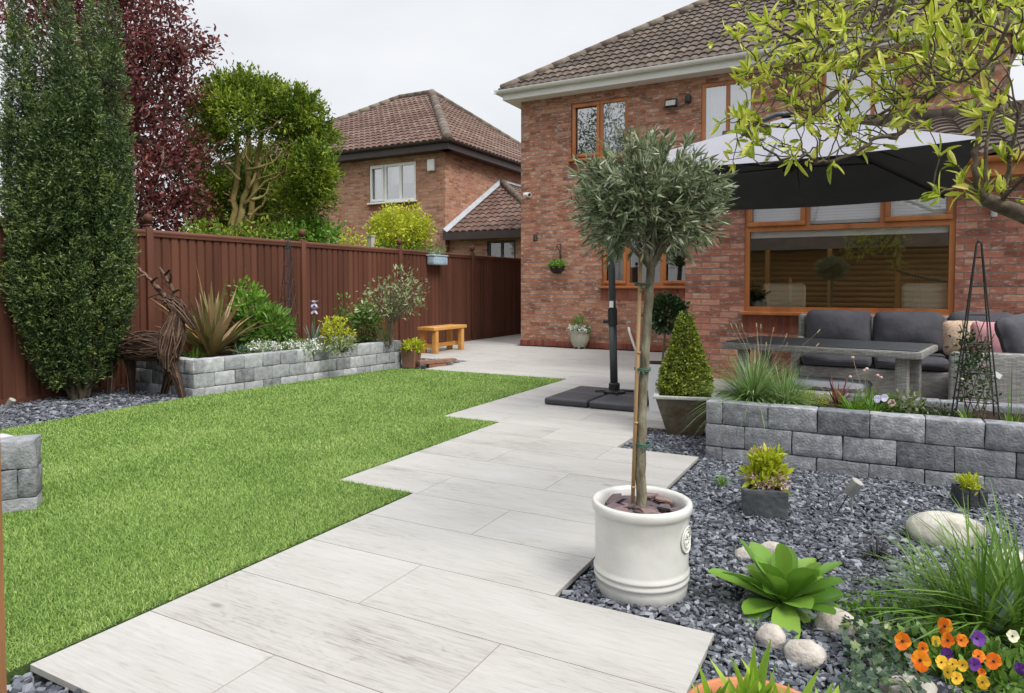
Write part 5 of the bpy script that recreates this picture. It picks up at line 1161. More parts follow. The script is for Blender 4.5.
# table
tbl = thing('rattan_table', 'low grey rattan garden table in front of the sofa', 'table', (-.35, 6.5, 0), None)
ang = math.atan2(-.28, 1.52)
def tl(x, y, z): q = rotz(np.array([x, y, z]), ang); return (q[0] - .37, q[1] + 6.50, q[2])
mb = MB(); rbox(mb, tl(0, 0, .605), (1.54, .88, .055), .012, rz=ang); mb.build('tabletop_frame', M['wicker'], tbl, angle=40)
mb = MB(); rbox(mb, tl(0, 0, .637), (1.48, .82, .012), .004, rz=ang); mb.build('tabletop', M['anthracite'], tbl, angle=40)
for sx in (-1, 1):
    for sy in (-1, 1):
        mb = MB(); rbox(mb, tl(sx * .62, sy * .30, .29), (.09, .09, .578), .012, rz=ang); mb.build('leg', M['wicker'], tbl, angle=40)
mb = MB()
p = tl(-.45, .1, 0)
st = thing('rattan_footstool', 'grey rattan footstool under the garden table', 'footstool', (-.35, 6.2, 0))
mb = MB(); rbox(mb, (-.35, 6.15, .15), (.62, .42, .29), .03, rz=ang); mb.build('base', M['wicker'], st, angle=40)
cushion('seat_cushion', st, (-.35, 6.15, .325), (.60, .40, .07), M['cushion_lt'], rz=ang, puff=.1, bev=.03)
# wooden bench
b0 = G(440, 352); bn = thing('wooden_bench', 'small orange brown timber bench in front of the brown fence', 'bench', (-6.55, 9.75, 0))
BXc, BYc = -6.62, 9.85; bw, bl = .36, 1.02
bx0 = G(434, 352.5)[:2]; 
mb = MB()
for k in range(3): rbox(mb, (BXc - .12 + .12 * k, BYc, .415), (.115, bl, .055), .008)
mb.build('seat', M['timber'], bn, angle=40)
for sy in (-1, 1):
    for sx in (-1, 1):
        mb = MB(); rbox(mb, (BXc + sx * .12, BYc + sy * (bl / 2 - .11), .193), (.085, .085, .386), .008); mb.build('leg', M['timber'], bn, angle=40)
    mb = MB(); rbox(mb, (BXc, BYc + sy * (bl / 2 - .11), .12), (.15, .045, .07), .006); mb.build('cross_rail', M['timber'], bn)
mb = MB(); rbox(mb, (BXc, BYc, .12), (.05, bl - .2, .068), .006); mb.build('stretcher', M['timber'], bn)

# ================================================================== CONE TOPIARY
c = G(680, 437, -.02)
tp = thing('flared_planter', 'flared square rusty stone planter holding the box cone', 'planter', (c[0], c[1], -.02)); 
cc = np.array([c[0], c[1] + .14, -.02]); 
def frustum(mb, c, a, b, h, rz=0, r=None, z0=0): 
    V = np.array([(-a, -a, z0), (a, -a, z0), (a, a, z0), (-a, a, z0), (-b, -b, h), (b, -b, h), (b, b, h), (-b, b, h)], float); mb.add(rotz(V, rz) + np.array(c), BOXF, r)
ra = R(14)
mb = MB(); frustum(mb, cc, .125, .215, .30, ra); mb.build('pot_body', M['flaredpot'], tp)
mb = MB()
for sx, sy, wx, wy in ((0, -1, .235, .022), (0, 1, .235, .022), (-1, 0, .022, .191), (1, 0, .022, .191)):
    V = rotz(np.array([[sx * .213, sy * .213, .31]]), ra)[0] + cc; rbox(mb, V, (wx * 2, wy * 2, .024), .006, rz=ra)
mb.build('rim', M['rim'], tp, angle=40)
mb = MB(); frustum(mb, cc, .18, .185, .311, ra, z0=.29); mb.build('soil', M['soil'], tp)
bx = thing('box_topiary', 'clipped box cone with yellowish tips in the flared planter', 'topiary', (cc[0], cc[1], .28))
mb = MB(); n = 5200; ZT = .93; f = 1 - np.sqrt(rng.random(n)); z = .29 + (ZT - .29) * f
rad = .192 * np.clip(1.12 - f, 0, 1) ** .85 * np.clip(.80 + f * 3, 0, 1) * 1.0
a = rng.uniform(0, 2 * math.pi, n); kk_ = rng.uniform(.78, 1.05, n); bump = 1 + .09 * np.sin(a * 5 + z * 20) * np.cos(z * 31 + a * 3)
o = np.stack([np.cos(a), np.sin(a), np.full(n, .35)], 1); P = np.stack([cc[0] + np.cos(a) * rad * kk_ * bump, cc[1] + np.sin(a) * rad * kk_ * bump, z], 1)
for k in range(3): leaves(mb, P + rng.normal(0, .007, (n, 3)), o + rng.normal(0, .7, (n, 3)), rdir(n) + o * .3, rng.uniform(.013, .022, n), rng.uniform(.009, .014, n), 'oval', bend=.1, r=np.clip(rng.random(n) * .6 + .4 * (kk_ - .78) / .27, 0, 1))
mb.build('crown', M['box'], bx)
mb = MB(); tube(mb, [(cc[0], cc[1], .29), (cc[0], cc[1], .8)], [.02, .006], 8)
for k in range(40):
    a = k * 2.4; zz = .33 + .011 * k; rr = .17 * (1 - k / 46); tube(mb, [(cc[0], cc[1], zz - .03), (cc[0] + math.cos(a) * rr, cc[1] + math.sin(a) * rr, zz + .02)], .004, 4)
mb.build('stem', M['bark'], bx)
# round-headed topiary in tall white pot
c = G(663, 400); cz = np.array([c[0] , c[1] + .1, 0.]); 
cz = WY(662, 395, 6.1); cz[2] = 0
tp = thing('tall_planter', 'tall white square planter behind the box cone', 'planter', tuple(cz))
mb = MB(); frustum(mb, cz, .105, .135, .43, ra); mb.build('pot_body', M['whitepot'], tp)
mb = MB(); frustum(mb, cz, .118, .12, .436, ra, z0=.40); mb.build('soil', M['soil'], tp)
bt = thing('ball_topiary', 'round dark glossy topiary ball on a stem in the tall white planter', 'topiary', (cz[0], cz[1], .43))
bc_ = WY(667, 314, 6.1); mb = MB(); crown(mb, [(bc_, (.15, .15, .15))], 260, 9, .02, .042, .022, .3, 'oval', shell=.7, outw=1.2); mb.build('crown', M['dkgreen'], bt)
mb = MB(); tube(mb, [(cz[0], cz[1], .43), tuple(bc_)], .009, 8); tube(mb, [tuple(bc_ - np.array([0, 0, .1])), tuple(bc_ + np.array([.08, 0, .05]))], .004, 5); tube(mb, [tuple(bc_ - np.array([0, 0, .1])), tuple(bc_ + np.array([-.08, .02, .05]))], .004, 5); mb.build('stem', M['bark'], bt)
# pale pot by the house wall
c = G(580, 348.5); cz = np.array([c[0], c[1] - .02, 0])
tp = thing('footed_pot', 'pale sage round footed pot against the house wall', 'pot', tuple(cz))
mb = MB(); lathe(mb, cz, [(0, .03), (.10, .03), (.125, .05), (.165, .14), (.175, .24), (.168, .29), (.18, .305), (.18, .325), (.16, .325), (.155, .29), (0, .28)], 32); mb.build('pot_body', M['sagepot'], tp, smooth=True)
for a in (0.3, 1.9, 3.4, 5.0):
    mb = MB(); blob(mb, (cz[0] + .09 * math.cos(a), cz[1] + .09 * math.sin(a), .018), (.025, .025, .02), seg=10, rings=8); mb.build('foot', M['sagepot'], tp, smooth=True)
fl = thing('bedding_plant', 'white flowering bedding plant in the sage footed pot', 'plant', (cz[0], cz[1], .29))
mb = MB(); crown(mb, [((cz[0], cz[1], .34), (.19, .19, .06)), ((cz[0], cz[1], .48), (.08, .08, .12))], 60, 9, .02, .05, .022, .5); tuft(mb, (cz[0], cz[1], .30), 40, .28, .1, .014, .6, .2); mb.build('foliage', M['midgreen'], fl)
mb = MB(); crown(mb, [((cz[0], cz[1] - .03, .36), (.20, .18, .04))], 60, 8, .02, .025, .022, .3, 'oval'); mb.build('flowers', M['white_fl'], fl)['kind'] = 'stuff'

# ================================================================== BED BEHIND LAWN: plants
def gz(px, py, z=.33): return G(px, py, z)
def plant(name, label, c, cat='plant', group=None): return thing(name, label, cat, tuple(c), group)
# New Zealand flax
c = gz(215, 357); c = G(212, 355, .33)
t = plant('flax_plant', 'large bronze green spiky flax at the left end of the long bed', c)
mb = MB(); tuft(mb, c, 52, .74, .08, .070, 1.05, .35, 'strap', .35, fold=.35); tuft(mb, c, 16, 1.0, .05, .055, 1.0, .25, 'strap', .2, fold=.35); tuft(mb, c, 24, .5, .09, .045, 1.7, .7, 'strap', .3, fold=.35)
mb.build('leaves', M['bronze'], t)
def bush(name, label, px, py, rx, rz_, m, ln, wd, nc, per, cat='shrub', z=.33, prof='lance', up=.5, spread=.03, stems=12, shell=.5, smat='bark'):
    c = G(px, py, z); Zc = np.dot(c - CAM, FWD); R1 = rx * Zc / sc_f; R2 = rz_ * Zc / sc_f
    t = plant(name, label, c, cat); mb = MB(); cc_ = (c[0], c[1], c[2] + R2 * 1.0)
    cp = crown(mb, [(cc_, (R1, R1 * .8, R2))], nc, per, spread, ln, wd, up, prof, shell=shell, bend=.25)
    mb.build('foliage', m, t); tw = MB(); branches_to(tw, c, cp, .008, stems, jitter=.02); tw.build('stem', M[smat], t); return t, c, Zc
bush('leafy_shrub', 'tall airy green shrub beside the bronze flax', 252, 350, 20, 30, M['fresh'], .09, .032, 120, 9)
bush('leafy_shrub', 'tall thin yellowish green shrub behind the candytuft', 243, 347, 14, 33, M['fresh'], .07, .03, 60, 8, spread=.05)
bush('leafy_shrub', 'broad leafy green shrub left of the wire obelisk', 268, 350, 26, 21, M['midgreen'], .11, .03, 150, 10)
bush('leafy_shrub', 'dense upright bright green shrub in the middle of the long bed', 366, 343, 13, 19, M['midgreen'], .085, .022, 110, 10)
bush('leafy_shrub', 'lime green leafy plant right of the lilac iris', 337, 347, 16, 15, M['lime'], .05, .022, 70, 8)
bush('leafy_shrub', 'thin upright green plant between the iris and the dense shrub', 344, 343, 6, 25, M['fresh'], .06, .022, 26, 7)
bush('leafy_shrub', 'grey green cushion plant on the edge of the long bed', 342, 352, 13, 7, M['varieg'], .045, .018, 60, 8)
# white candytuft mats
for k, (px, py, rx, lbl) in enumerate(((262, 352, 22, 'white flowering candytuft mat at the left of the long bed'), (300, 350, 24, 'white flowering candytuft mat below the wire obelisk'))):
    c = G(px, py, .345); Zc = np.dot(c - CAM, FWD); rr = rx * Zc / sc_f; t = plant('candytuft', lbl, c)
    mb = MB(); crown(mb, [((c[0], c[1], c[2] + .02), (rr, rr * .7, .07))], 110, 9, .03, .045, .014, .5); mb.build('foliage', M['midgreen'], t)
    mb = MB(); crown(mb, [((c[0], c[1], c[2] + .05), (rr * .95, rr * .65, .05))], 75, 12, .02, .022, .02, .6, 'oval'); mb.build('flowers', M['white_fl'], t)['kind'] = 'stuff'
# iris
c = G(313, 347, .33); t = plant('iris', 'pale lilac iris in bloom standing in the long bed', c)
mb = MB(); tuft(mb, c, 16, .34, .05, .028, .7, .2, fold=.2); mb.build('leaves', M['glauc'], t)
top = DP(314, 303, np.dot(c - CAM, FWD)); mb = MB(); tube(mb, [c, (c + top) / 2 + np.array([.01, 0, 0]), top], .007, 6); mb.build('stem', M['midgreen'], t)
mb = MB()
for zz in (0, -.09): 
    for k in range(9):
        a = k * 2.4; leaves(mb, [top + np.array([0, 0, zz])], [[math.cos(a) * .8, math.sin(a) * .8, .8 if k % 2 else -.5]], [[0, 0, 1]], .075, .045, 'oval', bend=.3)
mb.build('flower', M['lilac_fl'], t)
# variegated small tree
c = G(388, 345, .33); Zc = float(np.dot(c - CAM, FWD)); t = plant('variegated_shrub', 'open cream variegated shrub at the right end of the long bed', c, 'shrub')
mb = MB(); tw = MB(); lp_ = lobes_px([(388, 300, 22, 20), (400, 285, 16, 18), (378, 308, 14, 14), (405, 305, 14, 12), (410, 290, 10, 14)], Zc, .8)
cp = crown(mb, lp_, 130, 7, .05, .055, .022, .3, 'oval', shell=.2); 
for k in range(7):
    e = cp[rng.integers(len(cp))]; limb(tw, [c + rng.normal(0, .03, 3) * [1, 1, 0], (c + e) / 2 + rng.normal(0, .04, 3), e], .011, .004, 5, .06)
branches_to(tw, (c + DP(392, 300, Zc)) / 2, cp, .006, 40, jitter=.04); mb.build('foliage', M['varieg'], t); tw.build('stem', M['bark'], t)
c2 = G(385, 344, .33); t = plant('grassy_plant', 'thin grassy tuft below the variegated shrub', c2); mb = MB(); tuft(mb, c2, 60, .32, .06, .007, .6, .4); mb.build('leaves', M['midgreen'], t)
# small ground fillers
for k, (px, py, m_, lbl) in enumerate(((195, 357, 'midgreen', 'low green foliage at the foot of the bronze flax'), (240, 354, 'glauc', 'silvery low plant between the flax and the candytuft'), (322, 351, 'varieg', 'pale low plant in front of the lilac iris'))):
    c = G(px, py, .33); t = plant('low_plant', lbl, c); mb = MB(); tuft(mb, c, 70, .13, .12, .014, 1.2, .6); mb.build('leaves', M[m_], t)
# wire obelisks
def obelisk(name, lbl, c, h, wb, curl, top=.02, rings=4, rad=.005, diag=True):
    t = thing(name, lbl, 'obelisk', tuple(c)); c = np.array(c); cs_ = [(-1, -1), (1, -1), (1, 1), (-1, 1)]
    mb = MB()
    for sx, sy in cs_: tube(mb, [c + np.array([sx * wb, sy * wb, 0]), c + np.array([sx * wb * .55, sy * wb * .55, h * .5]), c + np.array([sx * top, sy * top, h])], rad, 6)
    mb.build('leg', M['blackmetal'], t)
    mb = MB()
    for k in range(rings):
        f = (k + .6) / (rings + .1); w_ = wb * (1 - f) + top * f; q = [c + np.array([sx * w_, sy * w_, h * f]) for sx, sy in cs_]
        for i in range(4): tube(mb, [q[i], q[(i + 1) % 4]], rad * .8, 5)
        if diag:
            f2 = min(1, f + .22); w2 = wb * (1 - f2) + top * f2; q2 = [c + np.array([sx * w2, sy * w2, h * f2]) for sx, sy in cs_]
            for i in range(4): tube(mb, [q[i], q2[(i + 1) % 4]], rad * .6, 4); tube(mb, [q[(i + 1) % 4], q2[i]], rad * .6, 4)
    mb.build('lattice', M['blackmetal'], t)
    mb = MB(); lathe(mb, c + np.array([0, 0, h]), [(0, 0), (top, .0), (top * .9, .015), (.004, .03), (.004, .045), (.014, .055), (.014, .065), (0, .08)] if curl else [(0, 0), (top, 0), (top, .012), (0, .02)], 12); mb.build('finial', M['blackmetal'], t)
    return t
c = G(289, 345, .33); obelisk('wire_obelisk', 'tall thin black wire obelisk in front of the brown fence', c, 1.42, .11, True, .02, 6, .005)
c = G(974, 412, .33); c[1] = 4.98; c = WY(975, 415, 4.98); c[2] = .33
obelisk('metal_obelisk', 'black metal obelisk with climber in the right raised bed', c, 1.06, .11, False, .012, 6, .0045, diag=False)
cl = plant('climbing_plant', 'small leafy climber growing on the black metal obelisk', c, 'plant')
mb = MB(); crown(mb, [((c[0] - .01, c[1] - .02, .56), (.10, .09, .20)), ((c[0] - .03, c[1], .72), (.08, .07, .14))], 95, 7, .02, .026, .014, .3, 'oval', shell=.2); 
tw = MB()
for k in range(9):
    a = k * .7; tube(tw, [c + np.array([.05 * math.cos(a), .05 * math.sin(a), 0]), c + np.array([.08 * math.cos(a + 1), .08 * math.sin(a + 1), .2]), c + np.array([.06 * math.cos(a + 2.2), .06 * math.sin(a + 2.2), .42]), c + np.array([.09 * math.cos(a + 3), .05 * math.sin(a + 3), rng.uniform(.45, .62)])], .003, 4)
mb.build('foliage', M['dkgreen'], cl); tw.build('stem', M['bark'], cl)
q = c + np.array([.10, -.05, .27]); mb = MB(); rbox(mb, q, (.05, .003, .03), .001, rz=.4, tilt=(0, .5)); props(mb.build('plant_label', M['upvc']), 'white plant label hanging from the black metal obelisk', 'label')

# ================================================================== RIGHT BED PLANTS
def gb_(px, Y, z=.33): q = WY(px, 400, Y); q[2] = z; return q
c = gb_(762, 4.92); t = plant('fountain_grass', 'arching green fountain grass at the left of the right raised bed', c, 'grass')
mb = MB(); tuft(mb, c + np.array([-.06, 0, 0]), 760, .38, .07, .0062, 1.9, 1.0); tuft(mb, c + np.array([.15, -.03, 0]), 560, .27, .07, .006, 1.9, 1.0); mb.build('leaves', M['fountain'], t)
mb = MB()
for k in range(13):
    a = rng.uniform(-.5, 1.2); e = c + np.array([math.sin(a) * .30 + (k % 3 - 1) * .1, rng.uniform(-.1, .1), rng.uniform(.3, .52)]); q = limb(mb, [c, (c + e) / 2 + np.array([0, 0, .06]), e], .0016, .001, 4, .02)
    tube(mb, [e, e + norm((e - c)[None])[0] * .03], .004, 5)
mb.build('flower_stem', M['straw'], t)
c = gb_(838, 4.95); t = plant('red_flax', 'small red bronze spiky flax in the right raised bed', c); mb = MB(); tuft(mb, c, 26, .20, .02, .016, .9, .2, fold=.3); mb.build('leaves', M['pinkflax'], t)
c = gb_(812, 5.12); t = plant('cushion_plant', 'yellow moss-like mound beside the fountain grass', c); mb = MB(); crown(mb, [((c[0], c[1], .35), (.12, .09, .045))], 70, 8, .015, .018, .008, .8); mb.build('foliage', M['lime'], t)
c = gb_(862, 4.84); t = plant('strappy_plant', 'bright green strappy clump in the middle of the right raised bed', c); mb = MB(); tuft(mb, c + np.array([-.05, 0, 0]), 50, .15, .06, .012, 1.4, .8); tuft(mb, c + np.array([.06, 0, 0]), 40, .14, .05, .010, 1.4, .8); mb.build('leaves', M['fresh'], t)
c = gb_(868, 4.98); t = plant('thrift', 'pink seed-headed thrift with grassy leaves in the right raised bed', c); mb = MB(); tuft(mb, c, 120, .16, .05, .004, .8, .2); mb.build('leaves', M['midgreen'], t)
for k in range(6):
    e = c + np.array([rng.uniform(-.12, .08), rng.uniform(-.05, .05), rng.uniform(.2, .34)]); mb = MB(); limb(mb, [c, (c + e) / 2, e], .0015, .0012, 4, .02); fs = mb.build('flower_stem', M['straw'], t)
    mb = MB(); blob(mb, e, (.011, .011, .010), seg=8, rings=6); mb.build('flower_head', M['pinkish_fl'], fs)
c = gb_(888, 4.90); t = plant('lilac_pansy', 'pale lilac pansy by the strappy clump in the right raised bed', c)
def pansy(mb, p, s, face, up=.35):
    f = norm(np.array([[face[0], face[1], up]]))[0]; S = norm(np.cross(f, [0, 0, 1.])[None])[0]; U = np.cross(S, f)
    for a, k in ((1.2, 1), (1.94, 1), (.1, .95), (3.04, .95), (-1.57, 1.15)):
        d = S * math.cos(a) + U * math.sin(a); leaves(mb, [p], [d + f * .18], [f], s * .50 * k, s * .58 * k, 'oval', bend=rng.uniform(-.15, .35), fold=.15)
mb = MB(); crown(mb, [((c[0], c[1], .36), (.05, .05, .04))], 20, 6, .015, .03, .018, .5, 'oval'); mb.build('foliage', M['midgreen'], t)
for dx, dz in ((-.02, .10), (.02, .07), (-.06, .09)): mb = MB(); pansy(mb, c + np.array([dx, -.04, dz]), .05, (-.1, -1)); mb.build('flower', M['lilac_fl'] if dx < .01 else M['pinkish_fl'], t)
c = gb_(906, 4.92); t = plant('leafy_plant', 'small pale edged leafy plant right of the lilac pansy', c); mb = MB(); crown(mb, [((c[0], c[1], .38), (.09, .07, .06))], 40, 6, .02, .035, .02, .6, 'oval'); mb.build('foliage', M['varieg'], t)
c = gb_(930, 4.86); t = plant('dark_plant', 'low dark leafy ground cover on the soil left of the obelisk', c); mb = MB(); crown(mb, [((c[0], c[1], .34), (.16, .08, .03))], 60, 6, .02, .022, .012, .6, 'oval'); mb.build('foliage', M['dkgreen'], t)
c = gb_(1012, 4.85); t = plant('bulb_plant', 'thin green bulb shoots at the right of the obelisk', c); mb = MB(); tuft(mb, c, 5, .34, .03, .006, .2, .1); tuft(mb, c, 14, .08, .05, .01, 1.2, .4); mb.build('leaves', M['fresh'], t)
c = gb_(968, 4.78); t = plant('bulb_plant', 'low yellow green bulb leaves at the foot of the obelisk', c); mb = MB(); tuft(mb, c, 14, .10, .03, .010, 1.3, .6); mb.build('leaves', M['fresh'], t)

# ================================================================== SLATE BED OBJECTS
def stone(lbl, px, py, w_px, h_px, m, rz=0, name='cobble', seed=1, dep=.8, group=None, z=-.02, tilt=0, rough=.16):
    c = G(px, py, z); Zc = float(np.dot(c - CAM, FWD)); rx = w_px * .5 * Zc / sc_f; rzz = h_px * .5 * Zc / sc_f
    mb = MB(); blob(mb, (c[0], c[1], z + rzz * .45), (rx, rx * dep, rzz * 1.1), seed, rough, 1.3, rz=YAW + rz, tilt=tilt); o = mb.build(name, m, None, smooth=True); props(o, lbl, 'stone', group)
GS = 'round stones lying in the slate bed'
stone('large pale boulder in the slate below the dark block bed', 944, 541, 70, 38, M['boulder'], .1, 'boulder', 3, .75, GS)
stone('small pale stone at the upper left of the broad leaved plant', 748, 557, 28, 12, M['cobble'], .1, 'cobble', 4, .8, GS)
stone('whitish stone just behind the broad leaved plant', 771, 554, 24, 16, M['cobble'], 0, 'cobble', 5, .8, GS)
stone('round pinkish cobble below the left of the broad leaved plant', 771, 644, 28, 24, M['cobble'], 0, 'cobble', 6, .9, GS)
stone('oval pinkish cobble just above the terracotta bowl', 805, 660, 42, 26, M['cobble'], -.2, 'cobble', 7, .8, GS)
stone('pinkish cobble right of the broad leaved plant', 836, 630, 40, 26, M['cobble'], .3, 'cobble', 8, .85, GS)
stone('pale rock half hidden by the long grass at the right edge', 1005, 566, 50, 20, M['boulder'], .1, 'boulder', 9, .7, GS)
stone('grey rock at the bottom below the pansies', 908, 698, 52, 30, M['boulder'], .1, 'boulder', 10, .8, GS)
# slate trough planter with skimmia
c = G(762, 518, -.03); 
t = thing('slate_planter', 'square slate planter standing in the chippings with skimmia', 'planter', (c[0], c[1] + .06, -.03)); cc = np.array([c[0], c[1] + .06, -.03]); ra = YAW + R(-14) - R(12)
ra = R(12)
mb = MB()
hw_, hh_ = .105, .150
for k, (sx, sy, wx, wy) in enumerate(((0, -1, hw_, .012), (0, 1, hw_, .012), (-1, 0, .012, hw_ - .024), (1, 0, .012, hw_ - .024))):
    V = rotz(np.array([[sx * (hw_ - .012), sy * (hw_ - .012), hh_ / 2]]), ra)[0] + cc; rbox(mb, V, (wx * 2, wy * 2, hh_), .004, .0025, rz=ra, T=T7)
mb.build('pot_body', M['slatepot'], t, angle=50); mb = MB(); frustum(mb, cc, .09, .09, hh_ - .012, ra, z0=.0); mb.build('soil', M['soil'], t)
s = plant('skimmia', 'small yellow green skimmia with pinkish flower heads in the slate planter', (cc[0], cc[1], .09), 'plant')
mb = MB(); crown(mb, [((cc[0], cc[1], .18), (.09, .09, .065)), ((cc[0] + .02, cc[1], .25), (.07, .07, .06))], 75, 7, .014, .05, .019, .9, 'lance', shell=.4); mb.build('foliage', M['lime'], s)
mb = MB(); crown(mb, [((cc[0] + .02, cc[1] - .01, .16), (.10, .09, .055))], 60, 9, .01, .014, .010, .3, 'oval'); mb.build('flower_head', M['pinkish_fl'], s)
for ox, oz in ((-.05, .285), (.005, .30)):
    mb = MB(); crown(mb, [((cc[0] + ox, cc[1], oz), (.022, .022, .019))], 14, 10, .006, .009, .007, .3, 'oval'); mb.build('flower_head', M['pinkish_fl'], s)
mb = MB(); [tube(mb, [(cc[0], cc[1], .08), (cc[0] + dx, cc[1] + dy, .2)], .003, 5) for dx, dy in ((.04, 0), (-.04, .01), (0, .03), (0, -.03))]; mb.build('stem', M['bark'], s)
# black planter
c = G(970, 511, -.03); cc = np.array([c[0], c[1] + .05, -.03]); t = thing('black_planter', 'small black slatted planter in front of the dark block wall', 'planter', tuple(cc)); ra = R(16)
mb = MB(); 
for k in range(3):
    for sx, sy, rr in ((0, -1, 0), (0, 1, 0), (-1, 0, 1), (1, 0, 1)):
        o = (k - 1) * .042; q = rotz(np.array([[sx * .056 + (0 if rr else o), sy * .056 + (o if rr else 0), .055]]), ra)[0] + cc; rbox(mb, q, (.012 if rr else .040, .040 if rr else .012, .112), .003, .001, rz=ra)
mb.build('pot_body', M['blackpot'], t, angle=40); mb = MB(); frustum(mb, cc, .05, .05, .102, ra); mb.build('soil', M['soil'], t)
s = plant('golden_conifer', 'tiny golden conifer in the small black planter', (cc[0], cc[1], .07)); mb = MB(); crown(mb, [((cc[0], cc[1], .10), (.055, .055, .035))], 50, 7, .01, .026, .009, 1.2, 'lance', shell=.2); mb.build('foliage', M['lime'], s)
# garden spotlights
def spot(lbl, foot, head, aim, cable=True):
    t = thing('garden_spotlight', lbl, 'spotlight', tuple(foot), 'spotlights in the slate beds'); mb = MB(); cyl(mb, foot, head, .005, 8); mb.build('spike', M['steel'], t)
    a = norm(np.array([aim], float))[0]; mb = MB(); h0 = np.array(head) - a * .035; h1 = np.array(head) + a * .045; tube(mb, [h0 - a * .004, h0, h1], [.020, .026, .030], 20); hd = mb.build('lamp_head', M['steel'], t, angle=40)
    mb = MB(); tube(mb, [h1 - a * .0, h1 + a * .0015], .024, 20); mb.build('lens', M['lens'], hd)
    mb = MB(); tube(mb, [h0, h0 + np.array([-.02, -.01, -.04]), np.array(foot) + np.array([-.07, -.02, .01]), np.array(foot) + np.array([-.12, 0, -.01])], .0035, 6); mb.build('cable', M['blackmetal'], t)
f = G(851, 519, -.03); spot('small steel spotlight on a spike in the slate by the block wall', f, f + np.array([.006, .0, .155]), (.35, -.1, .6))
f = G(0, 420, -.03); f = G(1, 419, -.03); spot('small steel spotlight at the left edge below the yew', f, f + np.array([.04, .05, .13]), (.5, .3, .8))
# black mondo grass
c = G(876, 560, -.02); t = plant('black_grass', 'tuft of black mondo grass in the slate below the boulder', c, 'grass'); mb = MB(); tuft(mb, c, 90, .10, .02, .005, 1.7, .9); mb.build('leaves', M['blackgrass'], t)
c = G(722, 487, -.02); t = plant('grass_tuft', 'small grass tuft in the slate beside the slate planter', c, 'grass'); mb = MB(); tuft(mb, c, 60, .09, .02, .004, .9, .5); mb.build('leaves', M['fresh'], t)
# broad leaved plant
c = G(783, 610, -.03); t = plant('broad_leaved_plant', 'low plant with broad bright green leaves in the slate', c)
mb = MB(); n = 42; a = np.arange(n) * 2.4 + rng.uniform(-.4, .4, n); el = np.linspace(.08, 1.35, n) + rng.uniform(-.15, .15, n); out = np.stack([np.cos(a) * np.cos(el), np.sin(a) * np.cos(el), np.sin(el) * .95], 1)
leaves(mb, np.repeat(c[None] + np.array([[0, 0, .02]]), n, 0) + out * .012, out, np.stack([-np.cos(a) * .5, -np.sin(a) * .5, np.ones(n)], 1) + rng.normal(0, .3, (n, 3)), rng.uniform(.14, .27, n), rng.uniform(.06, .095, n), 'broad', bend=rng.uniform(-.15, .6, n), fold=.35)
mb.build('leaves', M['primula'], t, smooth=True)
mb = MB(); n = 12; a = np.arange(n) * 1.9 + .4; out = np.stack([np.cos(a), np.sin(a), np.full(n, .25)], 1); leaves(mb, np.repeat(c[None] + np.array([[0, 0, .02]]), n, 0), out, np.tile([0, 0, 1.], (n, 1)), rng.uniform(.14, .20, n), .085, 'broad', bend=.3, fold=.2); mb.build('leaves', M['glauc'], t, smooth=True)
# long grass / day lily clump at right
c = G(975, 640, -.03); t = plant('daylily', 'big clump of long arching green leaves at the right edge', c)
mb = MB(); tuft(mb, c + np.array([.02, 0.02, 0]), 260, .38, .07, .010, 1.5, .8, hv=.4, fold=.25); tuft(mb, c + np.array([.14, .06, 0]), 220, .44, .07, .012, 1.3, .75, hv=.4, fold=.25); tuft(mb, c + np.array([-.08, .02, 0]), 40, .30, .04, .008, 1.4, .8, fold=.2)
mb.build('leaves', M['fresh'] if False else M['midgreen'], t)
c2 = c + np.array([.03, -.03, .02]); t = plant('tulip_leaves', 'broad upright tulip leaves in front of the long grass', c2); mb = MB(); 
leaves(mb, np.array([c2, c2 + [.03, 0, 0], c2 + [-.03, 0, 0]]), [[.25, -.1, 1], [-.35, 0, 1], [.6, .1, 1]], [[-.2, -1, .2], [.3, -1, .2], [0, -1, .3]], .20, .055, 'oval', bend=.15, fold=.3); mb.build('leaves', M['glauc'], t, smooth=True)
# long loose blades
c = G(905, 640, -.03); t = plant('loose_grass', 'few long loose blades arching left of the long leaved clump', c, 'grass'); mb = MB()
for (x0, y0, x1, y1, x2, y2) in ((925, 625, 915, 570, 905, 520), (925, 625, 900, 590, 840, 577), (925, 625, 960, 560, 905, 508), (935, 625, 965, 560, 968, 495), (920, 625, 880, 580, 855, 640)):
    q0 = G(x0, y0, -.02); Zc = float(np.dot(q0 - CAM, FWD)); P_ = [q0, DP(x1, y1, Zc - .0), DP(x2, y2, Zc + .02)]
    V = limb(MB(), P_, .01, .01, 4, .0, 8); S = RGT; 
    VV = []; 
    for i, q in enumerate(V): w_ = .0045 * (1 - .8 * i / len(V)); VV += [q - S * w_, q + S * w_]
    mb.add(VV, np.array([(2 * i, 2 * i + 1, 2 * i + 3, 2 * i + 2) for i in range(len(V) - 1)]), rng.random() * .5 + .4)
mb.build('leaves', M['fresh'], t)
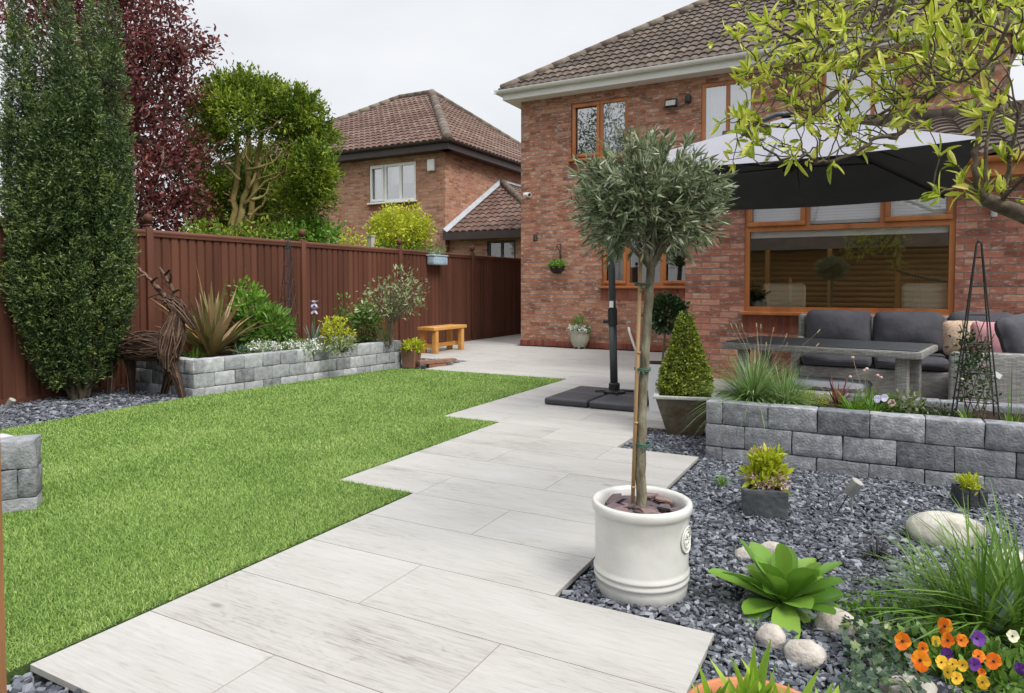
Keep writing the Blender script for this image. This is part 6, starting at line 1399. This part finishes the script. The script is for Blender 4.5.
# pansies
pcen = G(948, 672, -.03); t = thing('pansy_clump', 'orange yellow and purple pansies flowering at the bottom right', 'flowers', tuple(pcen))
mb = MB(); crown(mb, [((pcen[0], pcen[1], .0), (.17, .14, .055)), ((pcen[0] + .1, pcen[1] - .02, .0), (.12, .12, .055))], 170, 8, .02, .034, .018, .5, 'oval', shell=.3); mb.build('foliage', M['midgreen'], t)
face = (-.35, -.9)
def pan(px, py, s, m, m2=None, z=None):
    q = G(px, py, rng.uniform(.09, .12)); mb = MB(); pansy(mb, q, s, (face[0] + rng.uniform(-.4, .4), face[1]), rng.uniform(.2, .8)); fo = mb.build('flower', M[m], t)
    mb = MB(); blob(mb, q + np.array([face[0], face[1], .3]) * .004, (s * .08, s * .08, s * .08), seg=8, rings=6); mb.build('heart', M[m2 or 'dark_heart'], fo)
    mb = MB(); limb(mb, [q + np.array([0, .003, 0]), q + np.array([0, .02, -.02]), q + np.array([rng.uniform(-.02, .02), .03, -.07])], .0016, .0016, 4, 0, 3); mb.build('stem', M['midgreen'], fo)
for px, py, s, m_ in ((903, 641, .05, 'orange_fl'), (921, 660, .055, 'orange_fl'), (948, 640, .045, 'orange_fl'), (945, 626, .05, 'orange_fl'), (962, 640, .035, 'orange_fl'), (923, 648, .035, 'orange_fl'), (979, 656, .035, 'orange_fl'), (994, 661, .045, 'orange_fl'), (982, 672, .022, 'orange_fl'),
                      (936, 641, .03, 'yellow_fl'), (942, 662, .035, 'yellow_fl'), (953, 664, .03, 'yellow_fl'), (963, 665, .032, 'yellow_fl'), (948, 672, .032, 'yellow_fl'), (957, 678, .032, 'yellow_fl'), (983, 682, .034, 'yellow_fl'), (1013, 636, .035, 'cream_fl'),
                      (978, 638, .045, 'purple_fl'), (947, 655, .04, 'purple_fl'), (975, 664, .035, 'purple_fl'), (1020, 668, .03, 'purple_fl')):
    pan(px, py, s, m_)
# ivy
ic = G(872, 672, -.03); t = plant('ivy', 'trailing ivy with dark and yellowish leaves left of the pansies', ic)
def ivyleaf(mb, p, s, nrm, spin, r):
    f = norm(np.array([nrm]))[0]; S = norm(np.cross(f, [0.1, 0, 1.])[None])[0]; U = np.cross(S, f); sh = [(0, -.1), (.25, -.3), (.5, -.1), (.38, .15), (.62, .35), (.28, .42), (0, 1.0 * .8)]
    sh = sh + [(-x, y) for x, y in sh[::-1][1:-1]]
    V = [p + (S * (x * math.cos(spin) - y * math.sin(spin)) + U * (x * math.sin(spin) + y * math.cos(spin))) * s + f * (abs(x) * .2 * s) for x, y in sh]; V = [p + f * 0 + U * .0] + V
    n = len(V) - 1; mb.add(V, [(0, i + 1, (i + 1) % n + 1) for i in range(n)], r)
mb = MB(); tw = MB()
for k in range(300):
    px, py = rng.uniform(842, 925), rng.uniform(618, 700); q = G(px, py, rng.uniform(.01, .07)); ivyleaf(mb, q, rng.uniform(.013, .034), (rng.normal(0, .6) - .1, -.4 + rng.normal(0, .5), .9), rng.uniform(0, 6), rng.random())
for k in range(10):
    a = G(rng.uniform(850, 900), rng.uniform(640, 690), -.01); tube(tw, [ic, (ic + a) / 2 + [0, 0, .03], a], .0025, 4)
mb.build('foliage', M['ivy'], t); tw.build('stem', M['bark'], t)
ic2 = G(888, 628, -.03); t = plant('creeping_plant', 'fine yellow green creeping foliage above the ivy', ic2); mb = MB(); crown(mb, [((ic2[0], ic2[1], .0), (.17, .10, .05))], 80, 7, .02, .022, .014, .5, 'oval', shell=.2); mb.build('foliage', M['lime'] if False else M['fresh'], t)
# terracotta bowl with shoots
bc = G(762, 740, -.03); bc = DP(760, 720, 1.57); zr = bc[2]; R_ = .175; zc = zr
t = thing('terracotta_bowl', 'orange terracotta bowl at the bottom edge', 'pot', (bc[0], bc[1], -.03)); 
mb = MB(); hh = zr - (-.03)
bc2 = np.array([bc[0], bc[1], -.03])
lathe(mb, bc2, [(0, 0), (R_ * .6, 0), (R_ * .66, .01), (R_ * .9, hh * .8), (R_ * .92, hh - .03), (R_ * 1.0, hh - .028), (R_ * 1.02, hh - .01), (R_ * 1.0, hh), (R_ * .93, hh), (R_ * .9, hh - .03), (R_ * .87, hh - .06)], 64); mb.build('pot_body', M['terracotta'], t, smooth=True)
mb = MB(); lathe(mb, bc2 + np.array([0, 0, hh - .045]), [(R_ * .89, 0), (R_ * .5, .004), (0, .006)], 30); mb.build('soil', M['soil'], t)
bt = plant('bulb_shoots', 'fresh upright bulb shoots growing in the terracotta bowl', bc2 + np.array([0, 0, hh - .04])); mb = MB()
for (dx, dy, n, h) in ((-.10, .00, 6, .13), (-.04, .02, 6, .15), (-.02, -.02, 9, .19), (-.01, .02, 5, .17), (.06, -.01, 7, .16), (.10, -.04, 6, .14), (.04, -.06, 6, .14), (.15, .0, 6, .12), (-.13, -.02, 7, .13)):
    q = bc2 + RGT * dx + np.array([-math.sin(YAW), math.cos(YAW), 0]) * dy; q[2] = bc2[2] + hh - .045; tuft(mb, q, n, h * 1.12, .014, .036, .38, .18, 'strap', .3, fold=.35)
mb.build('leaves', M['shoots'], bt, smooth=True)
# near wooden post at left edge
p = DP(-33, 640, 1.5); mb = MB(); rbox(mb, (p[0] , p[1], .60), (.1, .1, 1.4), .006, rz=YAW); 
V = p; props(mb.build('timber_post', M['post'], None, angle=40), 'brown timber post at the left edge beside the lawn', 'post')

# clay pot & low plant at the end of the long bed
c = G(406, 368); t = thing('clay_pot', 'brown square clay pot at the right end of the long bed', 'pot', (c[0], c[1] + .1, 0)); cc = np.array([c[0], c[1] + .12, 0])
mb = MB(); frustum(mb, cc, .085, .11, .25, R(8)); mb.build('pot_body', M['brownpot'], t); mb = MB(); frustum(mb, cc, .095, .095, .258, R(8), z0=.24); mb.build('soil', M['soil'], t)
s = plant('low_plant', 'yellow green low plant in the brown clay pot', (cc[0], cc[1], .24)); mb = MB(); crown(mb, [((cc[0] + .03, cc[1], .29), (.16, .14, .06))], 50, 8, .02, .05, .02, .6, 'oval'); mb.build('foliage', M['lime'], s)
mb = MB(); rbox(mb, (cc[0] + .25, cc[1] + .25, .07), (.10, .62, .05), .006, rz=R(-20)); rbox(mb, (cc[0] + .25, cc[1] + .25, .0), (.08, .3, .085), .006, rz=R(-20)); props(mb.build('timber_step', M['brownpot']), 'brown timber board beside the clay pot', 'board')
# blue trough on fence
p = WX(437, 260, FX + .12); t = thing('fence_trough', 'pale blue trough planter hooked on the top of the fence', 'planter', (FX + .04, p[1], p[2] - .09)); 
mb = MB(); rbox(mb, (FX + .13, p[1], p[2] - .01), (.17, .46, .17), .03); rbox(mb, (FX + .13, p[1], p[2] + .08), (.19, .48, .03), .01)
for k in range(5): rbox(mb, (FX + .218, p[1] - .18 + .09 * k, p[2] - .02), (.01, .05, .13), .004)
mb.build('trough', M['bluetrough'], t, angle=40); mb = MB(); [tube(mb, [(FX - .03, p[1] + dy, FH - .06), (FX - .03, p[1] + dy, FH + .015), (FX + .06, p[1] + dy, FH + .015), (FX + .06, p[1] + dy, p[2])], .006, 5) for dy in (-.15, .15)]; mb.build('hook', M['blackmetal'], t)
s = plant('trough_plant', 'sparse leafy plants in the pale blue fence trough', (FX + .13, p[1], p[2] + .08)); mb = MB(); crown(mb, [((FX + .13, p[1], p[2] + .12), (.08, .22, .05))], 36, 7, .02, .045, .018, .6); mb.build('foliage', M['varieg'], s)

# ================================================================== WILLOW DEER
g0 = G(184, 400, -.03); gh = G(124, 396, -.03)
dr = thing('willow_deer', 'woven willow deer with branching antlers standing beside the yew', 'sculpture', (g0[0], g0[1], -.03))
Zd = float(np.dot(g0 - CAM, FWD)); Zh = float(np.dot(gh - CAM, FWD))
def woven(mb, core, axis, rad, n, seglen=.5, rt=.0055):
    axis = np.array(axis, float); rad = np.array(rad, float); m_ = len(axis); T_ = np.gradient(axis, axis=0); T_ = norm(T_)
    a = np.array([0, 0, 1.]) if abs(T_[0][2]) < .9 else np.array([1., 0, 0]); fr = []
    for i in range(m_):
        a = a - T_[i] * a.dot(T_[i]); a = a / np.linalg.norm(a); fr.append((a.copy(), np.cross(T_[i], a)))
    def pt(s, th, k):
        i = min(int(s), m_ - 2); f = s - i; c = axis[i] * (1 - f) + axis[i + 1] * f; r_ = rad[i] * (1 - f) + rad[i + 1] * f; A = fr[i][0] * (1 - f) + fr[i + 1][0] * f; B = fr[i][1] * (1 - f) + fr[i + 1][1] * f
        return c + (A * math.cos(th) + B * math.sin(th)) * r_ * k
    tube(core, axis, rad * .86, 12)
    for _ in range(n):
        s0 = rng.uniform(0, (m_ - 1) * .5); s1 = min(m_ - 1, s0 + rng.uniform(.4, .9) * (m_ - 1)); th = rng.uniform(0, 6.28); dth = rng.normal(0, .55); k0 = rng.uniform(.88, 1.08)
        q = [pt(s, th + dth * j / 8, k0 + rng.normal(0, .03)) for j, s in enumerate(np.linspace(s0, s1, 9))]
        tube(mb, q, [rt * 1.1] * 5 + [rt, rt * .8, rt * .7, rt * .5], 5, r=rng.random())
hip = DP(118, 352, Zh); hip[2] = .50; sh = DP(162, 345, Zd); sh[2] = .52
mb = MB(); core = MB(); woven(mb, core, [hip + [-.1, 0, -.02], hip * .75 + sh * .25, (hip + sh) / 2, hip * .2 + sh * .8, sh + [.07, 0, 0]], [.09, .135, .14, .15, .12], 130)
chest = DP(172, 352, Zd); 
woven(mb, core, [DP(168, 372, Zd), DP(168, 355, Zd), DP(172, 335, Zd), DP(176, 318, Zd), DP(177, 306, Zd)], [.06, .115, .12, .075, .05], 110)
bd = mb.build('body', M['willow'], dr); core.build('core', M['willow_core'], bd, smooth=True)
mb = MB(); core = MB(); woven(mb, core, [DP(165, 300, Zd), DP(173, 303, Zd), DP(183, 313, Zd), DP(195, 329, Zd)], [.05, .075, .055, .024], 65, rt=.005); hd = mb.build('head', M['willow'], dr); core.build('core', M['willow_core'], hd, smooth=True)
for dx in (-.0, .05):
    mb = MB(); e = DP(170, 303, Zd) + np.array([-.02, dx - .03, .02]); tube(mb, [e, e + np.array([-.07, (dx - .025) * 1.6, .03]), e + np.array([-.12, (dx - .025) * 2, .02])], [.012, .02, .004], 6); mb.build('ear', M['willow'], dr)
def legw(p, q, nm='leg'):
    mb = MB(); core = MB(); m_ = (np.array(p) + np.array(q)) / 2 + np.array([.015, 0, 0]); woven(mb, core, [p, m_ * .5 + np.array(p) * .5, m_, np.array(q)], [.065, .05, .038, .035], 26, rt=.005); o = mb.build(nm, M['willow'], dr); core.build('core', M['willow_core'], o)
legw(DP(171, 362, Zd), G(183, 400, -.03)); q = DP(171, 360, Zd + .15); legw(q, np.array([G(176, 393, -.03)[0] + .02, q[1] + .05, -.03])); 
legw(hip + [-.02, -.05, -.06], np.array([hip[0] - .05, hip[1] - .06, -.03])); legw(hip + [.1, .06, -.06], np.array([hip[0] + .09, hip[1] + .08, -.03]))
def ant(pts, tines):
    mb = MB(); q = limb(mb, [DP(x, y, Zd + z) for x, y, z in pts], .026, .012, 7, .12, 5)
    for _ in range(5): limb(mb, [p_ + rng.normal(0, .008, 3) for p_ in q[::5]] , .006, .003, 5, .1, 3)
    for (x0, y0, x1, y1) in tines: limb(mb, [DP(x0, y0, Zd), DP((x0 + x1) / 2 + 1, (y0 + y1) / 2 - 1, Zd - .03), DP(x1, y1, Zd - .05)], .015, .008, 6, .12, 4)
    mb.build('antler', M['willow'], dr, smooth=True)
ant([(171, 304, 0), (161, 292, 0), (150, 280, .02), (138, 268, .05)], [(160, 293, 148, 298), (151, 282, 158, 277), (155, 288, 164, 292), (145, 275, 136, 279)])
ant([(175, 304, 0), (173, 292, .05), (168, 280, .1), (159, 268, .15)], [(173, 292, 181, 290), (170, 283, 170, 272), (165, 275, 170, 269)])

# ================================================================== MAGNOLIA overhanging on the right
mt = np.array([1.55, 2.55, -.03]); mg = thing('magnolia_tree', 'magnolia with fresh yellow green leaves reaching in from the right', 'tree', tuple(mt))
tw = MB(); mb = MB()
def B3(lst): return [DP(x, y, z) for x, y, z in lst]
limb(tw, [mt, mt + [0, .05, .7], mt + [-.05, .1, 1.3], mt + [-.1, .15, 1.9], mt + [-.25, .2, 2.6]], .085, .04, 12, .01)
crotch = mt + np.array([-.03, .1, 1.15]); crotch2 = mt + np.array([-.12, .15, 2.0])
main = []
def br(lst, r0, r1, seg=7, wob=.04): q = limb(tw, B3(lst) if not isinstance(lst[0], np.ndarray) else lst, r0, r1, seg, wob, 5); main.append((q, r0, r1)); return q
e = DP(1040, 222, 2.35); limb(tw, [crotch, (crotch + e) / 2, e], .05, .026, 10, .02); br([(1040, 222, 2.35), (1012, 210, 2.3), (996, 204, 2.3), (984, 198, 2.3)], .029, .022, 10, .02)
br([(985, 200, 2.3), (976, 172, 2.3), (977, 146, 2.32), (985, 100, 2.35), (1002, 33, 2.4), (1012, -20, 2.4)], .011, .0065)
br([(986, 198, 2.3), (986, 155, 2.3), (995, 110, 2.3), (1006, 80, 2.3), (1016, 40, 2.35)], .007, .004)
br([(1000, 206, 2.3), (1010, 190, 2.25), (1024, 178, 2.2), (1045, 165, 2.15)], .008, .006)
br([(1003, 200, 2.3), (1010, 160, 2.25), (1018, 120, 2.2), (1030, 90, 2.2)], .008, .004)
e = DP(1060, -10, 2.6); limb(tw, [crotch2, (crotch2 + e) / 2, e], .04, .02, 8, .02)
br([(1060, -10, 2.6), (1024, 5, 2.6), (1000, 5, 2.6), (984, 14, 2.6), (968, 20, 2.6), (945, 19, 2.6), (934, 5, 2.6), (920, -15, 2.6)], .016, .009, 8, .02)
br([(985, 13, 2.6), (975, 3, 2.6), (950, -5, 2.6), (915, -20, 2.6)], .012, .008)
top = DP(960, -60, 3.0); limb(tw, [crotch2, (crotch2 + top) / 2 + [0, 0, .1], top], .04, .02, 8, .02)
br([(960, -60, 3.0), (905, -25, 2.95), (896, 0, 2.9), (886, 27, 2.9), (873, 50, 2.85), (856, 73, 2.85), (840, 90, 2.8), (813, 112, 2.8), (801, 123, 2.8), (778, 126, 2.8), (755, 124, 2.8), (742, 118, 2.8)], .014, .003)
br([(945, -50, 3.0), (890, 0, 3.0), (874, 43, 3.0), (862, 64, 3.0), (824, 102, 2.95), (803, 110, 2.9), (786, 100, 2.9), (770, 85, 2.9), (755, 60, 2.9)], .012, .003)
br([(1000, -20, 2.9), (965, 40, 2.9), (952, 63, 2.85), (939, 83, 2.8), (919, 110, 2.8), (899, 133, 2.75), (879, 139, 2.7), (849, 156, 2.7), (823, 163, 2.7), (803, 157, 2.7), (780, 158, 2.7), (755, 141, 2.7), (742, 133, 2.7)], .013, .0028)
br([(990, -30, 3.1), (945, 66, 3.1), (926, 86, 3.1), (890, 110, 3.0), (870, 118, 3.0), (850, 123, 3.0), (833, 133, 2.95), (813, 150, 2.95), (793, 157, 2.9)], .010, .003)
br([(905, -40, 2.8), (872, 5, 2.8), (850, 30, 2.8), (823, 53, 2.8), (803, 63, 2.8), (783, 63, 2.75)], .010, .003)
br([(850, 30, 2.8), (826, 20, 2.75), (806, 8, 2.7), (790, 2, 2.7)], .006, .003)
br([(930, -40, 3.3), (900, 30, 3.3), (870, 48, 3.2), (835, 62, 3.1), (800, 72, 3.1), (775, 60, 3.1), (760, 42, 3.1)], .009, .003)
br([(880, -40, 2.5), (855, 5, 2.5), (835, 30, 2.5), (800, 40, 2.5), (775, 28, 2.5), (757, 22, 2.5)], .008, .003)
br([(985, 15, 2.6), (975, 45, 2.65), (955, 75, 2.7), (930, 95, 2.7), (905, 98, 2.7), (880, 100, 2.7)], .008, .003)
br([(1010, 20, 2.1), (990, 60, 2.15), (965, 80, 2.2), (945, 78, 2.2), (925, 62, 2.2)], .006, .003)
br([(984, 196, 2.3), (975, 190, 2.3), (962, 188, 2.3), (945, 190, 2.3), (938, 195, 2.3)], .006, .003)
def sprig(p, d, n, s):
    d = norm(np.array([d]))[0]; dd = norm(d * .9 + rdir(n) * .75 + np.array([0, 0, .35])); nn = rdir(n) + np.array([0, 0, .5])
    leaves(mb, np.repeat(p[None], n, 0) + rng.normal(0, .004, (n, 3)), dd, nn, s * rng.uniform(.45, 1.2, n), s * .27 * rng.uniform(.5, 1.1, n), 'oval', bend=rng.uniform(-.5, .8, n), fold=.6)
def inframe(p):
    v = p - CAM; z = v.dot(FWD); x = 512 + sc_f * v.dot(RGT) / z; y = PPY - sc_f * v.dot(UPV) / z
    return x, y
cnt = 0
for (q, r0, r1) in main:
    for i in range(2, len(q)):
        x, y = inframe(q[i])
        if x < 735: continue
        if y > 175 and x < 965: 
            pass
        m_ = 1.0 if y < 130 else .55
        if x > 940 and y > 120: m_ = .10
        for _ in range(rng.poisson(1.0 * m_)):
            d = norm((rdir(1)[0] + np.array([-.25, 0, .35]) )[None])[0]; Lg = rng.uniform(.06, .24); e = q[i] + d * Lg + np.array([0, 0, rng.uniform(0, .05)])
            ex, ey = inframe(e)
            if ey > 168 and ex < 960: continue
            if ex < 728: continue
            tq = limb(tw, [q[i], (q[i] + e) / 2 + rng.normal(0, .018, 3), e], .0034, .0020, 5, .1, 4)
            tube(tw, [e, e + d * .008], .0042, 5)
            sprig(e, d + np.array([0, 0, .4]), rng.integers(4, 7), rng.uniform(.045, .085)); cnt += 1
            if rng.random() < .55: j = rng.integers(3, len(tq)); sprig(tq[j], rdir(1)[0], 2, .045)
            if rng.random() < .5:
                e2 = e + norm((d + rdir(1)[0] * .8)[None])[0] * rng.uniform(.04, .12)
                if inframe(e2)[1] < 165: limb(tw, [e, (e + e2) / 2 + rng.normal(0, .008, 3), e2], .0024, .0015, 4, .1, 3); sprig(e2, e2 - e, 4, .06)
    sprig(q[-1], q[-1] - q[-2], 5, .07)
for (x, y, z, dx, dy) in ((752, 140, 2.7, -.3, .9), (744, 120, 2.8, -.2, 1), (748, 70, 2.9, -.1, 1), (938, 195, 2.3, -1, -.1), (960, 188, 2.3, -.2, 1), (984, 196, 2.3, .1, 1), (1010, 165, 2.25, 0, 1), (1000, 190, 2.3, .3, .9), (832, 164, 2.7, .1, -.6), (795, 158, 2.7, 0, -.3), (1004, 158, 2.25, 0, 1), (965, 192, 2.3, -.3, -.6)):
    sprig(DP(x, y, z), RGT * dx + np.array([0, 0, dy]), 6, .075)
tw.build('trunk', M['bark_mag'], mg, smooth=True); mb.build('crown', M['magleaf'], mg)

# ================================================================== BEHIND THE CAMERA (seen only as reflections in the windows)
cb = thing('log_cabin', 'timber log cabin behind the camera, mirrored in the large window', 'cabin', (0, -5.5, -.12))
mb = MB()
for k in range(15):
    z = -.05 + k * .155; cyl(mb, (-4.4, -5.0, z), (2.6, -5.0, z), .085, 10); cyl(mb, (2.6, -5.0, z), (2.6, -8.0, z), .085, 8); cyl(mb, (-4.4, -5.0, z), (-4.4, -8, z), .085, 8)
mb.build('wall', M['cabin'], cb, smooth=True)
mb = MB(); mb.add([(-4.8, -4.5, 2.2), (3.0, -4.5, 2.2), (3.0, -6.6, 3.4), (-4.8, -6.6, 3.4), (3.0, -8.6, 2.2), (-4.8, -8.6, 2.2)], [(0, 1, 2, 3), (3, 2, 4, 5)]); mb.build('roof', M['tile'], cb)
for x in (-4.6, -2.9, -1.2, .5, 2.8):
    mb = MB(); rbox(mb, (x, -4.55, 1.05), (.12, .12, 2.3), .01); mb.build('veranda_post', M['timber'], cb)
def backtree(lbl, x, y, h, m, r_=2.0):
    t = thing('garden_tree', lbl, 'tree', (x, y, -.12)); mb = MB(); tw = MB(); c = np.array([x, y, h * .62])
    cp = crown(mb, [(c, (r_, r_, h * .36)), (c + [r_ * .5, .3, -.4], (r_ * .7, r_ * .7, h * .25)), (c + [-r_ * .5, -.2, .3], (r_ * .7, r_ * .7, h * .25))], 900, 9, .16, .13, .06, .2, 'oval', shell=.3)
    limb(tw, [(x, y, -.12), (x + .1, y, h * .3), c], .14, .06); branches_to(tw, (x + .05, y, h * .3), cp, .05, 30); mb.build('crown', m, t); tw.build('trunk', M['bark'], t, smooth=True)
backtree('green garden tree behind the camera left of the log cabin', -8.5, -9.5, 7, M['midgreen'], 2.6)
backtree('dark garden tree behind the camera right of the log cabin', 4.8, -7.5, 6.5, M['conifer'], 2.4)
backtree('broad garden tree behind the log cabin roof', -1.5, -11.5, 8.5, M['midgreen'], 3.2)
backtree('tall open garden tree behind the camera, mirrored in the upstairs window', -12.0, -9.5, 11.5, M['dkgreen'], 1.9)
